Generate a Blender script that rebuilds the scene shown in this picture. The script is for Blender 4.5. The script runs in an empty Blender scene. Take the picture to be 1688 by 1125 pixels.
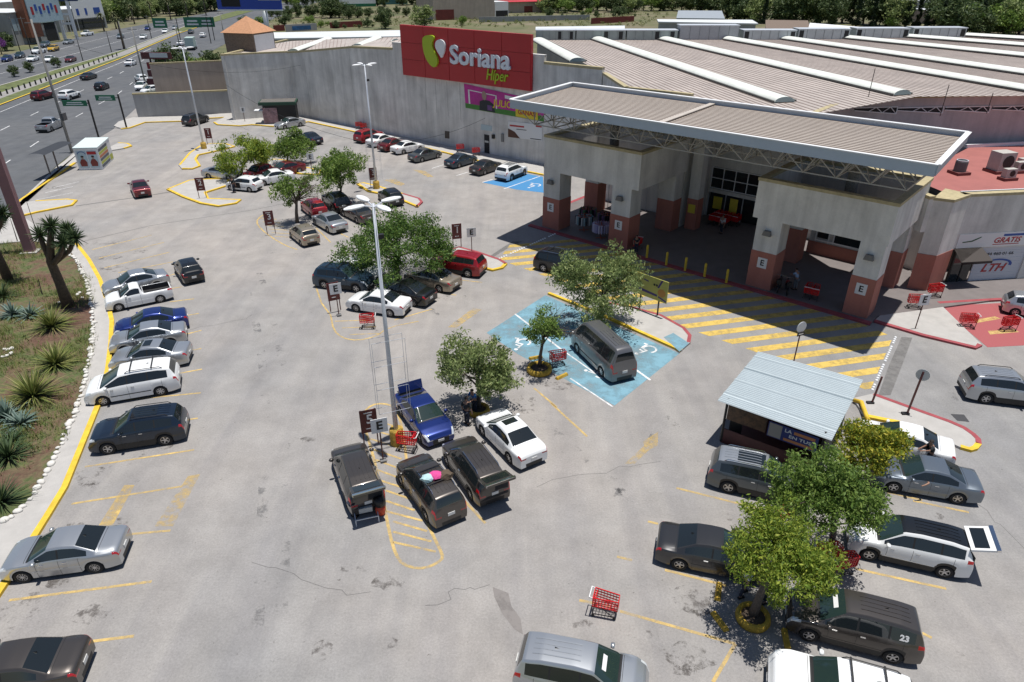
import bpy, bmesh, math, random
import numpy as np
from mathutils import Vector, Matrix, Euler
R = math.radians
random.seed(7)
rng = np.random.default_rng(7)
sc = bpy.context.scene
C = sc.collection
# ---------------------------------------------------------------- camera
CAMH, PITCH, FPX, PW, PH = 21.8, 28.92, 1124.5, 1688.0, 1125.0
cd = bpy.data.cameras.new('camera'); cam = bpy.data.objects.new('camera', cd); C.objects.link(cam)
cam.location = (0, 0, CAMH); cam.rotation_euler = (R(90 - PITCH), R(0.0), 0)
cd.sensor_width = 36; cd.lens = 36 * FPX / PW; cd.clip_end = 3000; cd.clip_start = 0.3
sc.camera = cam
# ---------------------------------------------------------------- sky, sun, exposure
SUN = Vector((0.098, 0.01, 1)).normalized()
w = bpy.data.worlds.new('World'); sc.world = w; w.use_nodes = True
nt = w.node_tree; bg = nt.nodes['Background']
sky = nt.nodes.new('ShaderNodeTexSky'); sky.sky_type = 'NISHITA'; sky.sun_disc = False
sky.sun_elevation = math.asin(SUN.z); sky.sun_rotation = math.atan2(SUN.x, SUN.y)
sky.altitude = 1500; sky.air_density = 1.0; sky.dust_density = 1.6
nt.links.new(sky.outputs[0], bg.inputs[0]); bg.inputs[1].default_value = 0.08
sd = bpy.data.lights.new('sun', 'SUN'); sd.energy = 4.9; sd.angle = R(0.53); sd.color = (1, 0.965, 0.91)
so = bpy.data.objects.new('sun', sd); C.objects.link(so); so.rotation_euler = SUN.to_track_quat('Z', 'Y').to_euler()
so.location = (0, 0, 80)
vs = sc.view_settings; vs.view_transform = 'Standard'; vs.look = 'None'; vs.gamma = 1; vs.exposure = 0.08
# ---------------------------------------------------------------- pixel of the photograph -> point of the place
_p = R(PITCH); FWD = Vector((0, math.cos(_p), -math.sin(_p))); UPV = Vector((0, math.sin(_p), math.cos(_p)))
def ray(x, y):
    return FWD + Vector((1, 0, 0)) * ((x - PW / 2) / FPX) - UPV * ((y - PH / 2) / FPX)
def G(x, y, z=0.0):
    d = ray(x, y); t = (z - CAMH) / d.z
    return Vector((d.x * t, d.y * t, z))
def PX(v):
    v = Vector(v) - Vector((0, 0, CAMH)); k = v.dot(FWD)
    return PW / 2 + FPX * v.x / k, PH / 2 - FPX * v.dot(UPV) / k
def HT(g, ty):
    lo, hi = 0.0, 80.0
    for _ in range(40):
        m = (lo + hi) / 2
        if PX((g[0], g[1], m))[1] > ty: lo = m
        else: hi = m
    return lo
def VW(x, y, p, q):
    d = ray(x, y); n = Vector((-(q[1] - p[1]), q[0] - p[0]))
    t = (n.x * p[0] + n.y * p[1]) / (n.x * d.x + n.y * d.y)
    return Vector((d.x * t, d.y * t, CAMH + d.z * t))
# ---------------------------------------------------------------- materials
MATS = {}
def nodes(name):
    m = bpy.data.materials.new(name); m.use_nodes = True
    return m, m.node_tree, m.node_tree.nodes['Principled BSDF']
def mat(name, col, rough=0.7, metal=0.0, var=0.0, scale=6.0, bump=0.0, bscale=40.0, coat=0.0, spec=0.5, emit=0.0):
    if name in MATS: return MATS[name]
    m, t, b = nodes(name); MATS[name] = m
    b.inputs['Base Color'].default_value = (*col, 1); b.inputs['Roughness'].default_value = rough
    b.inputs['Metallic'].default_value = metal; b.inputs['Coat Weight'].default_value = coat
    b.inputs['Specular IOR Level'].default_value = spec
    if emit: b.inputs['Emission Color'].default_value = (*col, 1); b.inputs['Emission Strength'].default_value = emit
    if var or bump:
        tc = t.nodes.new('ShaderNodeTexCoord')
    if var:
        n = t.nodes.new('ShaderNodeTexNoise'); n.inputs['Scale'].default_value = scale; n.inputs['Detail'].default_value = 8
        n.inputs['Roughness'].default_value = 0.65
        t.links.new(tc.outputs['Object'], n.inputs['Vector'])
        mr = t.nodes.new('ShaderNodeMapRange'); mr.inputs[1].default_value = 0.3; mr.inputs[2].default_value = 0.7
        mr.inputs[3].default_value = 1 - var; mr.inputs[4].default_value = 1 + var
        t.links.new(n.outputs[0], mr.inputs[0])
        mx = t.nodes.new('ShaderNodeVectorMath'); mx.operation = 'SCALE'; mx.inputs[0].default_value = col
        t.links.new(mr.outputs[0], mx.inputs['Scale']); t.links.new(mx.outputs[0], b.inputs['Base Color'])
    if bump:
        n2 = t.nodes.new('ShaderNodeTexNoise'); n2.inputs['Scale'].default_value = bscale; n2.inputs['Detail'].default_value = 5
        t.links.new(tc.outputs['Object'], n2.inputs['Vector'])
        bp = t.nodes.new('ShaderNodeBump'); bp.inputs['Strength'].default_value = bump; bp.inputs['Distance'].default_value = 0.03
        t.links.new(n2.outputs[0], bp.inputs['Height']); t.links.new(bp.outputs[0], b.inputs['Normal'])
    return m
def ramp(t, stops):
    r = t.nodes.new('ShaderNodeValToRGB'); e = r.color_ramp.elements
    while len(e) < len(stops): e.new(0.5)
    for el, (p, c) in zip(e, stops): el.position = p; el.color = (*c, 1) if len(c) == 3 else c
    return r
def noise(t, vec, scale, detail=6, rough=0.6, dist=0.0):
    n = t.nodes.new('ShaderNodeTexNoise'); n.inputs['Scale'].default_value = scale; n.inputs['Detail'].default_value = detail
    n.inputs['Roughness'].default_value = rough; n.inputs['Distortion'].default_value = dist
    t.links.new(vec, n.inputs['Vector']); return n
def mixc(t, f, a, b, mode='MIX'):
    m = t.nodes.new('ShaderNodeMix'); m.data_type = 'RGBA'; m.blend_type = mode
    for s, v in ((0, f), (6, a), (7, b)):
        if hasattr(v, 'is_linked'): t.links.new(v, m.inputs[s])
        elif s == 0: m.inputs[0].default_value = v
        else: m.inputs[s].default_value = (*v, 1)
    return m.outputs[2]
def asphalt_mat(name, base, warm, fine=0.10, cracks=True):
    m, t, b = nodes(name); MATS[name] = m
    tc = t.nodes.new('ShaderNodeTexCoord').outputs['Object']
    big = noise(t, tc, 0.045, 5, 0.55, 0.4); mid = noise(t, tc, 0.5, 6, 0.65); fn = noise(t, tc, 11.0, 5, 0.85); spk = noise(t, tc, 4.5, 3, 0.55)
    r1 = ramp(t, [(0.36, base), (0.66, warm)]); t.links.new(big.outputs[0], r1.inputs[0])
    r2 = ramp(t, [(0.25, (0.80,) * 3), (0.75, (1.13,) * 3)]); t.links.new(mid.outputs[0], r2.inputs[0])
    c = mixc(t, 1.0, r1.outputs[0], r2.outputs[0], 'MULTIPLY')
    r3 = ramp(t, [(0.2, (1 - 2.2 * fine,) * 3), (0.8, (1 + 1.6 * fine,) * 3)]); t.links.new(fn.outputs[0], r3.inputs[0])
    c = mixc(t, 1.0, c, r3.outputs[0], 'MULTIPLY')
    r4 = ramp(t, [(0.24, (0.42, 0.40, 0.38)), (0.30, (1, 1, 1))]); t.links.new(spk.outputs[0], r4.inputs[0])
    c = mixc(t, 0.8, c, r4.outputs[0], 'MULTIPLY')
    if cracks:   # worn wheel tracks: streaks stretched along one way
        mp = t.nodes.new('ShaderNodeMapping'); mp.inputs['Rotation'].default_value = (0, 0, R(22)); mp.inputs['Scale'].default_value = (0.6, 0.03, 1)
        t.links.new(tc, mp.inputs[0]); st = noise(t, mp.outputs[0], 1.0, 4, 0.6)
        r5 = ramp(t, [(0.38, (0.9, 0.9, 0.92)), (0.58, (1.04, 1.035, 1.03))]); t.links.new(st.outputs[0], r5.inputs[0])
        c = mixc(t, 0.8, c, r5.outputs[0], 'MULTIPLY')
    t.links.new(c, b.inputs['Base Color']); b.inputs['Roughness'].default_value = 0.92; b.inputs['Specular IOR Level'].default_value = 0.25
    bp = t.nodes.new('ShaderNodeBump'); bp.inputs['Strength'].default_value = 0.35; bp.inputs['Distance'].default_value = 0.012
    t.links.new(fn.outputs[0], bp.inputs['Height']); t.links.new(bp.outputs[0], b.inputs['Normal'])
    return m
def paint_mat(name, col, wear=0.45, scale=2.5):
    # road paint worn through in patches
    m, t, b = nodes(name); MATS[name] = m
    tc = t.nodes.new('ShaderNodeTexCoord').outputs['Object']
    n = noise(t, tc, scale, 8, 0.75); n2 = noise(t, tc, 0.35, 3)
    ad = t.nodes.new('ShaderNodeMath'); ad.operation = 'MULTIPLY_ADD'; ad.inputs[1].default_value = 0.45
    t.links.new(n2.outputs[0], ad.inputs[0]); t.links.new(n.outputs[0], ad.inputs[2])
    r = ramp(t, [(wear, (0, 0, 0)), (min(wear + 0.38, 1), (1, 1, 1))]); t.links.new(ad.outputs[0], r.inputs[0])
    b.inputs['Base Color'].default_value = (*col, 1); b.inputs['Roughness'].default_value = 0.8
    tr = t.nodes.new('ShaderNodeBsdfTransparent'); mx = t.nodes.new('ShaderNodeMixShader')
    t.links.new(r.outputs[0], mx.inputs[0]); t.links.new(tr.outputs[0], mx.inputs[1]); t.links.new(b.outputs[0], mx.inputs[2])
    t.links.new(mx.outputs[0], t.nodes['Material Output'].inputs[0])
    return m
def leaf_mat(name, cols, trans=0.35):
    m, t, b = nodes(name); MATS[name] = m
    g = t.nodes.new('ShaderNodeNewGeometry')
    r = ramp(t, [(i / max(1, len(cols) - 1), c) for i, c in enumerate(cols)])
    t.links.new(g.outputs['Random Per Island'], r.inputs[0])
    t.links.new(r.outputs[0], b.inputs['Base Color']); b.inputs['Roughness'].default_value = 0.6; b.inputs['Specular IOR Level'].default_value = 0.3
    tl = t.nodes.new('ShaderNodeBsdfTranslucent'); t.links.new(r.outputs[0], tl.inputs[0])
    mx = t.nodes.new('ShaderNodeMixShader'); mx.inputs[0].default_value = trans
    t.links.new(b.outputs[0], mx.inputs[1]); t.links.new(tl.outputs[0], mx.inputs[2])
    t.links.new(mx.outputs[0], t.nodes['Material Output'].inputs[0]); return m
def wall_mat(name, col, stain=0.22):
    m, t, b = nodes(name); MATS[name] = m
    tc = t.nodes.new('ShaderNodeTexCoord').outputs['Object']
    n1 = noise(t, tc, 0.35, 6, 0.6, 0.5)
    mp = t.nodes.new('ShaderNodeMapping'); mp.inputs['Scale'].default_value = (1.1, 1.1, 0.09); t.links.new(tc, mp.inputs[0])
    n2 = noise(t, mp.outputs[0], 1.0, 5, 0.65); n3 = noise(t, tc, 7.0, 5, 0.7)
    r1 = ramp(t, [(0.3, (1 - stain,) * 3), (0.7, (1 + stain * 0.6,) * 3)]); t.links.new(n1.outputs[0], r1.inputs[0])
    r2 = ramp(t, [(0.3, (1 - stain * 1.2,) * 3), (0.62, (1.03,) * 3)]); t.links.new(n2.outputs[0], r2.inputs[0])
    r3 = ramp(t, [(0.25, (0.93,) * 3), (0.75, (1.06,) * 3)]); t.links.new(n3.outputs[0], r3.inputs[0])
    c = mixc(t, 1.0, col, r1.outputs[0], 'MULTIPLY'); c = mixc(t, 1.0, c, r2.outputs[0], 'MULTIPLY'); c = mixc(t, 1.0, c, r3.outputs[0], 'MULTIPLY')
    t.links.new(c, b.inputs['Base Color']); b.inputs['Roughness'].default_value = 0.9
    bp = t.nodes.new('ShaderNodeBump'); bp.inputs['Strength'].default_value = 0.4; bp.inputs['Distance'].default_value = 0.02
    t.links.new(n3.outputs[0], bp.inputs['Height']); t.links.new(bp.outputs[0], b.inputs['Normal'])
    return m
ASPH = asphalt_mat('lot_asphalt', (0.268, 0.264, 0.260), (0.345, 0.318, 0.294), 0.15)
ROADM = asphalt_mat('road_asphalt', (0.105, 0.112, 0.122), (0.13, 0.134, 0.14), 0.08)
CONC = mat('pavement_concrete', (0.40, 0.385, 0.365), 0.9, var=0.10, scale=1.2, bump=0.2, bscale=20)
YEL = mat('kerb_yellow', (0.66, 0.44, 0.035), 0.75, var=0.22, scale=2.0)
REDK = mat('kerb_red', (0.30, 0.06, 0.07), 0.8, var=0.2, scale=2.0)
REDP = paint_mat('red_ground_paint', (0.33, 0.085, 0.09), 0.22)
YLINE = paint_mat('yellow_line_paint', (0.62, 0.44, 0.16), 0.50)
YWORN = paint_mat('worn_yellow_paint', (0.60, 0.42, 0.14), 0.60)
YSTR = paint_mat('crossing_yellow_paint', (0.60, 0.42, 0.10), 0.42)
WLINE = paint_mat('white_line_paint', (0.72, 0.72, 0.72), 0.42)
BLUEP = paint_mat('blue_bay_paint', (0.17, 0.33, 0.41), 0.44, 0.8)
BLUEP2 = paint_mat('fresh_blue_bay_paint', (0.05, 0.21, 0.43), 0.16, 0.8)
STAIN = paint_mat('oil_stain', (0.09, 0.078, 0.07), 0.74, 2.2)
PATCH = paint_mat('dark_asphalt_patch', (0.17, 0.165, 0.16), 0.42, 1.6)
WALL = wall_mat('store_wall_render', (0.68, 0.66, 0.63))
PWALL = wall_mat('portico_render', (0.66, 0.645, 0.61), 0.18)
PINKW = wall_mat('pinkish_roof_wall', (0.50, 0.46, 0.455), 0.14)
TERRA = wall_mat('terracotta_render', (0.40, 0.155, 0.115), 0.10)
COPING = mat('ochre_coping', (0.40, 0.34, 0.20), 0.85, var=0.2, scale=3)
ROOFM = mat('tan_roof_sheet', (0.41, 0.36, 0.325), 0.6, var=0.18, scale=0.5)
ROOFD = mat('roof_rib', (0.25, 0.195, 0.175), 0.7)
CANM = mat('canopy_sheet', (0.47, 0.42, 0.37), 0.55, var=0.08, scale=0.8)
CANR = mat('canopy_rib', (0.20, 0.155, 0.13), 0.6)
SKYL = mat('skylight_panel', (0.68, 0.70, 0.645), 0.5, var=0.12, scale=0.9)
WHITE = mat('white_paint', (0.74, 0.75, 0.76), 0.5, var=0.05, scale=2)
LGREY = mat('light_grey_metal', (0.55, 0.58, 0.62), 0.45, 0.2)
GALV = mat('galvanised_steel', (0.46, 0.49, 0.51), 0.45, 0.55, var=0.1, scale=1.0)
STEEL = mat('truss_steel', (0.34, 0.33, 0.31), 0.55, 0.3)
BLACK = mat('black_plastic', (0.012, 0.012, 0.013), 0.55)
TYRE = mat('tyre_rubber', (0.016, 0.016, 0.017), 0.85)
DARK = mat('dark_interior', (0.02, 0.02, 0.022), 0.8)
BROWN = mat('brown_sign', (0.115, 0.02, 0.02), 0.5)
SIGNR = mat('store_sign_red', (0.42, 0.018, 0.026), 0.42, var=0.05, scale=0.4)
LIME = mat('lime_green', (0.36, 0.47, 0.02), 0.4)
CARTR = mat('cart_red', (0.62, 0.012, 0.016), 0.35)
GLASS = mat('tinted_glass', (0.012, 0.016, 0.018), 0.04, spec=0.8)
SGLASS = mat('shop_glass', (0.02, 0.025, 0.027), 0.06, spec=0.7)
WSG = mat('windscreen_glass', (0.018, 0.034, 0.032), 0.04, spec=0.8)
CHROME = mat('chrome', (0.72, 0.73, 0.74), 0.12, 1.0)
ALLOY = mat('alloy_rim', (0.50, 0.50, 0.51), 0.3, 0.8)
LAMPW = mat('headlamp', (0.62, 0.65, 0.67), 0.08, 0.2, coat=1.0)
LAMPR = mat('tail_lamp', (0.36, 0.008, 0.012), 0.1, coat=1.0)
PLATE = mat('number_plate', (0.68, 0.68, 0.66), 0.4)
BARK = mat('tree_bark', (0.12, 0.095, 0.075), 0.95, var=0.3, scale=9, bump=0.7, bscale=30)
SOIL = mat('planter_soil', (0.07, 0.05, 0.035), 0.95, var=0.25, scale=8)
REDROOF = mat('red_roof_coating', (0.33, 0.115, 0.10), 0.7, var=0.12, scale=0.5)
GREENS = mat('road_sign_green', (0.012, 0.15, 0.075), 0.45)
# ---------------------------------------------------------------- objects
def tag(o, label=None, cat=None, group=None, kind=None):
    if label: o['label'] = label
    if cat: o['category'] = cat
    if group: o['group'] = group
    if kind: o['kind'] = kind
    return o
def root(name, label, cat, loc=(0, 0, 0), rz=0.0, group=None):
    o = bpy.data.objects.new(name, None); C.objects.link(o); o.empty_display_size = 0.2
    o.location = loc; o.rotation_euler = (0, 0, rz); return tag(o, label, cat, group)
def link(name, me, parent=None, loc=None, rot=None, scale=None):
    o = bpy.data.objects.new(name, me); C.objects.link(o)
    if parent: o.parent = parent
    if loc is not None: o.location = loc
    if rot is not None: o.rotation_euler = rot
    if scale is not None: o.scale = scale
    return o
def copy_tree(o, parent=None):
    c = o.copy(); C.objects.link(c); c.parent = parent
    for ch in o.children: copy_tree(ch, c)
    return c
class MB:
    def __init__(s): s.v = []; s.f = []; s.m = []
    def add(s, vs, fs, mi=0):
        n = len(s.v); s.v += [tuple(v) for v in vs]; s.f += [tuple(i + n for i in f) for f in fs]; s.m += [mi] * len(fs); return s
    def box(s, c, d, rz=0.0, mi=0, rot=None):
        x, y, z = d[0] / 2, d[1] / 2, d[2] / 2
        M = rot if rot is not None else Matrix.Rotation(rz, 3, 'Z')
        vs = [M @ Vector((a, b, e)) + Vector(c) for e in (-z, z) for a, b in ((-x, -y), (x, -y), (x, y), (-x, y))]
        return s.add(vs, [(3, 2, 1, 0), (4, 5, 6, 7), (0, 1, 5, 4), (1, 2, 6, 5), (2, 3, 7, 6), (3, 0, 4, 7)], mi)
    def bar(s, a, b, wd, ht=None, mi=0):
        a, b = Vector(a), Vector(b); d = b - a; L = d.length
        if L < 1e-6: return s
        q = d.to_track_quat('X', 'Z').to_matrix()
        return s.box((a + b) / 2, (L, wd, ht or wd), rot=q, mi=mi)
    def prism(s, poly, z0, z1, mi=0, top=None):
        n = len(poly); A = sum(poly[i][0] * poly[(i + 1) % n][1] - poly[(i + 1) % n][0] * poly[i][1] for i in range(n))
        if A < 0: poly = poly[::-1]
        vs = [(p[0], p[1], z0) for p in poly] + [(p[0], p[1], z1) for p in poly]
        s.add(vs, [tuple(range(n - 1, -1, -1))] + [(i, (i + 1) % n, n + (i + 1) % n, n + i) for i in range(n)], mi)
        k = len(s.v) - n; s.f.append(tuple(range(k, k + n))); s.m.append(mi if top is None else top); return s
    def tube(s, pts, rad, n=6, mi=0, cap=True):
        pts = [Vector(p) for p in pts]; rr = rad if isinstance(rad, (list, tuple)) else [rad] * len(pts)
        rings = []
        for i, p in enumerate(pts):
            d = (pts[min(i + 1, len(pts) - 1)] - pts[max(i - 1, 0)]).normalized()
            a = d.orthogonal().normalized() if abs(d.z) < 0.99 else Vector((1, 0, 0)); a = (a - d * a.dot(d)).normalized(); b = d.cross(a)
            rings.append([p + (a * math.cos(2 * math.pi * k / n) + b * math.sin(2 * math.pi * k / n)) * rr[i] for k in range(n)])
        # keep rings aligned
        vs = [v for r_ in rings for v in r_]; fs = []
        for i in range(len(pts) - 1):
            off = min(range(n), key=lambda o: (rings[i + 1][o] - rings[i][0] - (pts[i + 1] - pts[i])).length)
            for k in range(n):
                fs.append((i * n + k, i * n + (k + 1) % n, (i + 1) * n + (k + 1 + off) % n, (i + 1) * n + (k + off) % n))
        if cap: fs += [tuple(range(n - 1, -1, -1)), tuple((len(pts) - 1) * n + k for k in range(n))]
        return s.add(vs, fs, mi)
    def lathe(s, prof, n=16, c=(0, 0, 0), axis='Z', mi=0):
        vs = []; fs = []
        for (r_, z) in prof:
            for k in range(n):
                a = 2 * math.pi * k / n; p = (r_ * math.cos(a), r_ * math.sin(a), z)
                if axis == 'Y': p = (p[0], p[2], p[1])
                if axis == 'X': p = (p[2], p[0], p[1])
                vs.append((p[0] + c[0], p[1] + c[1], p[2] + c[2]))
        for i in range(len(prof) - 1):
            for k in range(n): fs.append((i * n + k, i * n + (k + 1) % n, (i + 1) * n + (k + 1) % n, (i + 1) * n + k))
        return s.add(vs, fs, mi)
    def quad(s, a, b, c, d, mi=0): return s.add([a, b, c, d], [(0, 1, 2, 3)], mi)
    def mesh(s, mats, smooth=False, name='mesh'):
        me = bpy.data.meshes.new(name); me.from_pydata(s.v, [], s.f)
        for m in (mats if isinstance(mats, (list, tuple)) else [mats]): me.materials.append(m)
        if any(s.m): me.polygons.foreach_set('material_index', s.m)
        if smooth: me.polygons.foreach_set('use_smooth', [True] * len(me.polygons))
        me.update(); return me
    def build(s, name, mats, parent=None, smooth=False, loc=None, rot=None):
        return link(name, s.mesh(mats, smooth, name), parent, loc, rot)
def flat(name, pts, z, m, parent=None):
    pts = [(p[0], p[1]) for p in pts]; n = len(pts)
    if sum(pts[i][0] * pts[(i + 1) % n][1] - pts[(i + 1) % n][0] * pts[i][1] for i in range(n)) < 0: pts = pts[::-1]
    mb = MB(); mb.add([(p[0], p[1], z) for p in pts], [tuple(range(n))]); return mb.build(name, m, parent)
def pxs(l, z=0.0): return [G(x, y, z) for x, y in l]
def strip(pts, wd, closed=False):
    pts = [Vector((p[0], p[1])) for p in pts]; n = len(pts); L = []; Rr = []
    for i, p in enumerate(pts):
        a = pts[i - 1] if (i or closed) else None; b = pts[(i + 1) % n] if (i < n - 1 or closed) else None
        d1 = (p - a).normalized() if a is not None else None; d2 = (b - p).normalized() if b is not None else None
        d = (d1 + d2).normalized() if (d1 is not None and d2 is not None and (d1 + d2).length > 0.05) else (d2 if d2 is not None else d1)
        nn = Vector((-d.y, d.x)); k = 1.0
        if d1 is not None: k = 1 / max(0.5, abs(nn.dot(Vector((-d1.y, d1.x)))))
        L.append(p + nn * wd / 2 * k); Rr.append(p - nn * wd / 2 * k)
    return L, Rr
def smooth_poly(pts, it=2, closed=True):
    pts = [Vector((p[0], p[1])) for p in pts]
    for _ in range(it):
        q = []; n = len(pts)
        for i in range(n if closed else n - 1):
            a, b = pts[i], pts[(i + 1) % n]; q += [a * 0.75 + b * 0.25, a * 0.25 + b * 0.75]
        if not closed: q = [pts[0]] + q + [pts[-1]]
        pts = q
    return pts
def paint(name, pts, wd, m, z=0.008, parent=None, closed=False):
    L, Rr = strip(pts, wd, closed); n = len(L); mb = MB()
    mb.add([(p.x, p.y, z) for p in L] + [(p.x, p.y, z) for p in Rr], [(i, n + i, n + (i + 1) % n, (i + 1) % n) for i in range(n if closed else n - 1)])
    return mb.build(name, m, parent)
_tc = {}
def text_mesh(s, size, m, ext=0.0, off=0.0, shear=0.0, align='CENTER'):
    k = (s, size, m.name, ext, off, shear, align)
    if k in _tc: return _tc[k]
    cu = bpy.data.curves.new('txt', 'FONT'); cu.body = s; cu.size = size; cu.extrude = ext; cu.offset = off; cu.shear = shear
    cu.align_x = align; cu.align_y = 'CENTER'; cu.resolution_u = 3
    o = bpy.data.objects.new('txt', cu); C.objects.link(o); bpy.context.view_layer.update()
    me = bpy.data.meshes.new_from_object(o.evaluated_get(bpy.context.evaluated_depsgraph_get())); bpy.data.objects.remove(o)
    me.materials.clear(); me.materials.append(m); _tc[k] = me; return me
def frame(o, u, up=Vector((0, 0, 1))):
    """matrix with x along u, y along up, z out of the face"""
    u = Vector(u).normalized(); n = u.cross(up).normalized(); M = Matrix((u, up, n)).transposed().to_4x4(); M.translation = Vector(o); return M
def wallpart(name, pts2, M, m, parent, d=0.0, th=0.02):
    """a flat shape standing on a wall frame, a little proud of it"""
    n = len(pts2); A = sum(pts2[i][0] * pts2[(i + 1) % n][1] - pts2[(i + 1) % n][0] * pts2[i][1] for i in range(n))
    if A < 0: pts2 = pts2[::-1]
    vs = [M @ Vector((x, y, d)) for x, y in pts2] + [M @ Vector((x, y, d + th)) for x, y in pts2]
    mb = MB(); mb.add(vs, [tuple(range(n - 1, -1, -1)), tuple(range(n, 2 * n))] + [(i, (i + 1) % n, n + (i + 1) % n, n + i) for i in range(n)])
    return mb.build(name, m, parent)
def rect(x0, y0, x1, y1): return [(x0, y0), (x1, y0), (x1, y1), (x0, y1)]
def walltext(name, s, size, M, x, y, m, parent, d=0.03, ext=0.01, off=0.0, shear=0.0, sx=1.0, align='CENTER'):
    o = link(name, text_mesh(s, size, m, ext, off, shear, align), parent)
    o.matrix_world = M @ Matrix.Translation((x, y, d)) @ Matrix.Diagonal((sx, 1, 1, 1)); return o
def ell(cx, cy, rx, ry, n=16, a0=0, a1=2 * math.pi):
    full = abs(a1 - a0 - 2 * math.pi) < 1e-6
    return [(cx + rx * math.cos(a0 + (a1 - a0) * i / (n if full else n - 1)), cy + ry * math.sin(a0 + (a1 - a0) * i / (n if full else n - 1))) for i in range(n)]
# ================================================================ the setting
def terrain_mat():
    m, t, b = nodes('dry_ground'); tc = t.nodes.new('ShaderNodeTexCoord').outputs['Object']
    n = noise(t, tc, 0.05, 8, 0.65); n2 = noise(t, tc, 1.5, 5, 0.7)
    r = ramp(t, [(0.3, (0.07, 0.09, 0.035)), (0.48, (0.13, 0.13, 0.06)), (0.6, (0.17, 0.145, 0.09)), (0.75, (0.27, 0.23, 0.17))]); t.links.new(n.outputs[0], r.inputs[0])
    r2 = ramp(t, [(0.3, (0.75,) * 3), (0.7, (1.15,) * 3)]); t.links.new(n2.outputs[0], r2.inputs[0])
    t.links.new(mixc(t, 1.0, r.outputs[0], r2.outputs[0], 'MULTIPLY'), b.inputs['Base Color']); b.inputs['Roughness'].default_value = 0.95; return m
def garden_mat():
    m, t, b = nodes('garden_soil_and_grass'); tc = t.nodes.new('ShaderNodeTexCoord').outputs['Object']
    n = noise(t, tc, 0.28, 6, 0.7, 0.6); n2 = noise(t, tc, 5.0, 6, 0.75); n3 = noise(t, tc, 1.3, 5, 0.7)
    r = ramp(t, [(0.40, (0.115, 0.062, 0.042)), (0.5, (0.13, 0.10, 0.055)), (0.56, (0.085, 0.105, 0.035)), (0.7, (0.06, 0.085, 0.028))])
    ad = t.nodes.new('ShaderNodeMath'); ad.operation = 'MULTIPLY_ADD'; ad.inputs[1].default_value = 0.4
    sb = t.nodes.new('ShaderNodeMath'); sb.operation = 'SUBTRACT'; sb.inputs[1].default_value = 0.5
    t.links.new(n3.outputs[0], sb.inputs[0]); t.links.new(sb.outputs[0], ad.inputs[0]); t.links.new(n.outputs[0], ad.inputs[2]); t.links.new(ad.outputs[0], r.inputs[0])
    r2 = ramp(t, [(0.28, (0.6,) * 3), (0.72, (1.35,) * 3)]); t.links.new(n2.outputs[0], r2.inputs[0])
    t.links.new(mixc(t, 1.0, r.outputs[0], r2.outputs[0], 'MULTIPLY'), b.inputs['Base Color']); b.inputs['Roughness'].default_value = 0.97
    bp = t.nodes.new('ShaderNodeBump'); bp.inputs['Strength'].default_value = 0.8; bp.inputs['Distance'].default_value = 0.06
    t.links.new(n2.outputs[0], bp.inputs['Height']); t.links.new(bp.outputs[0], b.inputs['Normal']); return m
MEDM = mat('median_grass', (0.105, 0.125, 0.045), 0.95, var=0.45, scale=0.6)
MEDC = mat('median_concrete', (0.26, 0.25, 0.24), 0.9, var=0.15, scale=0.5)
tag(flat('terrain', [(-1500, -60), (1500, -60), (1500, 2600), (-1500, 2600)], -0.03, terrain_mat()), kind='structure')
lot = flat('parking_lot', pxs([(-420, 1250), (2100, 1250), (2100, 400), (1688, 300), (1300, 200), (880, 190), (380, 170), (220, 178), (185, 214), (118, 254), (-60, 430)]), 0.0, ASPH); tag(lot, kind='structure')
roadL = [(-260, 270), (-100, 212), (0, 174), (60, 151), (130, 124), (200, 97), (250, 75), (297, 55), (350, 38), (440, 12), (520, -8)]
roadR = [(600, -8), (520, 5), (455, 30), (405, 55), (350, 84), (300, 110), (252, 140), (225, 178), (186, 214), (118, 254), (94, 273), (50, 316), (0, 370), (-80, 460), (-260, 700)]
tag(flat('main_road', pxs(roadL + roadR), 0.004, ROADM), kind='structure')
farN = [(-260, 228), (-100, 178), (0, 142), (75, 121), (150, 99), (210, 81), (262, 61), (310, 42), (365, 25), (440, 6), (500, -12)]
farF = [(420, -12), (380, 12), (330, 24), (230, 42), (160, 55), (100, 69), (60, 78), (0, 94), (-120, 125), (-300, 170)]
tag(flat('far_carriageway', pxs(farN + farF), 0.004, ROADM), kind='structure')
med = MB(); med.prism(pxs(roadL[:-1] + farN[:-1][::-1]), -0.02, 0.12); med = med.build('median', MEDM); tag(med, kind='structure')
paint('median_path', [(G(x, y) + G(a, b)) / 2 for (x, y), (a, b) in zip(roadL[1:8], [(-60, 168), (30, 136), (85, 119), (150, 99), (205, 83), (258, 62), (292, 50)])], 3.0, MEDC, 0.127, med)
paint('kerb', pxs(roadL[:9]), 0.35, YEL, 0.135, med); paint('kerb', pxs(farN[:9]), 0.35, CONC, 0.135, med)
road = [o for o in C.objects if o.name == 'main_road'][0]; froad = [o for o in C.objects if o.name == 'far_carriageway'][0]
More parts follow.
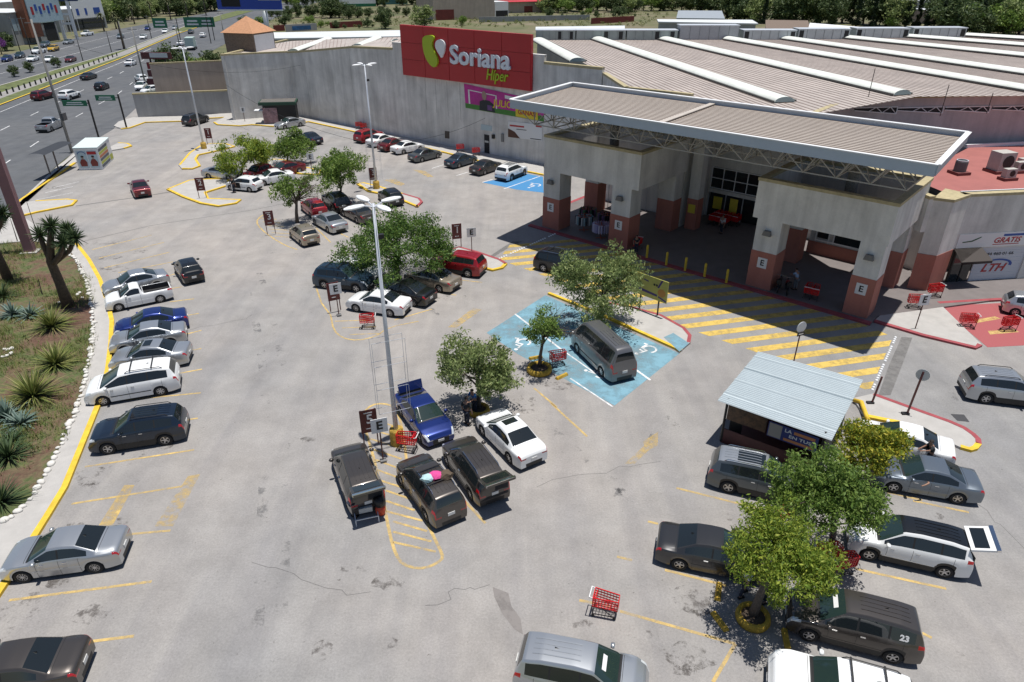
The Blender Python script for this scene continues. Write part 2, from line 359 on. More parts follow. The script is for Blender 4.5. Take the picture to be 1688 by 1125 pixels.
# lane lines: dashes between the kerbs
def lerp2(A, B, f): return [a * (1 - f) + b * f for a, b in zip(A, B)]
la = pxs([(-100, 212), (0, 174), (130, 124), (200, 97), (250, 75)]); lb = pxs([(-80, 460), (0, 372), (120, 254), (190, 205), (240, 150)])
for fr in (0.33, 0.66):
    ln = lerp2(la, lb, fr)
    for i in range(len(ln) - 1):
        a, b = ln[i], ln[i + 1]; L = (b - a).length; k = int(L / 9)
        for j in range(k):
            p = a + (b - a) * (j / max(1, k)); q = p + (b - a).normalized() * 3.5; paint('lane_dash', [p, q], 0.16, WLINE, 0.009, road)
paint('lane_line', [a * 0.9 + b * 0.1 for a, b in zip(la, lb)], 0.15, WLINE, 0.009, road)
fa = pxs([(-100, 178), (0, 142), (150, 99), (262, 61), (310, 42)]); fb = pxs([(-120, 125), (0, 94), (160, 55), (230, 42), (330, 24)])
for fr in (0.35, 0.68): paint('lane_line', lerp2(fa, fb, fr), 0.14, WLINE, 0.009, froad)
# ------------------------------------------------------------ raised islands and pavements
def island(name, px, kerbs, h=0.14, top=CONC, kw=0.26, sm=0, world=None):
    """px: outline; kerbs: list of (i0, i1, material): runs of outline corners with a painted kerb"""
    pts = [Vector((p[0], p[1])) for p in (world if world else pxs(px))]
    mb = MB(); mb.prism(pts, -0.02, h); o = mb.build(name, top); tag(o, kind='structure'); n = len(pts)
    A = sum(pts[i].x * pts[(i + 1) % n].y - pts[(i + 1) % n].x * pts[i].y for i in range(n)); sg = 1 if A > 0 else -1
    for i0, i1, m in kerbs:
        run = [pts[i % n] for i in range(i0, i1 + 1)]
        L, Rr = strip(run, 0.0); inn = []; out = []
        for i, p in enumerate(run):
            a = run[max(i - 1, 0)]; b = run[min(i + 1, len(run) - 1)]; d = (b - a).normalized(); nn = Vector((-d.y, d.x)) * sg
            inn.append(p + nn * kw); out.append(p - nn * 0.025)
        k = MB(); kk = len(run)
        vs = [(p.x, p.y, 0.0) for p in out] + [(p.x, p.y, h + 0.012) for p in out] + [(p.x, p.y, h + 0.012) for p in inn]
        fs = []
        for i in range(kk - 1):
            fs += [(i, i + 1, kk + i + 1, kk + i), (kk + i, kk + i + 1, 2 * kk + i + 1, 2 * kk + i)]
        k.add(vs, fs); k.build('kerb', m, o)
    return o
kerbL = [(30, 336), (128, 402), (150, 430), (168, 462), (181, 500), (188, 530), (187, 565), (182, 610), (172, 655), (158, 690), (140, 735), (112, 805), (85, 850), (48, 910), (20, 955), (-20, 1015), (-120, 1160)]
stoneL = [(-60, 395), (0, 405), (60, 398), (108, 408), (130, 432), (145, 462), (154, 500), (157, 540), (152, 585), (143, 632), (126, 684), (98, 745), (62, 812), (30, 848), (0, 866), (-80, 905), (-300, 1000)]
gpx = stoneL
gm = MB(); gm.prism(pxs(gpx + [(-500, 1000), (-500, 430)]), -0.02, 0.11)
garden = tag(gm.build('garden_bed', garden_mat()), kind='structure')
kp = kerbL[1:]
island('garden_pavement', kp + stoneL[::-1][1:-3], [(0, len(kp) - 1, YEL)], h=0.13)
island('road_pavement', [(-70, 440), (0, 372), (50, 318), (95, 276), (122, 256), (140, 246), (140, 262), (125, 270), (36, 332), (20, 348), (-30, 400)], [(7, 9, YEL)])
island('corner_pavement', [(22, 346), (36, 336), (60, 333), (112, 330), (128, 332), (120, 340), (60, 352), (36, 358), (70, 380), (112, 402), (60, 398), (0, 404), (-28, 398)], [(2, 7, YEL)], h=0.136)
island('kiosk_island', [(180, 245), (196, 237), (212, 238), (218, 242), (205, 246), (182, 250)], [(1, 4, YEL)])
island('traffic_island', [(295, 274), (312, 254), (330, 242), (350, 238), (375, 239), (388, 243), (360, 250), (328, 257), (324, 264), (331, 275), (318, 280), (300, 280)], [(0, 11, YEL)])
island('traffic_island', [(275, 314), (312, 299), (345, 297), (378, 297), (378, 307), (340, 319), (345, 329), (398, 331), (390, 337), (360, 342), (330, 337), (300, 326)], [(0, 11, YEL), (11, 12, YEL)])
island('traffic_island', [(432, 271), (452, 264), (485, 267), (503, 277), (530, 283), (527, 290), (492, 288), (466, 281), (440, 276)], [(0, 8, YEL)])
island('traffic_island', [(588, 305), (600, 303), (625, 309), (665, 321), (692, 329), (697, 335), (688, 343), (676, 338), (645, 325), (606, 317)], [(0, 3, YEL), (3, 6, REDK), (6, 10, YEL)])
island('traffic_island', [(735, 416), (757, 409), (790, 418), (825, 430), (836, 437), (829, 444), (812, 448), (795, 444), (765, 432)], [(0, 4, REDK), (4, 8, YEL)])
island('banner_island', [(903, 486), (930, 486), (985, 498), (1040, 508), (1090, 522), (1128, 543), (1139, 556), (1137, 568), (1122, 581), (1060, 553), (980, 517)], [(2, 7, REDK), (8, 11, YEL)], kw=0.22)
island('end_island', [(1405, 660), (1440, 652), (1520, 681), (1565, 697), (1590, 708), (1606, 719), (1615, 728), (1616, 736), (1610, 743), (1600, 746), (1582, 741), (1540, 722), (1480, 701), (1425, 690)], [(1, 7, REDK), (7, 10, YEL), (11, 13, YEL)], kw=0.25)
island('wall_pavement', [(188, 209), (196, 202), (220, 195), (300, 193), (340, 191), (384, 187), (385, 198), (490, 190), (620, 216), (896, 272), (896, 290), (860, 283), (800, 270), (733, 253), (680, 241), (600, 222), (545, 210), (508, 202), (480, 208), (450, 210), (415, 207), (395, 209), (358, 207), (352, 203), (370, 195), (330, 197), (310, 201), (240, 203), (215, 212), (200, 214)], [(10, 17, YEL), (17, 23, YEL), (24, 29, YEL)])
# entrance floor: terrazzo in front of the doors
FLOORM = mat('entrance_floor', (0.17, 0.15, 0.145), 0.6, var=0.12, scale=1.0)
U = Vector((0.7501, -0.6613)); NB = Vector((0.6613, 0.7501))   # along the entrance front, and away from the car park
O = Vector((2.91, 61.73))
def E(s, t, z=None):
    p = O + U * s + NB * t; return p if z is None else Vector((p.x, p.y, z))
fl = island('entrance_floor', None, [(0, 1, REDK), (4, 5, REDK), (5, 6, REDK)], world=[E(-1.2, -0.7), E(29.6, -0.7), E(29.6, 1.0), E(45, 24), E(-3, 24), E(-2.6, 6), E(-1.2, -0.7)][:6] + [E(-1.9, 2)], top=FLOORM, h=0.13, kw=0.4)
island('shop_pavement', [(1440, 532), (1478, 497), (1540, 503), (1530, 480), (1688, 470), (1900, 460), (1900, 496), (1688, 497), (1650, 497), (1548, 503), (1618, 572), (1608, 577), (1520, 556)], [(6, 9, REDK), (10, 13, REDK)], h=0.126, kw=0.3)
# ------------------------------------------------------------ paint on the car park
def pl(a, b, wd=0.13, m=YLINE): return paint('painted_line', [G(*a), G(*b)], wd, m, 0.008, lot)
for a, b in [((15, 990), (250, 959)), ((140, 770), (320, 742)), ((118, 831), (301, 802)), ((214, 881), (281, 875)), ((149, 1058), (221, 1049)), ((208, 660), (331, 648)), ((297, 694), (326, 690)), ((262, 622), (333, 609)), ((300, 581), (332, 575)), ((308, 551), (332, 545)), ((300, 522), (328, 517)), ((280, 498), (320, 493)), ((272, 478), (300, 473)), ((268, 458), (288, 452)), ((172, 442), (280, 416)), ((163, 426), (270, 400)), ((152, 412), (250, 388)), ((195, 450), (285, 432)),
             ((1115, 805), (1180, 821)), ((1180, 821), (1262, 842)), ((1410, 938), (1560, 971)), ((1505, 826), (1597, 845)), ((1068, 860), (1085, 864)), ((1017, 918), (1042, 924)), ((1096, 940), (1198, 966)), ((1462, 812), (1520, 825)), ((955, 990), (1005, 1000)), ((1022, 1008), (1212, 1062)), ((1520, 1044), (1536, 1052)), ((1212, 1062), (1175, 1125)),
             ((908, 665), (968, 720)), ((520, 375), (545, 400)), ((560, 385), (575, 392)), ((758, 818), (800, 863)), ((716, 482), (752, 487)), ((760, 462), (795, 466)), ((650, 528), (712, 510)), ((565, 440), (575, 430)), ((880, 640), (918, 672))]: pl(a, b)
for a, b in [((795, 301), (812, 296)), ((752, 290), (772, 284)), ((712, 278), (731, 272)), ((830, 312), (890, 291))]: pl(a, b, 0.14, WLINE)
for a, b in [((88, 310), (130, 300)), ((60, 330), (120, 318)), ((75, 318), (120, 308))]: pl(a, b, 0.1, WLINE)
# faded arrows and old patches of paint
for q in [[(162, 868), (205, 800), (222, 800), (186, 866)], [(255, 868), (310, 785), (330, 782), (285, 868)], [(738, 540), (780, 508), (794, 511), (752, 541)], [(1030, 765), (1062, 735), (1060, 728), (1085, 712), (1084, 735), (1070, 742), (1046, 765)], [(632, 297), (650, 295), (668, 304), (660, 307)], [(680, 280), (700, 282), (715, 292), (705, 292)]]:
    flat('faded_arrow', pxs(q), 0.0075, YWORN, lot)
# hatched island in front of sign 5
out = [(598, 695), (600, 680), (612, 668), (632, 665), (652, 672), (662, 700), (668, 740), (672, 780), (690, 830), (712, 880), (730, 915), (728, 924), (708, 935), (688, 938), (664, 931), (652, 914), (642, 880), (630, 815), (615, 750)]
op = smooth_poly(pxs(out), 1); paint('painted_line', op, 0.14, YLINE, 0.008, lot, True)
for i in range(15):
    y0 = 690 + i * 17
    a = None
    xs = [x for x, y in out if abs(y - y0) < 40]; x0 = min(xs) + 6; xs = [x for x, y in out if abs(y - y0 - 14) < 40]; x1 = max(xs) - 6
    if y0 < 905: pl((x0 if y0 > 800 else 603 + (y0 - 690) * 0.22, y0), (min(x1, 662 + max(0, y0 - 760) * 0.42), y0 + 16), 0.12)
# other small hatched islands
o2 = [(545, 520), (550, 545), (565, 558), (590, 562), (620, 555), (640, 540), (690, 530)]; paint('painted_line', smooth_poly(pxs(o2), 1, False), 0.12, YLINE, 0.008, lot)
paint('painted_line', pxs([(518, 465), (530, 500), (545, 520)]), 0.12, YLINE, 0.008, lot)
for k in range(3): pl((552 + k * 12, 530 + k * 11), (612 + k * 8, 528 + k * 11), 0.1)
o3 = [(448, 350), (430, 356), (422, 366), (430, 378), (448, 392), (470, 405), (490, 412)]; paint('painted_line', smooth_poly(pxs(o3), 1, False), 0.14, YLINE, 0.008, lot)
for k in range(6): pl((428 + k * 5, 360 + k * 6), (456 + k * 6, 362 + k * 6), 0.12)
# yellow crossing in front of the doors
def clip(poly, cl):
    out = poly
    for i in range(len(cl)):
        a, b = cl[i], cl[(i + 1) % len(cl)]; e = b - a; res = []
        ins = lambda p: e.x * (p.y - a.y) - e.y * (p.x - a.x) >= 0
        for j in range(len(out)):
            p, q = out[j], out[(j + 1) % len(out)]; ip, iq = ins(p), ins(q)
            if ip: res.append(p)
            if ip != iq:
                d1 = e.x * (p.y - a.y) - e.y * (p.x - a.x); d2 = e.x * (q.y - a.y) - e.y * (q.x - a.x); res.append(p + (q - p) * (d1 / (d1 - d2)))
        out = res
        if not out: return out
    return out
Z1 = [v.to_2d() for v in pxs([(826, 428), (838, 440), (905, 458), (1010, 490), (1055, 507), (1130, 540), (1480, 545), (1440, 533), (918, 386)])]
Z1 = [E(-1.0, -0.85), E(-5.2, -8.6) , E(0.5, -8.3), E(26.5, -8.6), E(29.3, -0.85)]
sdir = Vector((math.cos(R(14)), math.sin(R(14)))); sn = Vector((-sdir.y, sdir.x)); base = Vector((12.87, 40.38))
for k in range(-14, 30):
    c = base - sn * 1.36 * k; qd = [c - sdir * 40 - sn * 0.32, c + sdir * 40 - sn * 0.32, c + sdir * 40 + sn * 0.32, c - sdir * 40 + sn * 0.32]
    r_ = clip(qd, [E(-1.6, -0.75), G(822, 428).to_2d(), G(1150, 548).to_2d(), G(1434, 645).to_2d(), G(1472, 556).to_2d(), E(29.3, -0.75)])
    if len(r_) > 2: flat('crossing_stripe', r_, 0.0085, YSTR, lot)
# blue bays
flat('blue_bay', pxs([(899, 487), (802, 549), (855, 585), (1013, 669), (1120, 583), (1000, 532)]), 0.0065, BLUEP, lot)
flat('blue_bay', pxs([(795, 301), (870, 287), (895, 292), (896, 318), (852, 313)]), 0.0065, BLUEP2, lot)
fb_ = pxs([(1094, 556), (1110, 549), (1136, 566), (1120, 580)], 0.1565); flat('blue_ramp', fb_, 0.1565, BLUEP, lot)
pl((849, 518), (930, 580), 0.14, WLINE); pl((1040, 604), (1072, 627), 0.14, WLINE); pl((925, 576), (980, 615), 0.1, WLINE); pl((940, 624), (1010, 671), 0.1, WLINE)
def wheelchair(px, ang, s):
    c = G(*px).to_2d(); M = lambda p: c + Vector((p[0] * math.cos(ang) - p[1] * math.sin(ang), p[0] * math.sin(ang) + p[1] * math.cos(ang))) * s
    mb = MB(); runs = [ell(0, -0.15, 0.42, 0.42, 12, R(150), R(390)), [(-0.05, 0.75), (-0.05, 0.15), (0.42, 0.15), (0.58, -0.42), (0.8, -0.34)], [(-0.05, 0.42), (0.32, 0.42)]]
    for rn in runs:
        L, Rr = strip([M(p) for p in rn], 0.13 * s); n = len(L)
        mb.add([(p.x, p.y, 0.009 + 0.001 * runs.index(rn)) for p in L + Rr], [(i, n + i, n + i + 1, i + 1) for i in range(n - 1)])
    e = [M(p) for p in ell(-0.02, 0.95, 0.13, 0.13, 10)]; mb.add([(p.x, p.y, 0.0095) for p in e], [tuple(range(10))])
    mb.build('wheelchair_symbol', WLINE, lot)
wheelchair((862, 566), R(150), 1.0); wheelchair((987, 617), R(60), 0.9); wheelchair((1068, 577), R(120), 1.0); wheelchair((882, 306), R(140), 1.2)
# red loading bay on the right
flat('red_bay', pxs([(1546, 505), (1650, 500), (1720, 500), (1760, 566), (1628, 573)]), 0.0065, REDP, lot)
for q in [[(1605, 528), (1640, 522), (1650, 526), (1610, 533)], [(1628, 546), (1672, 543), (1680, 548), (1632, 552)]]: flat('bay_lettering', pxs(q), 0.0105, YLINE, lot)
# oil stains, darker patches, a joint
for px_, sx, sy in [((150, 785), 1.2, 0.8), ((140, 805), 0.7, 0.4), ((20, 1025), 1.2, 1.6), ((150, 1012), 0.8, 0.5), ((120, 868), 0.5, 0.3), ((865, 663), 0.9, 1.2), ((920, 636), 0.9, 0.6), ((1150, 992), 1.1, 0.9), ((1135, 1082), 1.1, 0.8), ((1130, 1104), 0.6, 0.3), ((190, 443), 1.6, 0.7), ((180, 425), 1.4, 0.6), ((228, 415), 0.9, 0.5), ((160, 400), 2, 0.7), ((735, 492), 0.8, 0.5), ((590, 938), 0.8, 0.25), ((645, 960), 0.9, 0.5), ((530, 1072), 0.4, 0.5), ((505, 725), 0.5, 0.3), ((85, 310), 1.8, 0.6), ((965, 1033), 0.5, 0.35), ((1045, 1045), 0.9, 0.25), ((1105, 700), 0.5, 0.3), ((640, 1060), 0.4, 0.3), ((95, 962), 0.5, 0.3)]:
    c = G(*px_).to_2d(); n = 14; ph = random.random() * 6
    flat('oil_stain', [c + Vector((math.cos(a) * sx, math.sin(a) * sy)) * (0.7 + 0.35 * random.random()) for a in [2 * math.pi * i / n for i in range(n)]], 0.0055 + random.random() * 0.0006, STAIN, lot)
flat('wet_mark', pxs([(812, 968), (838, 978), (843, 1000), (858, 1020), (862, 1046), (848, 1038), (828, 1012), (815, 985)]), 0.005, paint_mat('damp_mark', (0.205, 0.188, 0.178), 0.38, 1.3), lot)
flat('dark_patch', pxs([(1486, 556), (1504, 557), (1488, 600), (1468, 652), (1448, 652), (1464, 606)]), 0.005, PATCH, lot)
flat('dark_patch', pxs([(812, 425), (805, 424), (845, 398), (862, 398), (840, 408)]), 0.005, PATCH, lot)
drain = flat('drain_cover', pxs([(1567, 683), (1589, 684), (1598, 696), (1578, 694)]), 0.012, mat('drain_iron', (0.07, 0.07, 0.075), 0.6, 0.4), lot)
random.seed(21)
CRK = paint_mat('crack_tar', (0.10, 0.097, 0.095), 0.40, 2.0); TRK = paint_mat('tyre_track', (0.17, 0.168, 0.168), 0.80, 0.9)
for a_, b_ in [((420, 930), (600, 980)), ((700, 1000), (800, 960)), ((880, 800), (1080, 760)), ((1560, 780), (1688, 900)), ((250, 560), (420, 520))]:
    A2, B2 = G(*a_).to_2d(), G(*b_).to_2d(); paint('asphalt_crack', [A2.lerp(B2, i / 9) + Vector((random.uniform(-.25, .25), random.uniform(-.25, .25))) for i in range(10)], .018, CRK, .0057, lot)
for run in [[(420, 1125), (430, 900), (440, 700), (430, 560), (400, 450)], [(455, 1125), (470, 900), (475, 700), (462, 560), (428, 450)], [(1050, 830), (900, 700), (760, 560), (700, 500)], [(930, 1000), (1000, 850), (1080, 720), (1120, 640)], [(1620, 900), (1600, 700), (1540, 610)], [(560, 420), (450, 420), (330, 400)]]:
    paint('tyre_track', smooth_poly(pxs(run), 2, False), .5, TRK, .0046, lot)
for k_ in range(34):
    x_, y_ = random.choice([(random.uniform(80, 330), random.uniform(430, 1060)), (random.uniform(1080, 1600), random.uniform(800, 1080)), (random.uniform(520, 860), random.uniform(380, 560)), (random.uniform(600, 830), random.uniform(250, 300))]); c = G(x_, y_).to_2d(); r0 = random.uniform(.12, .4)
    flat('drip_stain', [c + Vector((math.cos(a) * r0 * random.uniform(.7, 1.3), math.sin(a) * r0 * random.uniform(.7, 1.3))) for a in [2 * math.pi * i / 9 for i in range(9)]], 0.0051 + k_ * 1e-5, STAIN, lot)
paint('asphalt_joint', pxs([(130, 400), (250, 372), (420, 346), (520, 325)]), 0.09, PATCH, 0.006, lot)
paint('asphalt_joint', pxs([(125, 340), (230, 325), (280, 317)]), 0.25, PATCH, 0.006, lot)
# ================================================================ the supermarket
REB = []
def rebase(o, loc): REB.append((o, Vector(loc)))
WLp = Vector((-35.28, 115.81)); UW = (Vector((3.43, 84.71)) - WLp).normalized(); WC = Vector((-44.29, 111.78)); NW = Vector((-UW.y, UW.x))   # NW points away from the car park
def WP(s, z, d=0.0):
    p = WLp + UW * s + NW * d; return Vector((p.x, p.y, z))
WM = frame(WP(0, 0), (UW.x, UW.y, 0))      # wall frame: x along, y up, z out to the car park
store = root('supermarket_building', 'huge grey rendered supermarket hall with tan ribbed roof and white barrel skylights', 'building')
prof = [(0, 9.75), (3.1, 10.05), (15.8, 11.5), (24.4, 11.8), (24.4, 12.52), (50, 12.62), (50, 11.9), (57.9, 11.9)]
mb = MB(); n = len(prof); pts = [(0, 0)] + prof + [(57.9, 0)]
mb.add([WP(s, z, 0) for s, z in pts] + [WP(s, z, 0.45) for s, z in pts], [tuple(range(len(pts)))[::-1], tuple(range(len(pts), 2 * len(pts)))] + [(i, (i + 1) % len(pts), len(pts) + (i + 1) % len(pts), len(pts) + i) for i in range(len(pts))][0:])
mb.f[0] = mb.f[0][::-1]; mb.build('front_wall', WALL, store)
for a, b in zip(prof[:-1], prof[1:]):
    if b[0] - a[0] < 0.1: continue
    c = MB(); c.add([WP(a[0], a[1] - 0.22, -0.05), WP(b[0], b[1] - 0.22, -0.05), WP(b[0], b[1] + 0.05, -0.05), WP(a[0], a[1] + 0.05, -0.05), WP(a[0], a[1] - 0.22, 0.5), WP(b[0], b[1] - 0.22, 0.5), WP(b[0], b[1] + 0.05, 0.5), WP(a[0], a[1] + 0.05, 0.5)], [(0, 1, 2, 3), (3, 2, 6, 7), (7, 6, 5, 4), (0, 3, 7, 4), (1, 5, 6, 2), (0, 4, 5, 1)])
    c.build('coping', COPING if a[0] not in (24.4,) else WALL, store)
def wallrun(name, pts, z0, z1, th, m, parent, coping=None):
    pts = [Vector((p[0], p[1])) for p in pts]; out = []
    for a, b in zip(pts[:-1], pts[1:]):
        d = (b - a).normalized(); nn = Vector((-d.y, d.x)) * th; c = MB(); c.prism([a, b, b + nn, a + nn], z0, z1); out.append(c.build(name, m, parent))
        if coping:
            c = MB(); e = d * 0.03; f = nn.normalized() * 0.06; c.prism([a - e - f, b + e - f, b + e + nn + f, a - e + nn + f], z1 - 0.02, z1 + 0.2); c.build('coping', coping, parent)
    return out
sl = G(388, 82, 9.6).to_2d(); wallrun('corner_wall', [WC, WLp], 0, 9.65, 0.4, WALL, store, COPING); wallrun('side_wall', [WC + Vector((.02, .05)), WC + Vector((3, 24))], 0, 9.62, -0.4, WALL, store, COPING)
FR = G(1030, 145, 11.3).to_2d(); FR2 = G(1140, 157, 11.3).to_2d()
wallrun('return_wall', [WP(57.9, 0, 0.2).to_2d(), FR, FR2], 0, 11.2, 0.4, WALL, store, COPING)
hs = MB(); hs.prism([E(6, 5.2), E(29.3, 5.2), E(24, 9), E(17.3, 13.9), E(6, 13.9)], 10.55, 10.8); hs.build('entrance_roof', ROOFM, store)
pk = [G(1345, 190, 10.75).to_2d(), G(1408, 164, 10.75).to_2d(), G(1690, 157.5, 10.75).to_2d(), G(1990, 152, 10.75).to_2d()]
wallrun('roof_wall', pk, 4, 10.75, 0.4, PINKW, store, COPING)
pkM = frame((pk[1].x, pk[1].y, 0), ((pk[2] - pk[1]).x, (pk[2] - pk[1]).y, 0))
for x0, x1, y0, y1 in [(1409, 1477, 178, 185), (1480, 1553, 178, 184), (1558, 1630, 177, 183), (1636, 1700, 176, 181)]:
    a = VW(x0, y0, pk[1], pk[2]); b = VW(x1, y1, pk[1], pk[2]); iM = pkM.inverted(); a = iM @ a; b = iM @ b
    o = wallpart('roof_slot', [(a.x, a.y), (b.x, a.y), (b.x, b.y - 0.15), (a.x, a.y - 0.25)], pkM, DARK, store, 0.004, 0.02)
    br = MB(); k = 6
    pp = [(a.x + (b.x - a.x) * i / k, (a.y if i % 2 else (a.y - 0.25 + (b.y + 0.1 - a.y) * i / k))) for i in range(k + 1)]
    for p, q in zip(pp[2:-1], pp[3:]): br.bar(pkM @ Vector((*p, 0.05)), pkM @ Vector((*q, 0.05)), 0.06)
    br.bar(pkM @ Vector((a.x, a.y - 0.25, 0.06)), pkM @ Vector((b.x, b.y - 0.15, 0.06)), 0.08); br.bar(pkM @ Vector((a.x, a.y, 0.06)), pkM @ Vector((b.x, a.y, 0.06)), 0.08); br.bar(pkM @ Vector((b.x, a.y, 0.06)), pkM @ Vector((b.x, b.y - 0.15, 0.06)), 0.08)
    br.build('brace', WHITE, o)
# roof: ruled sheets with standing ribs between the skylights
def zr(x, y): return 11.0 + 0.018 * (y - 66)
def RP(x, y, dz=0.0):
    z = 11.5
    for _ in range(25):
        p = G(x, y, z); z = zr(p.x, p.y)
    p.z = z + dz; return p
bk = [(890, 66.5), (985, 66), (1095, 66), (1200, 66), (1295, 65.5), (1395, 64), (1495, 62), (1592, 60), (1690, 58.2), (1790, 56.5)]
fr = [(1045, 147), (1350, 187.5), (1512, 159.5), (1735, 158), (1850, 147), (1950, 122), (2000, 102), (2040, 88), (2080, 78), (2120, 72)]
def ribs(name, A, B, parent, m0, m1, n, h=0.09, wdt=0.1):
    """A, B: (start, end) lines; sheet between them with n ribs"""
    sh = MB(); sh.quad(A[0], B[0], B[1], A[1]); sh.build(name, m0, parent)
    rb = MB()
    for i in range(n):
        f = (i + 0.5) / n; rb.bar(A[0].lerp(B[0], f) + Vector((0, 0, h / 2)), A[1].lerp(B[1], f) + Vector((0, 0, h / 2)), wdt, h)
    o = rb.build('roof_ribs', m1, parent); o['kind'] = 'stuff'
for i in range(len(bk) - 1):
    A = (RP(*bk[i]), RP(*fr[i])); B = (RP(*bk[i + 1]), RP(*fr[i + 1])); ribs('roof_sheet', A, B, store, ROOFM, ROOFD, 17 if i else 18, 0.03, 0.13)
def barrel(a, b, wd, hgt, parent, n=8):
    d = (b - a).normalized(); s = d.cross(Vector((0, 0, 1))).normalized(); mb = MB(); vs = []
    for p in (a, b):
        for k in range(n + 1):
            t = math.pi * k / n; vs.append(p + s * math.cos(t) * wd / 2 + Vector((0, 0, math.sin(t) * hgt)))
    mb.add(vs, [(k, k + 1, n + 2 + k, n + 1 + k) for k in range(n)]); o = mb.build('skylight', SKYL, parent, True)
    for e_ in ([vs[n + 1 + k] + d * 0.01 for k in range(n + 1)], [vs[k] - d * 0.01 for k in range(n + 1)][::-1]): e = MB(); e.add(e_, [tuple(range(n + 1))]); e.build('end_panel', mat('skylight_end', (0.30, 0.38, 0.38), 0.5), o)
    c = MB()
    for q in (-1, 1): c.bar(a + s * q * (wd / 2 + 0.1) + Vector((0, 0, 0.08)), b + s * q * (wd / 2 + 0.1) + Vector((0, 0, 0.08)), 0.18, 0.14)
    c.build('flashing_shadow', mat('flashing_shadow_grey', (0.13, 0.13, 0.12), 0.7), o); return o  # flashing strips coloured dark to stand in for shade beside the skylight
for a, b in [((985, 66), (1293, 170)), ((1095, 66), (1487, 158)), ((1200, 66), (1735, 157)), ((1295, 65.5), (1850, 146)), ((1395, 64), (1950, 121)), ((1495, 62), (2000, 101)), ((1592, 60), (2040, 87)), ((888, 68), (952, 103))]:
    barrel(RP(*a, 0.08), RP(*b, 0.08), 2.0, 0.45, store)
# left roof behind the wall
lf = [(-9, 9.2), (0, 9.3), (12, 10.6), (24, 11.5)]; lb_ = [(405, 80), (480, 68), (560, 64.5), (668, 61)]
for i in range(3):
    FW_ = lambda k: Vector((WC.x + .2, WC.y + .5, 9.2)) if k == 0 else WP(lf[k][0], lf[k][1], 0.45)
    A = (G(*lb_[i], lf[i][1] + 0.5), FW_(i)); B = (G(*lb_[i + 1], lf[i + 1][1] + 0.5), FW_(i + 1)); ribs('roof_sheet', A, B, store, ROOFM, ROOFD, 14, 0.03, 0.1)
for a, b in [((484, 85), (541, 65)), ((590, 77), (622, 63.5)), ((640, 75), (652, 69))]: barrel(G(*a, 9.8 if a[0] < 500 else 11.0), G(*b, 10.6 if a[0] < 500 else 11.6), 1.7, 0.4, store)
# doors and panels on the wall
def wrect(px):   # pixel box -> wall frame box
    iM = WM.inverted(); q = [iM @ VW(x, y, WLp, WLp + UW) for x, y in px]; return [(p.x, p.y) for p in q]
wallpart('service_door', rect(40.65, 0.14, 41.5, 2.5), WM, DARK, store, 0.005, 0.04)
wallpart('door_panel', rect(40.75, 1.5, 41.4, 1.75), WM, GALV, store, 0.05, 0.02)
wallpart('notice', wrect([(793, 205), (811, 208), (811, 217), (793, 214)]), WM, mat('pale_blue_notice', (0.42, 0.52, 0.56), 0.5), store, 0.005, 0.03)
wallpart('meter_box', rect(42.1, 2.2, 42.45, 2.7), WM, BLACK, store, 0.005, 0.25)
wallpart('wall_box', rect(43.6, 2.0, 43.95, 3.0), WM, mat('grey_box', (0.2, 0.2, 0.2), 0.6), store, 0.005, 0.2)
pp_ = wallpart('poster', wrect([(733.5, 216), (741, 217), (741, 229), (733.5, 228)]), WM, mat('poster_dark', (0.05, 0.04, 0.035), 0.5), store, 0.005, 0.02)
for s in (2.0,): pass
for s0, s1, z0, z1 in [(30.3, 30.34, 4.4, 8.4), (32.2, 32.24, 4.2, 8.4), (34.3, 34.34, 4.0, 8.4), (36.6, 36.64, 3.8, 8.4), (4.0, 4.04, 1, 9), (15, 15.03, 1, 10.5)]: wallpart('wall_seam', rect(s0, z0, s1, z1), WM, mat('seam_grey', (0.19, 0.18, 0.17), 0.9), store, 0.003, 0.004)
rebase(store, (*WP(25, 0).to_2d(), 0))
# ---------------------------------------------------------------- the big red sign
sg = root('store_sign', 'big red panelled sign with white and lime lettering on the supermarket wall', 'sign')
SM = frame(WP(26.65, 8.6, -0.5), (UW.x, UW.y, 0)); SW, SH = 21.8, 6.2
wallpart('sign_box', [(0, 0.15), (SW, 0), (SW, SH - 0.05), (0, SH + 0.05)], SM, SIGNR, sg, -0.45, 0.4)
for i in range(5):
    for j in range(3):
        wallpart('panel', rect(i * SW / 5 + 0.035, j * SH / 3 + 0.035, (i + 1) * SW / 5 - 0.035, (j + 1) * SH / 3 - 0.035), SM, SIGNR, sg, -0.05, 0.07)
def sgp(x, y):
    p0, p1 = WP(0, 0, -.5), WP(1, 0, -.5); v = SM.inverted() @ VW(640 + x / 4.019, y / 4.019, p0, p1); return (v.x, v.y)
gs = [sgp(*p) for p in [(235, 262), (243, 245), (262, 234), (298, 233), (313, 244), (312, 255), (300, 278), (300, 305), (312, 335), (330, 370), (338, 405), (332, 430), (318, 447), (300, 442), (275, 415), (252, 372), (240, 320)]]
ws = [sgp(*p) for p in [(319, 290), (328, 270), (345, 261), (364, 264), (380, 280), (385, 305), (381, 335), (372, 365), (362, 388), (348, 365), (330, 335), (320, 312)]]
gs = [(p.x, p.y) for p in smooth_poly(gs, 2)]; ws = [(p.x, p.y) for p in smooth_poly(ws, 2)]
wallpart('logo_comma', gs, SM, LIME, sg, 0.03, 0.28); wallpart('logo_drop', ws, SM, WHITE, sg, 0.03, 0.24)
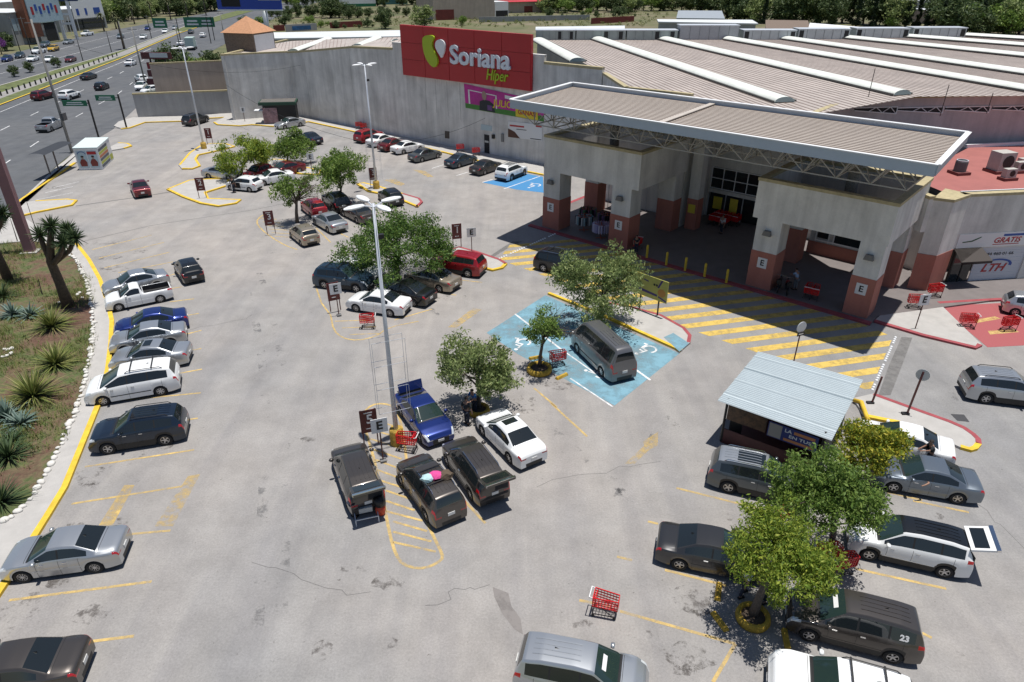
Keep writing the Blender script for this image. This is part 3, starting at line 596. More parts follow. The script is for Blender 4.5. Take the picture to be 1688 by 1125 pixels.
def fit(name, s, x0, y0, x1, y1, M, m, parent, d=0.03, ext=0.08, off=0.0, shear=0.0):
    me = text_mesh(s, 1.0, m, 0.5, off, shear); co = np.empty(len(me.vertices) * 3); me.vertices.foreach_get('co', co); co = co.reshape(-1, 3)
    lo, hi = co.min(0), co.max(0); sx, sy = (x1 - x0) / (hi[0] - lo[0]), (y1 - y0) / (hi[1] - lo[1])
    o = link(name, me, parent); o.matrix_world = M @ Matrix.Translation((x0 - lo[0] * sx, y0 - lo[1] * sy, d + ext)) @ Matrix.Diagonal((sx, sy, ext * 2, 1)); return o
SORI = mat('letter_white', (0.66, 0.70, 0.76), 0.4)
a = sgp(418, 425); b = sgp(815, 312); fit('lettering', 'Soriana', a[0], a[1] + 0.02, b[0], a[1] + 2.3, SM, SORI, sg, 0.03, 0.12, 0.026)
a = sgp(655, 545); b = sgp(800, 470); fit('lettering', 'Híper', a[0], a[1] - .1, b[0], a[1] + 1.55, SM, LIME, sg, 0.03, 0.07, 0.012, 0.25)
rebase(sg, WP(37.5, 8.6, -0.3))
# ---------------------------------------------------------------- posters under it
def poster(name, label, px, m):
    o = root(name, label, 'banner'); q = wrect(px); wallpart('sheet', q, WM, m, o, 0.03, 0.02); c = WP(sum(p[0] for p in q) / 4, min(p[1] for p in q), -0.02); rebase(o, c); return o, q
po, q = poster('football_banner', 'magenta and green banner with a goal and yellow lettering below the red sign', [(765, 138), (897, 168), (897, 201), (768, 178)], mat('banner_magenta', (0.46, 0.02, 0.26), 0.5, var=.25, scale=.6))
def bil(q, u, v):  # corners tl,tr,br,bl
    t = [q[0][i] * (1 - u) + q[1][i] * u for i in (0, 1)]; b_ = [q[3][i] * (1 - u) + q[2][i] * u for i in (0, 1)]; return (t[0] * (1 - v) + b_[0] * v, t[1] * (1 - v) + b_[1] * v)
def bp(name, pts, m, o, q, d): return wallpart(name, [bil(q, *p) for p in pts], WM, m, o, d, 0.008)
PITCHG = mat('banner_green', (0.05, 0.20, 0.03), 0.5); PY = mat('banner_yellow', (0.66, 0.50, 0.03), 0.5); PSK = mat('print_skin', (0.34, 0.23, 0.19), 0.6); PSUIT = mat('print_suit', (0.02, 0.022, 0.03), 0.6); PW_ = mat('print_white', (0.7, 0.7, 0.7), 0.5)
bp('pitch', [(0, 0.8), (1, 0.72), (1, 1), (0, 1)], PITCHG, po, q, 0.055)
for z in [[(0.05, 0.2), (0.07, 0.2), (0.07, 0.8), (0.05, 0.8)], [(0.05, 0.2), (0.42, 0.2), (0.42, 0.24), (0.05, 0.24)], [(0.41, 0.2), (0.425, 0.2), (0.425, 0.8), (0.41, 0.8)]]: bp('goal_post', z, PW_, po, q, 0.056)
bp('printed_suit', [(0.19, 0.98), (0.2, 0.6), (0.26, 0.5), (0.33, 0.5), (0.38, 0.62), (0.4, 0.98)], PSUIT, po, q, 0.066)
wallpart('printed_head', [bil(q, 0.265 + 0.03 * math.cos(t * 0.5), 0.32 + 0.2 * math.sin(t * 0.5)) for t in range(13)], WM, PSK, po, 0.075, 0.008)
bp('printed_ball', [(0.3, 0.7), (0.36, 0.7), (0.36, 0.92), (0.3, 0.92)], mat('print_purple', (0.13, 0.05, 0.2), 0.5), po, q, 0.076)
a, b = bil(q, 0.37, 0.66), bil(q, 0.97, 0.34); fit('lettering', 'JULIOREGALA', a[0], a[1] - 0.35, b[0], a[1] + 0.75, WM, PY, po, 0.065, 0.008, 0.02, 0.1)
bp('yellow_box', [(0.66, 0.58), (0.93, 0.58), (0.93, 0.98), (0.66, 0.98)], PY, po, q, 0.08)
a, b = bil(q, 0.69, 0.93), bil(q, 0.91, 0.75); fit('lettering', 'GANAS!', a[0], min(a[1], b[1]) + 0.2, b[0], min(a[1], b[1]) + 0.75, WM, SIGNR, po, 0.09, 0.008, 0.02)
bp('white_tag', [(0.53, 0.1), (0.72, 0.1), (0.72, 0.25), (0.53, 0.25)], PW_, po, q, 0.056)
po, q = poster('white_banner', 'white notice banner with red heading beside the portico, under the magenta banner', [(838, 200), (894, 206), (894, 233), (838, 226)], PW_)
bp('red_tag', [(0.82, 0.04), (0.99, 0.04), (0.99, 0.17), (0.82, 0.17)], SIGNR, po, q, 0.055); bp('brown_corner', [(0, 0.45), (0.2, 0.62), (0.36, 1.0), (0, 1.0)], mat('print_brown', (0.09, 0.035, 0.02), 0.5), po, q, 0.055)
for v0, v1, u0, u1 in [(0.2, 0.3, 0.05, 0.48), (0.42, 0.46, 0.25, 0.55), (0.9, 0.95, 0.66, 0.98)]: bp('text_line', [(u0, v0), (u1, v0), (u1, v1), (u0, v1)], SIGNR if v0 == 0.2 else PSUIT, po, q, 0.055)
# ---------------------------------------------------------------- the portico: two blocks on piers
port = root('entrance_portico', 'grey rendered entrance portico on terracotta footed piers in front of the supermarket doors', 'portico')
def ebox(name, s0, s1, t0, t1, z0, z1, m, parent=port):
    c = MB(); c.prism([E(s0, t0), E(s1, t0), E(s1, t1), E(s0, t1)], z0, z1); return c.build(name, m, parent)
def pier(s0, s1, t0, t1, ztop=5.45):
    o = ebox('pier', s0, s1, t0, t1, 3.0, ztop, PWALL); ebox('pier_foot', s0 - 0.03, s1 + 0.03, t0 - 0.03, t1 + 0.03, 0.1, 3.0, TERRA, o); return o
for s0, s1 in ((0, 1.86), (7.46, 9.35), (20.25, 22.1), (27.5, 29.1)): pier(s0, s1, 0, 1.7)
for s0, s1 in ((0, 1.5), (8.2, 9.8), (20.0, 21.5), (27.4, 29.0)): pier(s0, s1, 6.6, 8.0)
for s0, s1, zt in ((0, 10.0, 8.4), (19.85, 29.2, 8.2)):
    ebox('front_beam', s0, s1, 0, 0.4, 5.45, zt, PWALL); ebox('side_beam', s0, s0 + 0.4, 0.4, 8.2, 5.45, zt, PWALL); ebox('side_beam', s1 - 0.4, s1, 0.4, 8.2, 5.45, zt, PWALL); ebox('back_beam', s0 + 0.4, s1 - 0.4, 7.8, 8.2, 5.45, zt, PWALL)
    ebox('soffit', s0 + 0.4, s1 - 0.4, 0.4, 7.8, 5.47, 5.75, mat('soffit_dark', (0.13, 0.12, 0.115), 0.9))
    for a in ((s0 - 0.06, s1 + 0.06, -0.06, 0.46), (s0 - 0.06, s0 + 0.46, 0.46, 8.26), (s1 - 0.46, s1 + 0.06, 0.46, 8.26), (s0 + 0.46, s1 - 0.46, 7.74, 8.26)): ebox('coping', *a, zt - 0.02, zt + 0.2, COPING)
# walls of the recess and the doors
ebox('recess_wall', 9.4, 9.8, 8.2, 13.2, 0.1, 10.5, PWALL); ebox('back_wall', -1.8, 10.0, 10.6, 11.0, 0.1, 8.2, PWALL); ebox('recess_wall', 26, 26.4, 8.2, 13.2, 0.1, 8.0, PWALL)
ebox('door_wall', 9.6, 10.0, 13.2, 13.6, 0.1, 10.5, PWALL); ebox('door_wall', 10.0, 17.1, 13.2, 13.6, 4.95, 10.5, PWALL); ebox('door_backing', 9.8, 17.3, 13.9, 14.0, 0.1, 5.2, DARK); ebox('door_wall', 14.9, 17.1, 13.22, 13.58, 2.85, 4.95, PWALL); ebox('door_wall', 17.1, 26, 13.2, 13.6, 0.1, 8.0, PWALL); ebox('door_lintel', 10.0, 17.1, 13.1, 13.65, 2.5, 2.85, PWALL)
EM = frame(E(0, 13.2, 0), (U.x, U.y, 0)); DM = frame(E(0, 8.2, 0), (U.x, U.y, 0))
for i in range(4):
    for j in range(2): wallpart('window_pane', rect(10.02 + i * 1.2, 2.9 + j * 1.0, 11.17 + i * 1.2, 3.86 + j * 1.0), EM, SGLASS, port, -0.2, 0.03)
fm = MB()
for i in range(5): fm.box(E(10.02 + i * 1.2, 13.28, 3.9), (0.07, 0.07, 2.05), math.atan2(U.y, U.x))
for z in (2.92, 3.88, 4.86): fm.bar(E(10.0, 13.27, z), E(14.9, 13.27, z), 0.07)
fm.build('window_frame', WHITE, port)
for i in range(4): wallpart('door_pane', rect(10.1 + i * 1.75, 0.18, 11.7 + i * 1.75, 2.48), EM, SGLASS, port, -0.2, 0.03)
fm = MB()
for i in range(5): fm.box(E(10.02 + i * 1.75, 13.25, 1.3), (0.09, 0.09, 2.4), math.atan2(U.y, U.x))
fm.build('door_frame', GALV, port)
NOTY = mat('yellow_notice', (0.62, 0.50, 0.05), 0.5)
for x0, x1, y0, y1 in ((10.5, 11.4, 0.9, 2.1), (12.2, 13.0, 0.5, 2.2)): wallpart('door_notice', rect(x0, y0, x1, y1), EM, NOTY, port, -0.16, 0.02)
pil = E(9.9, 7.2); o = ebox('pier', 10.3, 11.3, 8.4, 9.4, 3.0, 9.0, PWALL); ebox('pier_foot', 10.27, 11.33, 8.37, 9.43, 0.1, 3.0, TERRA, o)
wallpart('yellow_notice', rect(10.45, 1.7, 11.15, 2.5), frame(E(0, 8.34, 0), (U.x, U.y, 0)), NOTY, port, 0.01, 0.02)
# E signs, lamps on the piers
PM = frame(E(0, -0.03, 0), (U.x, U.y, 0))
for x in (0.9, 8.35, 21.2, 28.3):
    p_ = wallpart('pier_sign', rect(x - 0.36, 1.75, x + 0.36, 2.55), PM, PW_, port, 0.005, 0.03); walltext('pier_sign_letter', 'E', 0.62, PM, x, 2.15, BLACK, p_, 0.04, 0.004, 0.015)
    if x in (0.9, 8.35, 21.2, 28.3): wallpart('wall_lamp', [(x - 0.32, 4.35), (x + 0.32, 4.35), (x + 0.22, 4.72), (x - 0.22, 4.72)], PM, mat('lamp_grey', (0.16, 0.155, 0.15), 0.6), port, 0.035, 0.28)
# right block shop windows
for x0, x1, y0, y1 in ((21.8, 22.7, 1.6, 4.0), (23.2, 26.2, 1.4, 4.0)): wallpart('shop_window', rect(x0, y0, x1, y1), DM, SGLASS, port, -1.72, 0.06); 
ebox('shop_wall', 21.2, 27.6, 9.9, 10.2, 0.1, 5.4, PWALL); ebox('shop_wall_foot', 21.15, 27.65, 9.84, 10.26, 0.1, 1.2, TERRA)
fm = MB()
for x in (21.7, 22.75, 23.15, 26.25): fm.box(E(x, 9.86, 2.7), (0.1, 0.08, 2.8), math.atan2(U.y, U.x))
fm.bar(E(21.7, 9.86, 4.08), E(26.25, 9.86, 4.08), 0.1); fm.bar(E(21.7, 9.86, 1.4), E(26.25, 9.86, 1.4), 0.1); fm.build('shop_window_frame', WHITE, port)
rebase(port, E(14, 0, 0))
# ---------------------------------------------------------------- canopy
can = root('entrance_canopy', 'long flat ribbed canopy with white fascia on a steel space truss over the entrance', 'canopy')
cs0, cs1, ct0, ct1 = -0.4, 31.3, -4.15, 5.5; ZC = 12.0
sh = MB(); sh.quad(E(cs0, ct0, ZC - 0.32), E(cs1, ct0, ZC - 0.32), E(cs1 - 0.4, ct1, ZC - 0.12), E(cs0 - 0.9, ct1, ZC - 0.12)); sh.build('roof_sheet', CANM, can)
rb = MB(); nr = 23
for i in range(nr):
    f = (i + 0.5) / nr; t = ct0 + (ct1 - ct0) * f; z = ZC - 0.32 + 0.2 * f; rb.bar(E(cs0 + 0.1 - 0.9 * f, t, z + 0.016), E(cs1 - 0.1 - 0.4 * f, t, z + 0.016), 0.11, 0.03)
rb.build('roof_ribs', CANR, can)['kind'] = 'stuff'
c = MB(); c.bar(E(13.2, ct0 + 0.1, ZC - 0.2), E(12.9, ct1 - 0.1, ZC), 0.45, 0.06); c.build('joint_cover', CANM, can)
FASC = mat('fascia_blue_grey', (0.40, 0.46, 0.52), 0.5, var=0.04, scale=1)
def ebar(name, a, b, wd, hh, m): c = MB(); c.bar(a, b, wd, hh); return c.build(name, m, can)
ebar('fascia', E(cs0, ct0, ZC - 0.32), E(cs1, ct0, ZC - 0.32), 0.1, 0.64, FASC); ebar('fascia_cap', E(cs0 - 0.05, ct0, ZC + 0.04), E(cs1 + 0.05, ct0, ZC + 0.04), 0.24, 0.06, WHITE)
for a, b in ((E(cs0, ct0 + 0.06, ZC - 0.3), E(cs0 - 0.9, ct1, ZC - 0.1)), (E(cs1, ct0 + 0.06, ZC - 0.3), E(cs1 - 0.4, ct1, ZC - 0.1)), (E(cs0 - 0.9, ct1, ZC - 0.1), E(cs1 - 0.4, ct1, ZC - 0.1))):
    ebar('fascia', a, b, 0.12, 0.6, FASC); ebar('fascia_cap', a + Vector((0, 0, 0.34)), b + Vector((0, 0, 0.34)), 0.34, 0.06, WHITE)
tr = MB(); ns, ntt = 15, 4; ds = (cs1 - cs0 - 0.8) / ns; dt = (ct1 - ct0 - 0.6) / ntt
TN = lambda i, j: E(cs0 + 0.4 + i * ds, ct0 + 0.3 + j * dt, ZC - 0.55); BN = lambda i, j: E(cs0 + 0.4 + (i + 0.5) * ds, ct0 + 0.3 + (j + 0.5) * dt, ZC - 2.0)
for i in range(ns + 1):
    for j in range(ntt + 1):
        if i < ns: tr.bar(TN(i, j), TN(i + 1, j), 0.07)
        if j < ntt: tr.bar(TN(i, j), TN(i, j + 1), 0.07)
        if i < ns and j < ntt:
            for a in (TN(i, j), TN(i + 1, j), TN(i, j + 1), TN(i + 1, j + 1)): tr.bar(a, BN(i, j), 0.06)
            if i < ns - 1: tr.bar(BN(i, j), BN(i + 1, j), 0.075)
            if j < ntt - 1: tr.bar(BN(i, j), BN(i, j + 1), 0.075)
tr.build('space_truss', STEEL, can)
COLM = mat('pebble_column', (0.24, 0.22, 0.19), 0.9, var=0.5, scale=10, bump=0.8, bscale=12)
for s, t in ((4.6, 4.2), (25.0, 4.2)):
    c = MB(); c.tube([E(s, t, 5.75), E(s, t, 10.0)], 0.42, 14); c.build('column', COLM, can, True)
rebase(can, E(14.9, 0.6, 5.75))
# ---------------------------------------------------------------- shop wing on the right
wing = root('shop_wing', 'low grey shop wing with red coated roof, roller shutter and awning right of the entrance', 'building')
A0 = Vector((32.3, 48.35)); UWg = Vector((0.991, 0.136)); NWg = Vector((-0.136, 0.991)); GM = frame((A0.x, A0.y, 0), (UWg.x, UWg.y, 0))
def gbox(name, s0, s1, t0, t1, z0, z1, m, parent=wing):
    c = MB(); p = lambda s, t: A0 + UWg * s + NWg * t; c.prism([p(s0, t0), p(s1, t0), p(s1, t1), p(s0, t1)], z0, z1); return c.build(name, m, parent)
gbox('front_wall', 0.6, 30, 0.0, 0.4, 2.9, 7.0, PWALL); gbox('coping', 0.5, 30, -0.06, 0.46, 7.0, 7.2, COPING); gbox('coping_trim', 0.6, 30, 0.5, 0.6, 7.0, 7.26, WHITE)
pp5 = [Vector((30.25, 47.67)), Vector((31.36, 47.12)), Vector((33.3, 48.45)), Vector((32.2, 49.8))]
c = MB(); c.prism(pp5, 2.95, 7.0); pr = c.build('pillar', PWALL, wing); c = MB(); ce = sum(pp5, Vector((0, 0))) / 4; c.prism([ce + (p - ce) * 1.03 for p in pp5], 0.1, 2.95); c.build('pillar_foot', TERRA, pr); c = MB(); c.prism([ce + (p - ce) * 1.06 for p in pp5], 7.0, 7.2); c.build('coping', COPING, pr)
lw = [E(28.6, 8.4), pp5[0]]; wallrun('link_wall', [pp5[0], E(28.9, 8.2)], 4.6, 7.1, 0.4, PWALL, wing, COPING); wallrun('link_shop', [pp5[3] + NWg * 2.2, E(29.2, 11.5)], 0.1, 4.6, 0.3, PWALL, wing)
lm_ = frame((*E(29.2, 11.5), 0), (*(pp5[3] + NWg * 2.2 - E(29.2, 11.5)), 0)); LL = (pp5[3] + NWg * 2.2 - E(29.2, 11.5)).length
wallpart('shop_door', rect(LL * 0.42, 0.15, LL * 0.8, 2.9), lm_, WHITE, wing, 0.01, 0.04); wallpart('door_pane', rect(LL * 0.47, 0.7, LL * 0.75, 2.6), lm_, mat('ochre_window', (0.12, 0.10, 0.02), 0.15, spec=0.6), wing, 0.055, 0.02); wallpart('sign_strip', rect(0, 3.2, LL, 4.4), lm_, DARK, wing, 0.01, 0.03)
gbox('back_wall', 0.6, 30, 2.3, 2.6, 0.1, 4.2, mat('shop_inside', (0.10, 0.095, 0.09), 0.9))
gbox('shop_front', 1.6, 3.2, 0.15, 0.25, 0.1, 2.9, SGLASS); gbox('shop_front_frame', 1.5, 1.6, 0.1, 0.3, 0.1, 2.9, BLACK); gbox('shop_front_frame', 2.4, 2.46, 0.1, 0.3, 0.1, 2.9, BLACK)
SLAT = mat('shutter_slat', (0.50, 0.53, 0.58), 0.5)
for i in range(18): gbox('shutter_slat', 3.35, 7.5, 0.12 + (0.0 if i % 2 else 0.008), 0.2, 0.13 + i * 0.153, 0.13 + i * 0.153 + 0.146, SLAT)
gbox('front_wall', 7.5, 30, 0.02, 0.42, 0.1, 2.9, PWALL)
RT = mat('shop_red', (0.36, 0.015, 0.02), 0.5); BT = mat('shop_blue', (0.02, 0.07, 0.30), 0.5)
GM2 = GM @ Matrix.Translation((0, 0, -0.12))
fit('shutter_lettering', 'LTH', 4.15, 0.85, 6.25, 1.5, GM2, RT, wing, 0.01, 0.006, 0.02, 0.3)
wallpart('shutter_swoosh', ell(5.4, 1.4, 1.25, 0.5, 12, R(-15), R(150)) + ell(5.35, 1.42, 1.05, 0.34, 12, R(150), R(-15)), GM2, BT, wing, 0.01, 0.006)
fit('shutter_lettering', '844 460 01 66', 4.0, 2.2, 6.45, 2.45, GM2, BLACK, wing, 0.01, 0.004)
wallpart('shop_board', rect(1.2, 3.0, 12, 4.1), GM, PW_, wing, 0.005, 0.05); fit('board_lettering', 'GRATIS', 4.25, 3.28, 6.5, 3.72, GM, RT, wing, 0.06, 0.006, 0.02, 0.25)
wallpart('board_stripe', rect(4.9, 3.8, 12, 3.98), GM, BT, wing, 0.056, 0.006); wallpart('board_curve', [(1.6, 3.42), (2.4, 3.48), (3.0, 3.75), (3.1, 3.85), (3.0, 3.85), (2.3, 3.57), (1.6, 3.5)], GM, mat('dark_green_print', (0.02, 0.07, 0.03), 0.5), wing, 0.06, 0.006)
wallpart('board_line', rect(4.2, 3.14, 6.4, 3.2), GM, RT, wing, 0.056, 0.005)
aw = MB(); p = lambda s, t, z: Vector((*(A0 + UWg * s + NWg * t), z))
aw.add([p(1.1, -0.02, 3.0), p(3.4, -0.02, 3.0), p(3.6, -1.2, 2.35), p(1.0, -1.2, 2.35), p(3.6, -1.2, 2.15), p(1.0, -1.2, 2.15)], [(0, 3, 2, 1), (3, 5, 4, 2), (0, 1, 2, 4, 5, 3)]); aw.build('awning', mat('awning_brown', (0.055, 0.045, 0.04), 0.8), wing)
rr = pxs([(1505, 296), (1562, 262), (1600, 242), (1690, 236), (1950, 222), (2100, 300), (1900, 318), (1690, 322), (1578, 326)], 6.3); flat('roof', rr, 6.3, REDROOF, wing)
c = MB(); c.bar(G(1592, 241, 6.45), G(1700, 236, 6.45), 0.3, 0.3); c.bar(G(1700, 236, 6.45), G(1950, 222, 6.45), 0.3, 0.3); c.build('roof_flashing', WHITE, wing)
rebase(wing, (A0.x + 4, A0.y + 0.2, 0))
def acunit(px, w_, d_, h_, z, label, kind, rz=0.2):
    p = G(*px, z); o = root('air_conditioner', label, 'air conditioner', p, rz, 'air conditioners on the red roof'); c = MB(); c.box((0, 0, 0.12), (w_ + 0.3, d_ + 0.3, 0.24)); c.build('base', mat('ac_base', (0.16, 0.05, 0.045), 0.8), o)
    if kind == 'round':
        c = MB(); c.lathe([(0.01, 0.24), (w_ / 2, 0.24), (w_ / 2, h_ + 0.2), (w_ / 2 - 0.05, h_ + 0.25), (0.01, h_ + 0.22)], 16); c.build('casing', mat('ac_dark_grey', (0.11, 0.12, 0.12), 0.6), o); c = MB(); c.lathe([(w_ / 2 - 0.1, h_ + 0.26), (w_ / 2 - 0.02, h_ + 0.26), (w_ / 2 - 0.02, h_ + 0.32), (w_ / 2 - 0.1, h_ + 0.32)], 16); c.build('fan_ring', LGREY, o)
    else:
        c = MB(); c.box((0, 0, 0.24 + h_ / 2), (w_, d_, h_)); c.build('casing', mat('ac_beige', (0.44, 0.42, 0.38), 0.6, var=0.1, scale=3), o)
        c = MB(); c.lathe([(0.01, -d_ / 2 - 0.03), (min(w_, h_) * 0.36, -d_ / 2 - 0.03), (min(w_, h_) * 0.36, -d_ / 2 - 0.005)], 14, (w_ * 0.05, 0, 0.24 + h_ * 0.5), 'Y'); c.build('fan_grille', BLACK, o)
acunit((1645, 284), 1.5, 1.2, 1.5, 6.3, 'large beige rooftop cooler with a dark side fan on the red roof', 'box'); acunit((1580, 287), .95, .95, .85, 6.3, 'dark round condenser on a maroon plinth near the canopy end', 'round')
acunit((1660, 297), 1.0, 0.5, 0.7, 6.3, 'small white split condenser nearest the camera on the red roof', 'box'); acunit((1678, 285), 0.9, 0.5, 0.7, 6.3, 'small white split condenser between two others on the red roof', 'box'); acunit((1684, 277), 0.9, 0.5, 0.6, 6.3, 'small white split condenser farthest back at the right edge', 'box')
d = root('satellite_dish', 'white satellite dish on the parapet below the canopy end', 'satellite dish', G(1515, 301, 7.2), 0); c = MB(); c.lathe([(0.01, 0), (0.3, 0.05), (0.55, 0.2)], 14); c.build('dish', WHITE, d, True, (0, 0, 0.45), (R(55), 0, R(40))); c = MB(); c.tube([(0, 0, -0.85), (0, 0, 0.45)], 0.03); c.build('mast', GALV, d)
# plant row at the back of the roof
for i, (x0, x1, y0, y1) in enumerate([(884, 948, 51, 66.5), (950, 1031, 51, 66.5), (1033, 1116, 51, 66.5), (1120, 1216, 43, 66), (1225, 1311, 51, 66), (1315, 1399, 49, 65), (1410, 1497, 48, 63), (1504, 1591, 47, 61.5)]):
    a, b = RP(x0, y1), RP(x1, y1); d_ = Vector((0.1, 1, 0)); hh = 0
    hh = HT((a.x, a.y), y0) - a.z; o = root('rooftop_plant', ['grey green plant housing next to the red sign at the back of the roof', 'pale green plant housing with a dark doorway at the back of the roof', 'long pale plant housing with small pipes left of the tall grey block', 'tall pale grey plant block at the back of the roof', 'galvanised ventilation box right of the tall grey block', 'galvanised ventilation box in front of the white sheet roof', 'galvanised ventilation box third from the right end of the roof', 'galvanised ventilation box nearest the trees at the right end of the roof'][i], 'plant housing', (a + b) / 2, 0, 'plant housings along the back of the roof')
    L = (b - a).length; c = MB(); rz = math.atan2((b - a).y, (b - a).x); o.rotation_euler = (0, 0, rz); c.box((0, 1.3, hh / 2), (L, 2.4, hh)); c.build('casing', mat('plant_grey_green', (0.30, 0.34, 0.33), 0.6, 0.1, var=0.12, scale=0.8) if i < 3 else GALV if i > 3 else mat('plant_grey', (0.36, 0.37, 0.39), 0.7, var=0.1), o)
    c = MB(); c.box((0, 1.3, hh + 0.05), (L + 0.2, 2.6, 0.1)); c.build('cap', LGREY, o)
    if i != 3:
        for sx in ((-0.44, 0.44) if i > 3 else (0.1, 0.4)): c = MB(); c.box((L * sx, 0.07, hh * 0.5), (L * 0.08, 0.06, hh * 0.8)); c.build('louvre', BLACK if i > 3 or i == 1 else DARK, o)
    for q in range(1, 6): c = MB(); c.box((L * (q / 6 - 0.5), 0.08, hh / 2), (0.04, 0.05, hh * 0.96)); c.build('seam', mat('seam_dark', (0.2, 0.22, 0.22), 0.7), o)
for px_, ty in [((1430, 166), 113), ((1553, 180), 140), ((1630, 176), 153)]:
    p = G(*px_, 10.7); h_ = HT((p.x, p.y), ty); c = MB(); c.tube([(0, 0, -0.6), (0, 0, h_ - 10.7)], 0.035, 5); o = c.build('roof_rod', mat('rod_brown', (0.09, 0.07, 0.06), 0.7), None, loc=(p.x, p.y, 10.7)); tag(o, ['tall thin rod on the roof wall left of the other two', 'thin rod on the pinkish roof wall, middle of three', 'short thin rod on the pinkish roof wall, rightmost of three'][[113, 140, 153].index(ty)], 'rod', 'rods on the roof wall')
# ================================================================ vehicles
def pchip(xs, ys, x):
    return float(np.interp(x, xs, ys))
def smoothprof(ctrl, k=0.06):
    xs = [c[0] for c in ctrl]; ys = [c[1] for c in ctrl]
    def f(x):
        return (pchip(xs, ys, x - k) + 2 * pchip(xs, ys, x) + pchip(xs, ys, x + k) + pchip(xs, ys, x - k / 2) + pchip(xs, ys, x + k / 2)) / 6
    return f
# profile: x from rear (-) to front (+), as fractions of half the length; heights in metres
KINDS = {
 'sedan': dict(L=4.55, W=1.78, H=1.46, wb=2.67, r=0.32, belt=0.93, top=[(-1, .78), (-.985, .95), (-.90, 1.03), (-.66, 1.07), (-.32, 1.42), (-.1, 1.47), (.12, 1.45), (.47, 1.0), (.72, .93), (.93, .79), (1, .58)], ws=(.14, .46), rw=(-.64, -.33), sw=(-.50, .40), pil=(-.03,)),
 'hatch': dict(L=3.85, W=1.70, H=1.5, wb=2.45, r=0.3, belt=0.95, top=[(-1, .72), (-.985, .98), (-.93, 1.08), (-.76, 1.42), (-.5, 1.5), (-.1, 1.52), (.1, 1.50), (.5, 1.03), (.75, .95), (.94, .8), (1, .58)], ws=(.12, .49), rw=(-.92, -.77), sw=(-.68, .43), pil=(-.05,)),
 'suv': dict(L=4.55, W=1.86, H=1.68, wb=2.67, r=0.35, belt=1.08, top=[(-1, .75), (-.99, 1.0), (-.95, 1.2), (-.84, 1.6), (-.6, 1.67), (-.1, 1.7), (.1, 1.66), (.42, 1.17), (.7, 1.1), (.93, .97), (1, .62)], ws=(.12, .41), rw=(-.945, -.845), sw=(-.78, .36), pil=(-.02, -.42)),
 'mpv': dict(L=4.48, W=1.76, H=1.72, wb=2.775, r=0.32, belt=1.06, top=[(-1, .72), (-.99, 1.0), (-.955, 1.2), (-.87, 1.6), (-.6, 1.7), (-.1, 1.73), (.18, 1.68), (.55, 1.14), (.78, 1.05), (.95, .9), (1, .6)], ws=(.2, .54), rw=(-.95, -.875), sw=(-.82, .47), pil=(-.0, -.45)),
 'minivan': dict(L=4.9, W=1.98, H=1.75, wb=2.95, r=0.33, belt=1.05, top=[(-1, .72), (-.99, .98), (-.955, 1.15), (-.86, 1.62), (-.6, 1.72), (-.1, 1.75), (.2, 1.69), (.62, 1.1), (.82, 1.0), (.95, .85), (1, .58)], ws=(.22, .61), rw=(-.95, -.865), sw=(-.80, .53), pil=(.05, -.38)),
 'van': dict(L=5.35, W=1.9, H=2.28, wb=3.11, r=0.34, belt=1.22, top=[(-1, .7), (-.992, 1.2), (-.97, 1.4), (-.94, 2.1), (-.85, 2.24), (-.1, 2.28), (.5, 2.25), (.62, 2.1), (.86, 1.3), (.95, 1.1), (1, .6)], ws=(.63, .85), rw=(-.968, -.942), sw=(-.88, .72), pil=(.42, .05, -.45)),
 'pickup': dict(L=4.45, W=1.66, H=1.56, wb=2.72, r=0.31, belt=0.98, top=[(-1, .86), (-.985, 1.0), (-.2, 1.0), (-.14, 1.02), (-.08, 1.46), (.05, 1.54), (.2, 1.5), (.5, 1.03), (.75, .95), (.94, .8), (1, .56)], ws=(.21, .49), rw=(-.135, -.085), sw=(-.05, .43), pil=(), bed=True),
 'bigpickup': dict(L=5.4, W=1.9, H=1.82, wb=3.3, r=0.38, belt=1.15, top=[(-1, .95), (-.985, 1.15), (-.28, 1.15), (-.24, 1.18), (-.19, 1.7), (-.1, 1.8), (.16, 1.8), (.42, 1.22), (.7, 1.15), (.95, 1.02), (1, .65)], ws=(.17, .41), rw=(-.235, -.195), sw=(-.17, .37), pil=(.02,), bed=True),
}
_cm = {}
def wheel_meshes(r, style):
    k = ('w', round(r, 2), style)
    if k in _cm: return _cm[k]
    t = MB(); w_ = 0.21; t.lathe([(r * .62, -w_ / 2), (r * .93, -w_ / 2), (r, -w_ / 2 + .035), (r, w_ / 2 - .035), (r * .93, w_ / 2), (r * .62, w_ / 2)], 20, (0, 0, 0), 'Y'); t.lathe([(0.01, 0.02), (r * .64, 0.02)], 16, (0, 0, 0), 'Y')
    tm = t.mesh(TYRE, True, 'tyre'); q = MB(); ri = r * .64
    for sgn in (1, -1):
        y = sgn * (w_ / 2 - 0.012)
        q.lathe([(ri * .86, y), (ri, y), (ri, y - sgn * .05)], 20, (0, 0, 0), 'Y'); q.lathe([(0.005, y), (ri * .24, y), (ri * .26, y - sgn * .03)], 10, (0, 0, 0), 'Y')
        ns = {'five': 5, 'multi': 10, 'cover': 7}[style]; hw = {'five': .16, 'multi': .07, 'cover': .17}[style]
        for i in range(ns):
            a = 2 * math.pi * i / ns; ca, sa = math.cos(a), math.sin(a)
            P_ = lambda rad, tt: (rad * ca - tt * sa, y - sgn * .012, rad * sa + tt * ca)
            f = (0, 1, 2, 3) if sgn > 0 else (3, 2, 1, 0)
            q.add([P_(ri * .2, -hw * ri), P_(ri * .9, -hw * ri * .8), P_(ri * .9, hw * ri * .8), P_(ri * .2, hw * ri)], [f])
    rm = q.mesh(ALLOY, False, 'rim'); _cm[k] = (tm, rm); return _cm[k]
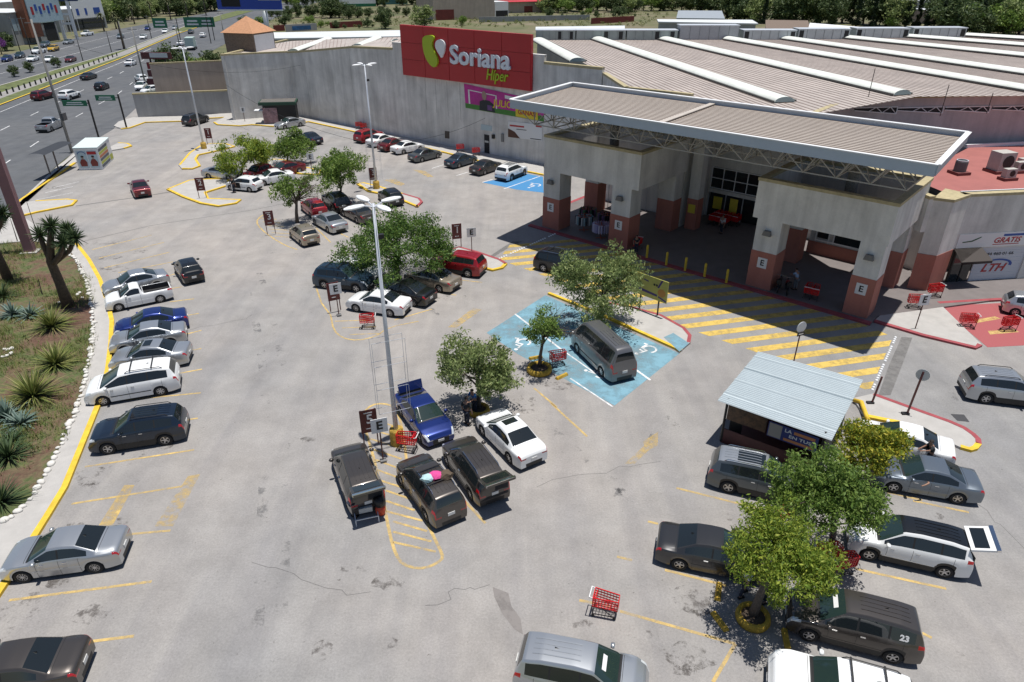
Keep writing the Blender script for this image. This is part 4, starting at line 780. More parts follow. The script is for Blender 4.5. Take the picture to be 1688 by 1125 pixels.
def car_meshes(kind):
    if kind in _cm: return _cm[kind]
    K = KINDS[kind]; L, W, wb, r, belt = K['L'], K['W'], K['wb'], K['r'], K['belt']; hl = L / 2
    tf = smoothprof([(a * hl, b) for a, b in K['top']], 0.05)
    front_over = 0.06 * L; xa = wb / 2 + 0.04; xf, xr = xa + 0.02, xa - wb + 0.02; Ra = r + 0.055
    xs = set(np.linspace(-hl, hl, 44).round(4))
    for c in (xf, xr):
        for a in np.linspace(0, math.pi, 13): xs.add(round(c + Ra * math.cos(a), 4))
    for a in (*K['ws'], *K['rw'], *K['sw']): xs.add(round(a * hl, 4))
    for p in K['pil']: xs.add(round(p * hl - .035, 4)); xs.add(round(p * hl + .035, 4))
    xs |= {round(-hl + v, 4) for v in (.015, .04, .08, .14)} | {round(hl - v, 4) for v in (.015, .05, .1, .16)}
    xs = sorted(xs); xs = [x for i, x in enumerate(xs) if i == 0 or x - xs[i - 1] > 0.004]
    if K.get('bed'): bed0, bed1 = -hl + .1, K['rw'][0] * hl - .06
    def hw(x):
        t = max(0, (abs(x) - (hl - .75)) / .75); return W / 2 * (1 - (.17 if x > 0 else .12) * t ** 2.4)
    def zl(x):
        z = .2 + .05 * max(0, (abs(x) - hl + .5) / .5)
        for c in (xf, xr):
            if abs(x - c) < Ra: z = max(z, r - .02 + math.sqrt(max(0, Ra ** 2 - (x - c) ** 2)))
        return z
    rows = []
    for x in xs:
        w_ = hw(x); zt = tf(x); zb = min(belt + .035 * (-x / hl), zt - .035); z0 = min(zl(x), zb - .06); gh = max(0.0, zt - zb - .05)
        we = w_ - .10 - .36 * gh - (.03 if gh < .1 else 0); ze = zt - .05 - .0 * gh
        s3 = (w_ - .045, zb); e = (we, max(ze, zb + .004))
        l = lambda f: (s3[0] + (e[0] - s3[0]) * f, s3[1] + (e[1] - s3[1]) * f)
        hgt = zb - z0
        rows.append([(w_ - .03, z0), (w_ - .002, z0 + .38 * hgt), (w_, z0 + .6 * hgt), (w_ - .012, z0 + .86 * hgt), s3, l(.1), l(.84), e, (we * .93, zt - .022), (we * .6, zt - .006), (we * .25, zt), (0, zt + .002)])
    nr = len(rows[0]); ringn = 2 * nr - 1
    V = []
    for x, rw_ in zip(xs, rows):
        V += [(x, -y, z) for y, z in rw_] + [(x, y, z) for y, z in rw_[-2::-1]]
    F = {}
    put = lambda k, f: F.setdefault(k, []).append(f)
    mid = lambda i: (xs[i] + xs[i + 1]) / 2 / hl
    for i in range(len(xs) - 1):
        m_ = mid(i); xm = (xs[i] + xs[i + 1]) / 2; ghm = rows[i][7][1] - rows[i][4][1]; ghn = rows[i + 1][7][1] - rows[i + 1][4][1]
        for k in range(ringn - 1):
            f = (i * ringn + k, (i + 1) * ringn + k, (i + 1) * ringn + k + 1, i * ringn + k + 1)
            h = k if k < nr - 1 else ringn - 2 - k
            t = 'body'
            if h >= 7:
                if K['ws'][0] < m_ < K['ws'][1]: t = 'windscreen'
                elif K['rw'][0] < m_ < K['rw'][1] and h >= 8: t = 'rear_window'
                elif K.get('bed') and bed0 < xm < bed1 and h >= 7: t = None
                elif h >= 8 and K['rw'][1] < m_ < K['ws'][0]: t = 'roof'
            elif h == 5 and K['sw'][0] < m_ < K['sw'][1] and min(ghm, ghn) > .16:
                t = 'side_window'
                for p in K['pil']:
                    if abs(xm - p * hl) < .036: t = 'pillar'
            elif h in (2, 3) and xm > hl - .42 and (h == 3 or xm > hl - .25): t = 'headlight' if h == 3 else 'body'
            elif h in (4, 5, 6) and xm > hl - .30: t = 'headlight'
            elif h in (3, 4) and xm < -hl + .26: t = 'tail_light'
            elif h == 0: t = 'sill' if abs(xm) < hl - .6 else 'body'
            if kind in ('mpv', 'minivan', 'suv') and h in (4, 5) and xm < -hl + .2 and h == 4: t = 'tail_light'
            if t: put((t, 'L' if k >= nr - 1 else 'R') if t in ('headlight', 'tail_light', 'side_window') else (t, ''), f)
    # end caps: strips across the car
    def cap(i, sgn):
        b = i * ringn; x = xs[i]; rw_ = rows[i]
        for h in range(nr - 2):
            for c0, c1 in ((-1, -.62), (-.62, .62), (.62, 1)):
                n0 = len(V); V.extend([(x, rw_[h][0] * c0, rw_[h][1]), (x, rw_[h][0] * c1, rw_[h][1]), (x, rw_[h + 1][0] * c1, rw_[h + 1][1]), (x, rw_[h + 1][0] * c0, rw_[h + 1][1])])
                f = (n0, n0 + 1, n0 + 2, n0 + 3) if sgn > 0 else (n0 + 3, n0 + 2, n0 + 1, n0)
                t = ('body', '')
                if h == 0 and (c0 == -.62 or kind in ('suv', 'pickup', 'bigpickup')): t = ('front_bumper' if sgn > 0 else 'rear_bumper', '')
                if sgn > 0:
                    if c0 == -.62 and h in (1, 2): t = ('grille', '')
                    elif c0 != -.62 and h == 3: t = ('headlight', 'L' if c0 > 0 else 'R')
                elif c0 != -.62 and h == 3: t = ('tail_light', 'L' if c0 > 0 else 'R')
                put(t, f)
    cap(len(xs) - 1, 1); cap(0, -1)
    MT = {'body': None, 'roof': None, 'windscreen': WSG, 'rear_window': GLASS, 'side_window': GLASS, 'pillar': BLACK, 'headlight': LAMPW, 'tail_light': LAMPR, 'sill': BLACK if kind in ('suv', 'mpv') else None, 'front_bumper': BLACK, 'rear_bumper': BLACK, 'grille': BLACK}
    out = []; V = np.array(V)
    for (t, sd_), fs in F.items():
        used = sorted({i for f in fs for i in f}); ix = {u: j for j, u in enumerate(used)}
        me = bpy.data.meshes.new(t); me.from_pydata([tuple(V[u]) for u in used], [], [tuple(ix[i] for i in f) for f in fs]); me.materials.append(MT[t] or WHITE)
        me.polygons.foreach_set('use_smooth', [True] * len(me.polygons)); me.update(); out.append((t, me, MT[t] is None))
    # floor and wheel wells
    u = MB(); u.box((0, 0, .36), (L - .35, W - .2, .22)); u.box(((xf + xr) / 2, 0, .5), (wb - 2 * Ra - .02, W - .14, .3)); out.append(('underbody', u.mesh(DARK), False))
    if K.get('bed'):
        u = MB(); zt = tf(-hl * .6); y = W / 2 - .2
        u.quad((bed0, -y, .62), (bed1, -y, .62), (bed1, y, .62), (bed0, y, .62)); u.quad((bed0, -y, .62), (bed0, -y, zt), (bed1, -y, zt), (bed1, -y, .62)); u.quad((bed0, y, .62), (bed1, y, .62), (bed1, y, zt), (bed0, y, zt)); u.quad((bed0, -y, .62), (bed0, y, .62), (bed0, y, zt), (bed0, -y, zt)); u.quad((bed1, y, .62), (bed1, -y, .62), (bed1, -y, zt), (bed1, y, zt))
        out.append(('load_bed', u.mesh(mat('bed_liner', (.03, .03, .032), .8)), False))
    # seams, handles, mirrors, plates
    def seam(x):
        i = min(range(len(xs)), key=lambda j: abs(xs[j] - x)); q = MB()
        for s in (-1, 1):
            for h in range(0, 4):
                a, b = rows[i][h], rows[i][h + 1]; x0 = xs[i]
                q.quad((x0 - .006, s * (a[0] + .003), a[1]), (x0 + .006, s * (a[0] + .003), a[1]), (x0 + .006, s * (b[0] + .003), b[1]), (x0 - .006, s * (b[0] + .003), b[1]))
        return q.mesh(BLACK)
    dx = [K['sw'][1] * hl - .12] + [p * hl for p in K['pil'][:1]] + ([K['sw'][0] * hl + .35] if kind not in ('pickup',) else [K['sw'][0] * hl])
    for x in dx: out.append(('door_seam', seam(x), False))
    for x in [d - .22 for d in dx[:-1]]:
        for s in (-1, 1):
            q = MB(); q.box((x - .0, s * (W / 2 + .004), belt - .1), (.17, .03, .035)); out.append(('door_handle', q.mesh(CHROME), False))
    xm = K['ws'][1] * hl - .28 if kind != 'van' else hl * .74
    for s in (-1, 1):
        q = MB(); q.lathe([(.01, -.08), (.07, -.07), (.09, 0), (.075, .06), (.01, .07)], 10, (0, 0, 0), 'X'); q.v = [(v[0] + xm, v[1] * 1.4 + s * (W / 2 + .09), v[2] + belt + .09) for v in q.v]; out.append(('mirror', q.mesh(WHITE, True), True))
    ic = [i for i, x in enumerate(xs) if K['ws'][1] * hl - .005 <= x <= K['ws'][1] * hl + .13]; q = MB()
    for i, j in zip(ic[:-1], ic[1:]):
        for h in range(7, nr - 1):
            for s in (-1, 1): q.quad((xs[i], s * rows[i][h][0], rows[i][h][1] + .005), (xs[j], s * rows[j][h][0], rows[j][h][1] + .005), (xs[j], s * rows[j][h + 1][0], rows[j][h + 1][1] + .005), (xs[i], s * rows[i][h + 1][0], rows[i][h + 1][1] + .005))
    if q.v: out.append(('cowl', q.mesh(BLACK), False))
    for xx in (K['ws'][1] * hl + .16, K['rw'][0] * hl - .06):
        if kind in ('sedan',) or xx > 0:
            i = min(range(len(xs)), key=lambda j: abs(xs[j] - xx)); q = MB()
            for h in range(7, nr - 1):
                for s in (-1, 1): a, b = rows[i][h], rows[i][h + 1]; q.quad((xs[i] - .008, s * a[0], a[1] + .004), (xs[i] + .008, s * a[0], a[1] + .004), (xs[i] + .008, s * b[0], b[1] + .004), (xs[i] - .008, s * b[0], b[1] + .004))
            out.append(('panel_gap', q.mesh(BLACK), False))
    q = MB(); q.box((-hl - .012, 0, .62 if kind in ('sedan', 'hatch', 'pickup') else .78), (.02, .34, .16)); out.append(('number_plate', q.mesh(PLATE), False))
    q = MB(); q.add([(-hl * .42, -.02, tf(-hl * .42)), (-hl * .42 + .16, 0, tf(-hl * .36) - .005), (-hl * .42, .02, tf(-hl * .42)), (-hl * .42 - .02, 0, tf(-hl * .42) + .07)], [(0, 1, 3), (1, 2, 3), (2, 0, 3)]); out.append(('roof_antenna', q.mesh(BLACK), False))
    for s in (-1, 1):
        q = MB(); q.bar((xr + Ra + .05, s * (W / 2 + .003), .52), (xf - Ra - .05, s * (W / 2 + .003), .52), .012, .05); out.append(('side_trim', q.mesh(BLACK if kind in ('suv', 'minivan', 'van', 'hatch') else WHITE), kind not in ('suv', 'minivan', 'van', 'hatch')))
    q = MB(); q.box((hl + .012, 0, .42), (.02, .34, .13)); out.append(('number_plate', q.mesh(PLATE), False))
    if kind in ('suv', 'mpv', 'minivan', 'van'):   # pressed roof ribs
        q = MB()
        for yy in (-.3, -.1, .1, .3):
            X_ = np.linspace(-hl * .74, -hl * .02, 8)
            for x0_, x1_ in zip(X_[:-1], X_[1:]): q.bar((x0_, yy, tf(x0_) + .004), (x1_, yy, tf(x1_) + .004), .04, .022)
        out.append(('roof_ridge', q.mesh(WHITE), True))
    _cm[kind] = (out, (xf, xr), r, W, rows, xs, tf); return _cm[kind]
PAINTS = {}
def paintm(col, metal=0.5):
    k = (col, metal)
    if k not in PAINTS:
        m = mat('car_paint_%d' % len(PAINTS), col, 0.32, metal, coat=0.7); m.node_tree.nodes['Principled BSDF'].inputs['Coat Roughness'].default_value = 0.06; PAINTS[k] = m
    return PAINTS[k]
PC = dict(white=((.78, .79, .79), .0), silver=((.46, .48, .50), .7), grey=((.10, .115, .125), .6), dgrey=((.045, .045, .047), .5), black=((.008, .009, .010), .2), dblue=((.012, .022, .04), .4), blue=((.012, .03, .17), .5), red=((.32, .012, .018), .3), maroon=((.14, .012, .016), .4), beige=((.36, .31, .24), .6), brown=((.085, .075, .068), .6), navy=((.02, .045, .075), .4), steel=((.17, .20, .235), .6), yellow=((.6, .36, .02), .1), green=((.01, .025, .02), .3), vgrey=((.15, .15, .155), .5))
def car(kind, colour, centre, head, label, group='cars parked in the lot', cat='car', wheels='five', extras=(), roofcol=None, name=None, scale=1.0):
    parts, (xf, xr), r, W, rows, xs, tf = car_meshes(kind); K = KINDS[kind]; hl = K['L'] / 2
    o = root(name or {'sedan': 'sedan_car', 'hatch': 'hatchback_car', 'suv': 'sport_utility_vehicle', 'mpv': 'people_carrier', 'minivan': 'minivan', 'van': 'passenger_van', 'pickup': 'pickup_truck', 'bigpickup': 'pickup_truck'}[kind], label, cat, (centre[0], centre[1], 0.009), head, group)
    if scale != 1.0: o.scale = (scale,) * 3
    pm = paintm(*PC[colour]); body = None
    for t, me, painted in parts:
        if 'trunk' in extras and t == 'x': continue
        ob = link(t, me, o)
        if painted: ob.material_slots[0].link = 'OBJECT'; ob.material_slots[0].material = paintm(*PC[roofcol]) if (roofcol and t in ('roof', 'roof_ridge')) else pm
        if t == 'body' and body is None: body = ob
    tm, rm = wheel_meshes(r, wheels)
    for x in (xf, xr):
        for s in (-1, 1):
            wo = link('wheel', tm, o, (x, s * (W / 2 - .12), r)); link('rim', rm, wo)
    def part(n_, mb, m, sm=False): return mb.build(n_, m, o, sm)
    if 'rails' in extras:
        for s in (-1, 1):
            q = MB(); y = s * (W / 2 - .33); q.tube([(-hl * .72, y, tf(-hl * .72) - .02), (-hl * .66, y, tf(-hl * .66) + .06), (0, y, tf(0) + .06), (hl * .06, y, tf(hl * .06) - .02)], .022, 5); part('roof_rail', q, CHROME if 'chrome' in extras else BLACK)
    if 'bars' in extras:
        for x in (-hl * .5, -hl * .05): q = MB(); q.bar((x, -W / 2 + .3, tf(x) + .07), (x, W / 2 - .3, tf(x) + .07), .06, .03); part('roof_bar', q, BLACK)
    if 'sunroof' in extras or 'panorama' in extras:
        x0, x1 = (-.1 * hl, .1 * hl) if 'sunroof' in extras else (-.48 * hl, .06 * hl); q = MB(); y = W / 2 - .52; n_ = 5
        for i in range(n_):
            a, b = x0 + (x1 - x0) * i / n_, x0 + (x1 - x0) * (i + 1) / n_; q.quad((a, -y, tf(a) + .007), (b, -y, tf(b) + .007), (b, y, tf(b) + .007), (a, y, tf(a) + .007))
        part('sunroof', q, GLASS)
    if 'tailgate' in extras:
        # raised tailgate hinged at the rear of the roof, dark load space below
        zt = tf(-hl * .86); q = MB(); y = W / 2 - .2
        q.add([(-hl - .01, -y, .55), (-hl - .01, y, .55), (-hl * .97 - .03, y, 1.25), (-hl * .88, y * .9, zt - .06), (-hl * .88, -y * .9, zt - .06), (-hl * .97 - .03, -y, 1.25)], [(0, 5, 4, 3, 2, 1)]); part('load_opening', q, DARK)
        q = MB(); q.box((0, 0, 0), (1.0, W - .36, .09)); ob = part('tailgate', q, pm); ob.location = (-hl * .88 - .46, 0, zt + .13); ob.rotation_euler = (0, R(16), 0)
        q = MB(); q.box((.1, 0, .05), (.5, W - .6, .015)); link('tailgate_window', q.mesh(GLASS), ob); q = MB(); q.box((-.42, 0, .03), (.14, W - .3, .1)); link('tailgate_trim', q.mesh(CHROME), ob)
    if 'boot' in extras:
        q = MB(); q.box((0, 0, 0), (.5, W - .4, .06)); ob = part('boot_lid', q, pm); ob.location = (-hl * .78, 0, tf(-hl * .7) + .38); ob.rotation_euler = (0, R(75), 0)
        q = MB(); q.box((-hl * .84, 0, tf(-hl * .8) + .008), (.55, W - .5, .02)); part('boot_opening', q, DARK)
    if 'opendoor' in extras:
        q = MB(); s = -1 if 'right' in extras else 1; q.box((-.45, 0, .62), (.9, .07, .62)); ob = part('open_door', q, pm); ob.location = (K['sw'][1] * hl, s * (W / 2 - .02), 0); ob.rotation_euler = (0, 0, -s * R(62)); q = MB(); q.box((-.5, 0, 1.12), (.65, .04, .36)); link('door_glass', q.mesh(GLASS), ob); q = MB(); q.box((K['sw'][1] * hl - .5, s * (W / 2 + .002), .68), (.85, .02, .6)); part('door_opening', q, DARK)
    if 'tonneau' in extras:
        q = MB(); q.box((-hl * .56, 0, tf(-hl * .5) + .03), (hl * .8, W - .22, .05)); part('load_cover', q, BLACK)
    if 'number' in extras:
        for s in (1,):
            me = text_mesh('23', .3, PW_, .004, .012); t_ = link('window_number', me, o); t_.matrix_basis = Matrix.Translation((-hl * .66, s * (W / 2 - .115), belt_of(K) + .22)) @ Matrix.Rotation(R(180), 4, 'Z') @ Matrix.Rotation(R(70), 4, 'X')
    if 'sticker' in extras:
        q = MB(); x0 = hl * (K['ws'][0] + .05); q.quad((x0 + .1, -.3, tf(x0 + .1) + .008), (x0 + .24, -.3, tf(x0 + .24) + .008), (x0 + .24, .3, tf(x0 + .24) + .008), (x0 + .1, .3, tf(x0 + .1) + .008)); part('window_sticker', q, PW_)
    return o
def belt_of(K): return K['belt']
def car_w(kind, colour, fw, rw, label, **k):       # by the two wheels that face the camera
    a, b = G(*fw).to_2d(), G(*rw).to_2d(); d = (a - b).normalized(); W = KINDS[kind]['W']; nn = Vector((-d.y, d.x)); mid = (a + b) / 2
    if (mid + nn).length < (mid - nn).length: nn = -nn
    KK = KINDS[kind]; c = mid + nn * (W / 2 - .06) - d * .06; return car(kind, colour, c, math.atan2(d.y, d.x), label, **k)
def car_a(kind, colour, f, r, label, z=.75, fix='mid', **k):  # by front and rear end at mid height
    a, b = G(*f, z).to_2d(), G(*r, z).to_2d(); d = (a - b).normalized(); L = KINDS[kind]['L']
    c = {'mid': (a + b) / 2, 'rear': b + d * L / 2, 'front': a - d * L / 2}[fix]; return car(kind, colour, c, math.atan2(d.y, d.x), label, **k)
PL = {}
PL['near'] = car_w('sedan', 'silver', (43.5, 960.7), (158.7, 945), 'silver sedan parked alone at the bottom left yellow kerb', wheels='multi')
hd = PL['near'].rotation_euler.z
rp = G(138, 1082, .8).to_2d(); car('sedan', 'brown', rp + Vector((math.cos(hd), math.sin(hd))) * 2.27, hd, 'brown grey sedan cut off by the bottom left corner')
car_w('suv', 'dblue', (180.4, 749.5), (275.7, 734.5), 'black sport utility vehicle in the left kerb row between white minivan and empty bays', extras=('rails', 'panorama'), wheels='five')
car_w('minivan', 'white', (173, 669.5), (266.7, 653), 'white minivan with black roof bars in the left kerb row', extras=('bars', 'rails'), wheels='cover')
car_a('sedan', 'silver', (186, 588), (309, 577), 'silver sedan with sunroof next to the white minivan', extras=('sunroof',), wheels='multi')
car_a('sedan', 'silver', (188, 561), (298, 543), 'light silver sedan between the blue sedan and the sunroof sedan')
car_a('sedan', 'blue', (192, 539), (303, 519), 'deep blue sedan beside the white small pickup')
car_w('pickup', 'white', (198, 513.7), (266, 499.5), 'white two seat pickup with black bed in the left kerb row', wheels='cover')
car_a('sedan', 'silver', (176, 473), (268, 453), 'pale silver sedan behind the white small pickup')
car_a('hatch', 'black', (300, 427), (321, 457), 'black hatchback driving away beside the left kerb row', group='moving cars in the lot')
car_a('sedan', 'maroon', (226, 299), (235, 317), 'dark red sedan driving alone past the far islands', group='moving cars in the lot')
car_w('sedan', 'silver', (375, 298), (347.5, 295.7), 'silver sedan half under the leftmost tree')
car_w('hatch', 'white', (381, 314.5), (411.7, 317.6), 'white hatchback with its front door open near sign 2', extras=('opendoor',))
car_a('sedan', 'white', (427, 294), (473, 287), 'white sedan behind the hatchback with the open door')
car_a('sedan', 'maroon', (452, 281), (489, 273), 'maroon sedan under the second tree'); car_a('hatch', 'red', (412, 288), (437, 279), 'red hatchback mostly hidden under the leftmost tree')
car_w('sedan', 'silver', (469, 214), (497, 209), 'silver white sedan next to the black kiosk by the wall'); car_a('sedan', 'dblue', (497, 222), (525, 231), 'dark blue sedan half hidden behind the second tree')
car_a('suv', 'dgrey', (334, 193), (310, 200), 'dark grey sport utility vehicle by the low wall at the far entrance')
car_a('suv', 'red', (626, 219), (590, 228), 'red sport utility vehicle leftmost in the row at the wall'); car_a('sedan', 'white', (645, 224), (609, 235), 'white sedan between two red vehicles at the wall'); car_a('sedan', 'maroon', (664, 231), (629, 242), 'maroon sedan third in the row at the wall')
car_w('sedan', 'white', (692, 249.7), (666.5, 255), 'white sedan between maroon and grey sedans at the wall'); car_w('sedan', 'grey', (722, 261.6), (695.8, 268.3), 'slate grey sedan parked at the wall, in front of the red carts'); car_w('sedan', 'navy', (782, 270), (756, 278), 'dark blue sedan at the wall left of the service door'); car_w('sedan', 'dgrey', (823, 281), (798.7, 289.5), 'charcoal sedan beside the white sport utility vehicle at the wall')
car_w('suv', 'white', (867.7, 288.7), (839.8, 300.2), 'white sport utility vehicle on the blue bay at the wall', extras=('panorama', 'rails'))
car_a('hatch', 'red', (504, 330), (530, 350), 'bright red hatchback in the tree shaded middle bays'); car_a('sedan', 'silver', (525, 353), (561, 373), 'silver sedan with a window sticker in the middle bays'); car_a('hatch', 'beige', (488, 374), (514, 394), 'champagne small hatchback beside the bare branched tree'); car_a('suv', 'black', (542, 322), (566, 340), 'black vehicle in the shade of the fourth tree'); car_a('sedan', 'brown', (572, 340), (607, 357), 'grey sedan with silver boot under the light pole lamps'); car_a('hatch', 'black', (632, 314), (656, 331), 'black hatchback at the island of sign 3')
car_a('sedan', 'white', (603, 444), (555, 431), 'white car mostly hidden behind the blue sport utility vehicle', fix='rear'); car_w('suv', 'navy', (587, 483), (536, 477), 'steel blue sport utility vehicle beside sign 4', extras=('rails', 'bars')); car_w('sedan', 'white', (585, 514.5), (645.9, 523.7), 'white coupe like sedan beside the big shade tree', wheels='multi')
car_a('sedan', 'black', (640, 471), (711, 488), 'black sedan under the big shade tree', fix='rear'); car_a('sedan', 'beige', (688, 449), (752, 466), 'champagne sedan beside the red sport utility vehicle', fix='rear'); car_a('suv', 'red', (716, 428), (797, 440), 'dark red sport utility vehicle at the island of sign 1', fix='rear')
car_a('suv', 'black', (952, 439), (887, 424), 'black sport utility vehicle driving over the yellow crossing', fix='rear', extras=('rails', 'bars', 'chrome'), group='moving cars in the lot', z=.8)
car_w('van', 'vgrey', (950.9, 581.8), (990.7, 621), 'grey high roof passenger van on the blue bay', cat='van', wheels='cover')
car_a('sedan', 'blue', (722, 711), (676, 652), 'blue sedan with its boot lid open beside the light pole', extras=('boot',)); car_w('sedan', 'white', (795, 718), (839.6, 764), 'white sedan with black sunroof under the round tree', extras=('sunroof',), wheels='five')
car_a('mpv', 'brown', (757, 735), (808, 803), 'dark people carrier with raised tailgate beside the white sedan', extras=('rails', 'tailgate', 'chrome')); car_a('mpv', 'brown', (681, 764), (737, 838), 'dark people carrier with bags on its roof, middle of three', extras=('rails', 'bars', 'chrome')); car_a('mpv', 'brown', (575, 745), (603, 818), 'dark people carrier with raised tailgate and a wheelchair lift behind', extras=('tailgate',))
car_a('suv', 'grey', (1290, 793), (1170, 766), 'grey sport utility vehicle with silver roof in front of the sheet roofed booth', fix='rear', extras=('panorama', 'rails', 'chrome'), roofcol='silver'); car_a('sedan', 'dgrey', (1228, 915), (1084, 886), 'charcoal sedan left of the yellow green tree', fix='rear', wheels='five')
car_a('sedan', 'white', (1452, 716), (1574, 745), 'white sedan at the end island right of the booth', fix='rear'); car_w('sedan', 'steel', (1469.5, 812), (1575, 831), 'blue grey sedan with an arm out of its window'); car_w('mpv', 'white', (1429.7, 924), (1552, 952.5), 'white people carrier with black roof and raised tailgate', extras=('tailgate',), roofcol='black'); car_w('mpv', 'brown', (1328.5, 1056.5), (1469, 1093.8), 'brown people carrier numbered 23 at the bottom right', extras=('number', 'sticker'))
c23 = [o for o in C.objects if o.name.startswith('people_carrier')][-1]; h23 = c23.rotation_euler.z; dd = Vector((math.cos(h23), math.sin(h23)))
fp = G(1268, 1106, .8).to_2d(); car('suv', 'white', fp - dd * 2.27, h23, 'white sport utility vehicle with roof bars cut off by the bottom edge', extras=('bars', 'rails'))
rp = G(853, 1082, .9).to_2d(); dq = (G(1062, 1128, .8).to_2d() - rp).normalized(); car('mpv', 'silver', rp + dq * 2.24, math.atan2(dq.y, dq.x), 'silver people carrier cut off by the bottom edge below the red cart', extras=('sticker',))
rp = G(1590, 627, .9).to_2d(); dq = (G(1700, 640, .9).to_2d() - rp).normalized(); car('suv', 'silver', rp + dq * 2.27, math.atan2(dq.y, dq.x), 'silver sport utility vehicle with black roof rails driving at the right edge', extras=('rails',), group='moving cars in the lot')
rp = G(1655, 494, .8).to_2d(); dq = (G(1720, 505, .8).to_2d() - rp).normalized(); car('hatch', 'silver', rp + dq * 1.92, math.atan2(dq.y, dq.x), 'pale car beside the red bay cut off by the right edge')
# cars on and along the road
RC = 'vehicles on the main road'
def rcar(kind, col, f, r, label, **k): car_a(kind, col, f, r, label, group=k.pop('group', RC), **k)
rcar('bigpickup', 'silver', (98, 199), (66, 212), 'silver pickup nearest on the main road', cat='pickup'); rcar('suv', 'maroon', (82, 154), (58, 160), 'red vehicle beside the median on the main road'); rcar('suv', 'white', (127, 153), (102, 160), 'white sport utility vehicle behind the red one on the main road'); rcar('sedan', 'dgrey', (156, 122), (135, 128), 'dark grey car by the median far up the main road'); rcar('hatch', 'black', (176, 138), (158, 145), 'black hatchback in the middle lane of the main road'); rcar('sedan', 'white', (222, 100), (207, 106), 'white car far up the main road')
rcar('sedan', 'white', (303, 69), (293, 73), 'white car behind the box truck'); rcar('hatch', 'white', (338, 56), (330, 60), 'white van like car ahead of the box truck'); rcar('sedan', 'grey', (318, 50), (311, 54), 'grey car by the median ahead of the truck')
FG = 'vehicles across the median'
for k_, c_, f, r, l in [('sedan', 'maroon', (107, 100), (124, 94), 'dark red car next to the median grass'), ('sedan', 'white', (72, 100), (90, 94), 'white car beside the dark red one across the median'), ('sedan', 'white', (44, 99), (63, 93), 'white car second from the left across the median'), ('bigpickup', 'white', (54, 86), (72, 82), 'white pickup behind the white cars across the median'), ('hatch', 'blue', (2, 99), (20, 94), 'blue car at the left edge across the median'), ('hatch', 'navy', (23, 94), (41, 88), 'dark teal car near the left edge across the median'), ('suv', 'yellow', (80, 82), (95, 78), 'yellow and black off road vehicle at the dealership'), ('suv', 'steel', (68, 75), (80, 72), 'dark car parked under the dealership'), ('sedan', 'silver', (104, 70), (120, 67), 'silver car leaving the dealership'), ('bigpickup', 'white', (134, 57), (153, 54), 'white pickup on the dealership apron'), ('sedan', 'steel', (193, 62), (203, 57), 'dark blue grey car coming down the far carriageway'), ('sedan', 'white', (230, 63), (242, 58), 'white car coming down the far carriageway'), ('hatch', 'blue', (239, 48), (247, 45), 'blue car far up the far carriageway'), ('sedan', 'white', (268, 53), (276, 49), 'white car beside the road signs'), ('sedan', 'silver', (285, 47), (292, 44), 'silver car behind the green road signs')]:
    rcar(k_, c_, f, r, l, group=FG, cat='pickup' if 'pickup' in l else 'car')
PG = 'cars parked beyond the low wall'
for k_, c_, f, r, l in [('suv', 'white', (228, 128), (238, 132), 'white car by the road above the low wall'), ('hatch', 'white', (236, 150), (261, 146), 'white hatchback parked over the low wall'), ('hatch', 'black', (270, 147), (289, 147), 'black car parked beyond the low wall'), ('hatch', 'white', (228, 144), (236, 139), 'small white car left of the white hatchback')]: rcar(k_, c_, f, r, l, group=PG)
# box truck
a = G(322, 76, 1).to_2d(); b = G(312, 66, 1).to_2d(); hd = math.atan2(1, -.25); tk = root('box_truck', 'pale green box truck far up the main road', 'truck', (*G(317, 82).to_2d(), .01), hd, RC)
q = MB(); q.box((-.8, 0, 2.1), (4.6, 2.3, 2.5)); q.build('cargo_box', mat('truck_green', (.40, .50, .47), .5), tk); q = MB(); q.box((2.4, 0, 1.35), (1.6, 2.1, 1.7)); q.build('cab', WHITE, tk); q = MB(); q.box((0, 0, .6), (6, 2.0, .4)); q.build('chassis', DARK, tk)
for x in (2.2, -1.8):
    for s in (-1, 1): wo = link('wheel', wheel_meshes(.42, 'five')[0], tk, (x, s * .95, .42)); link('rim', wheel_meshes(.42, 'five')[1], wo)
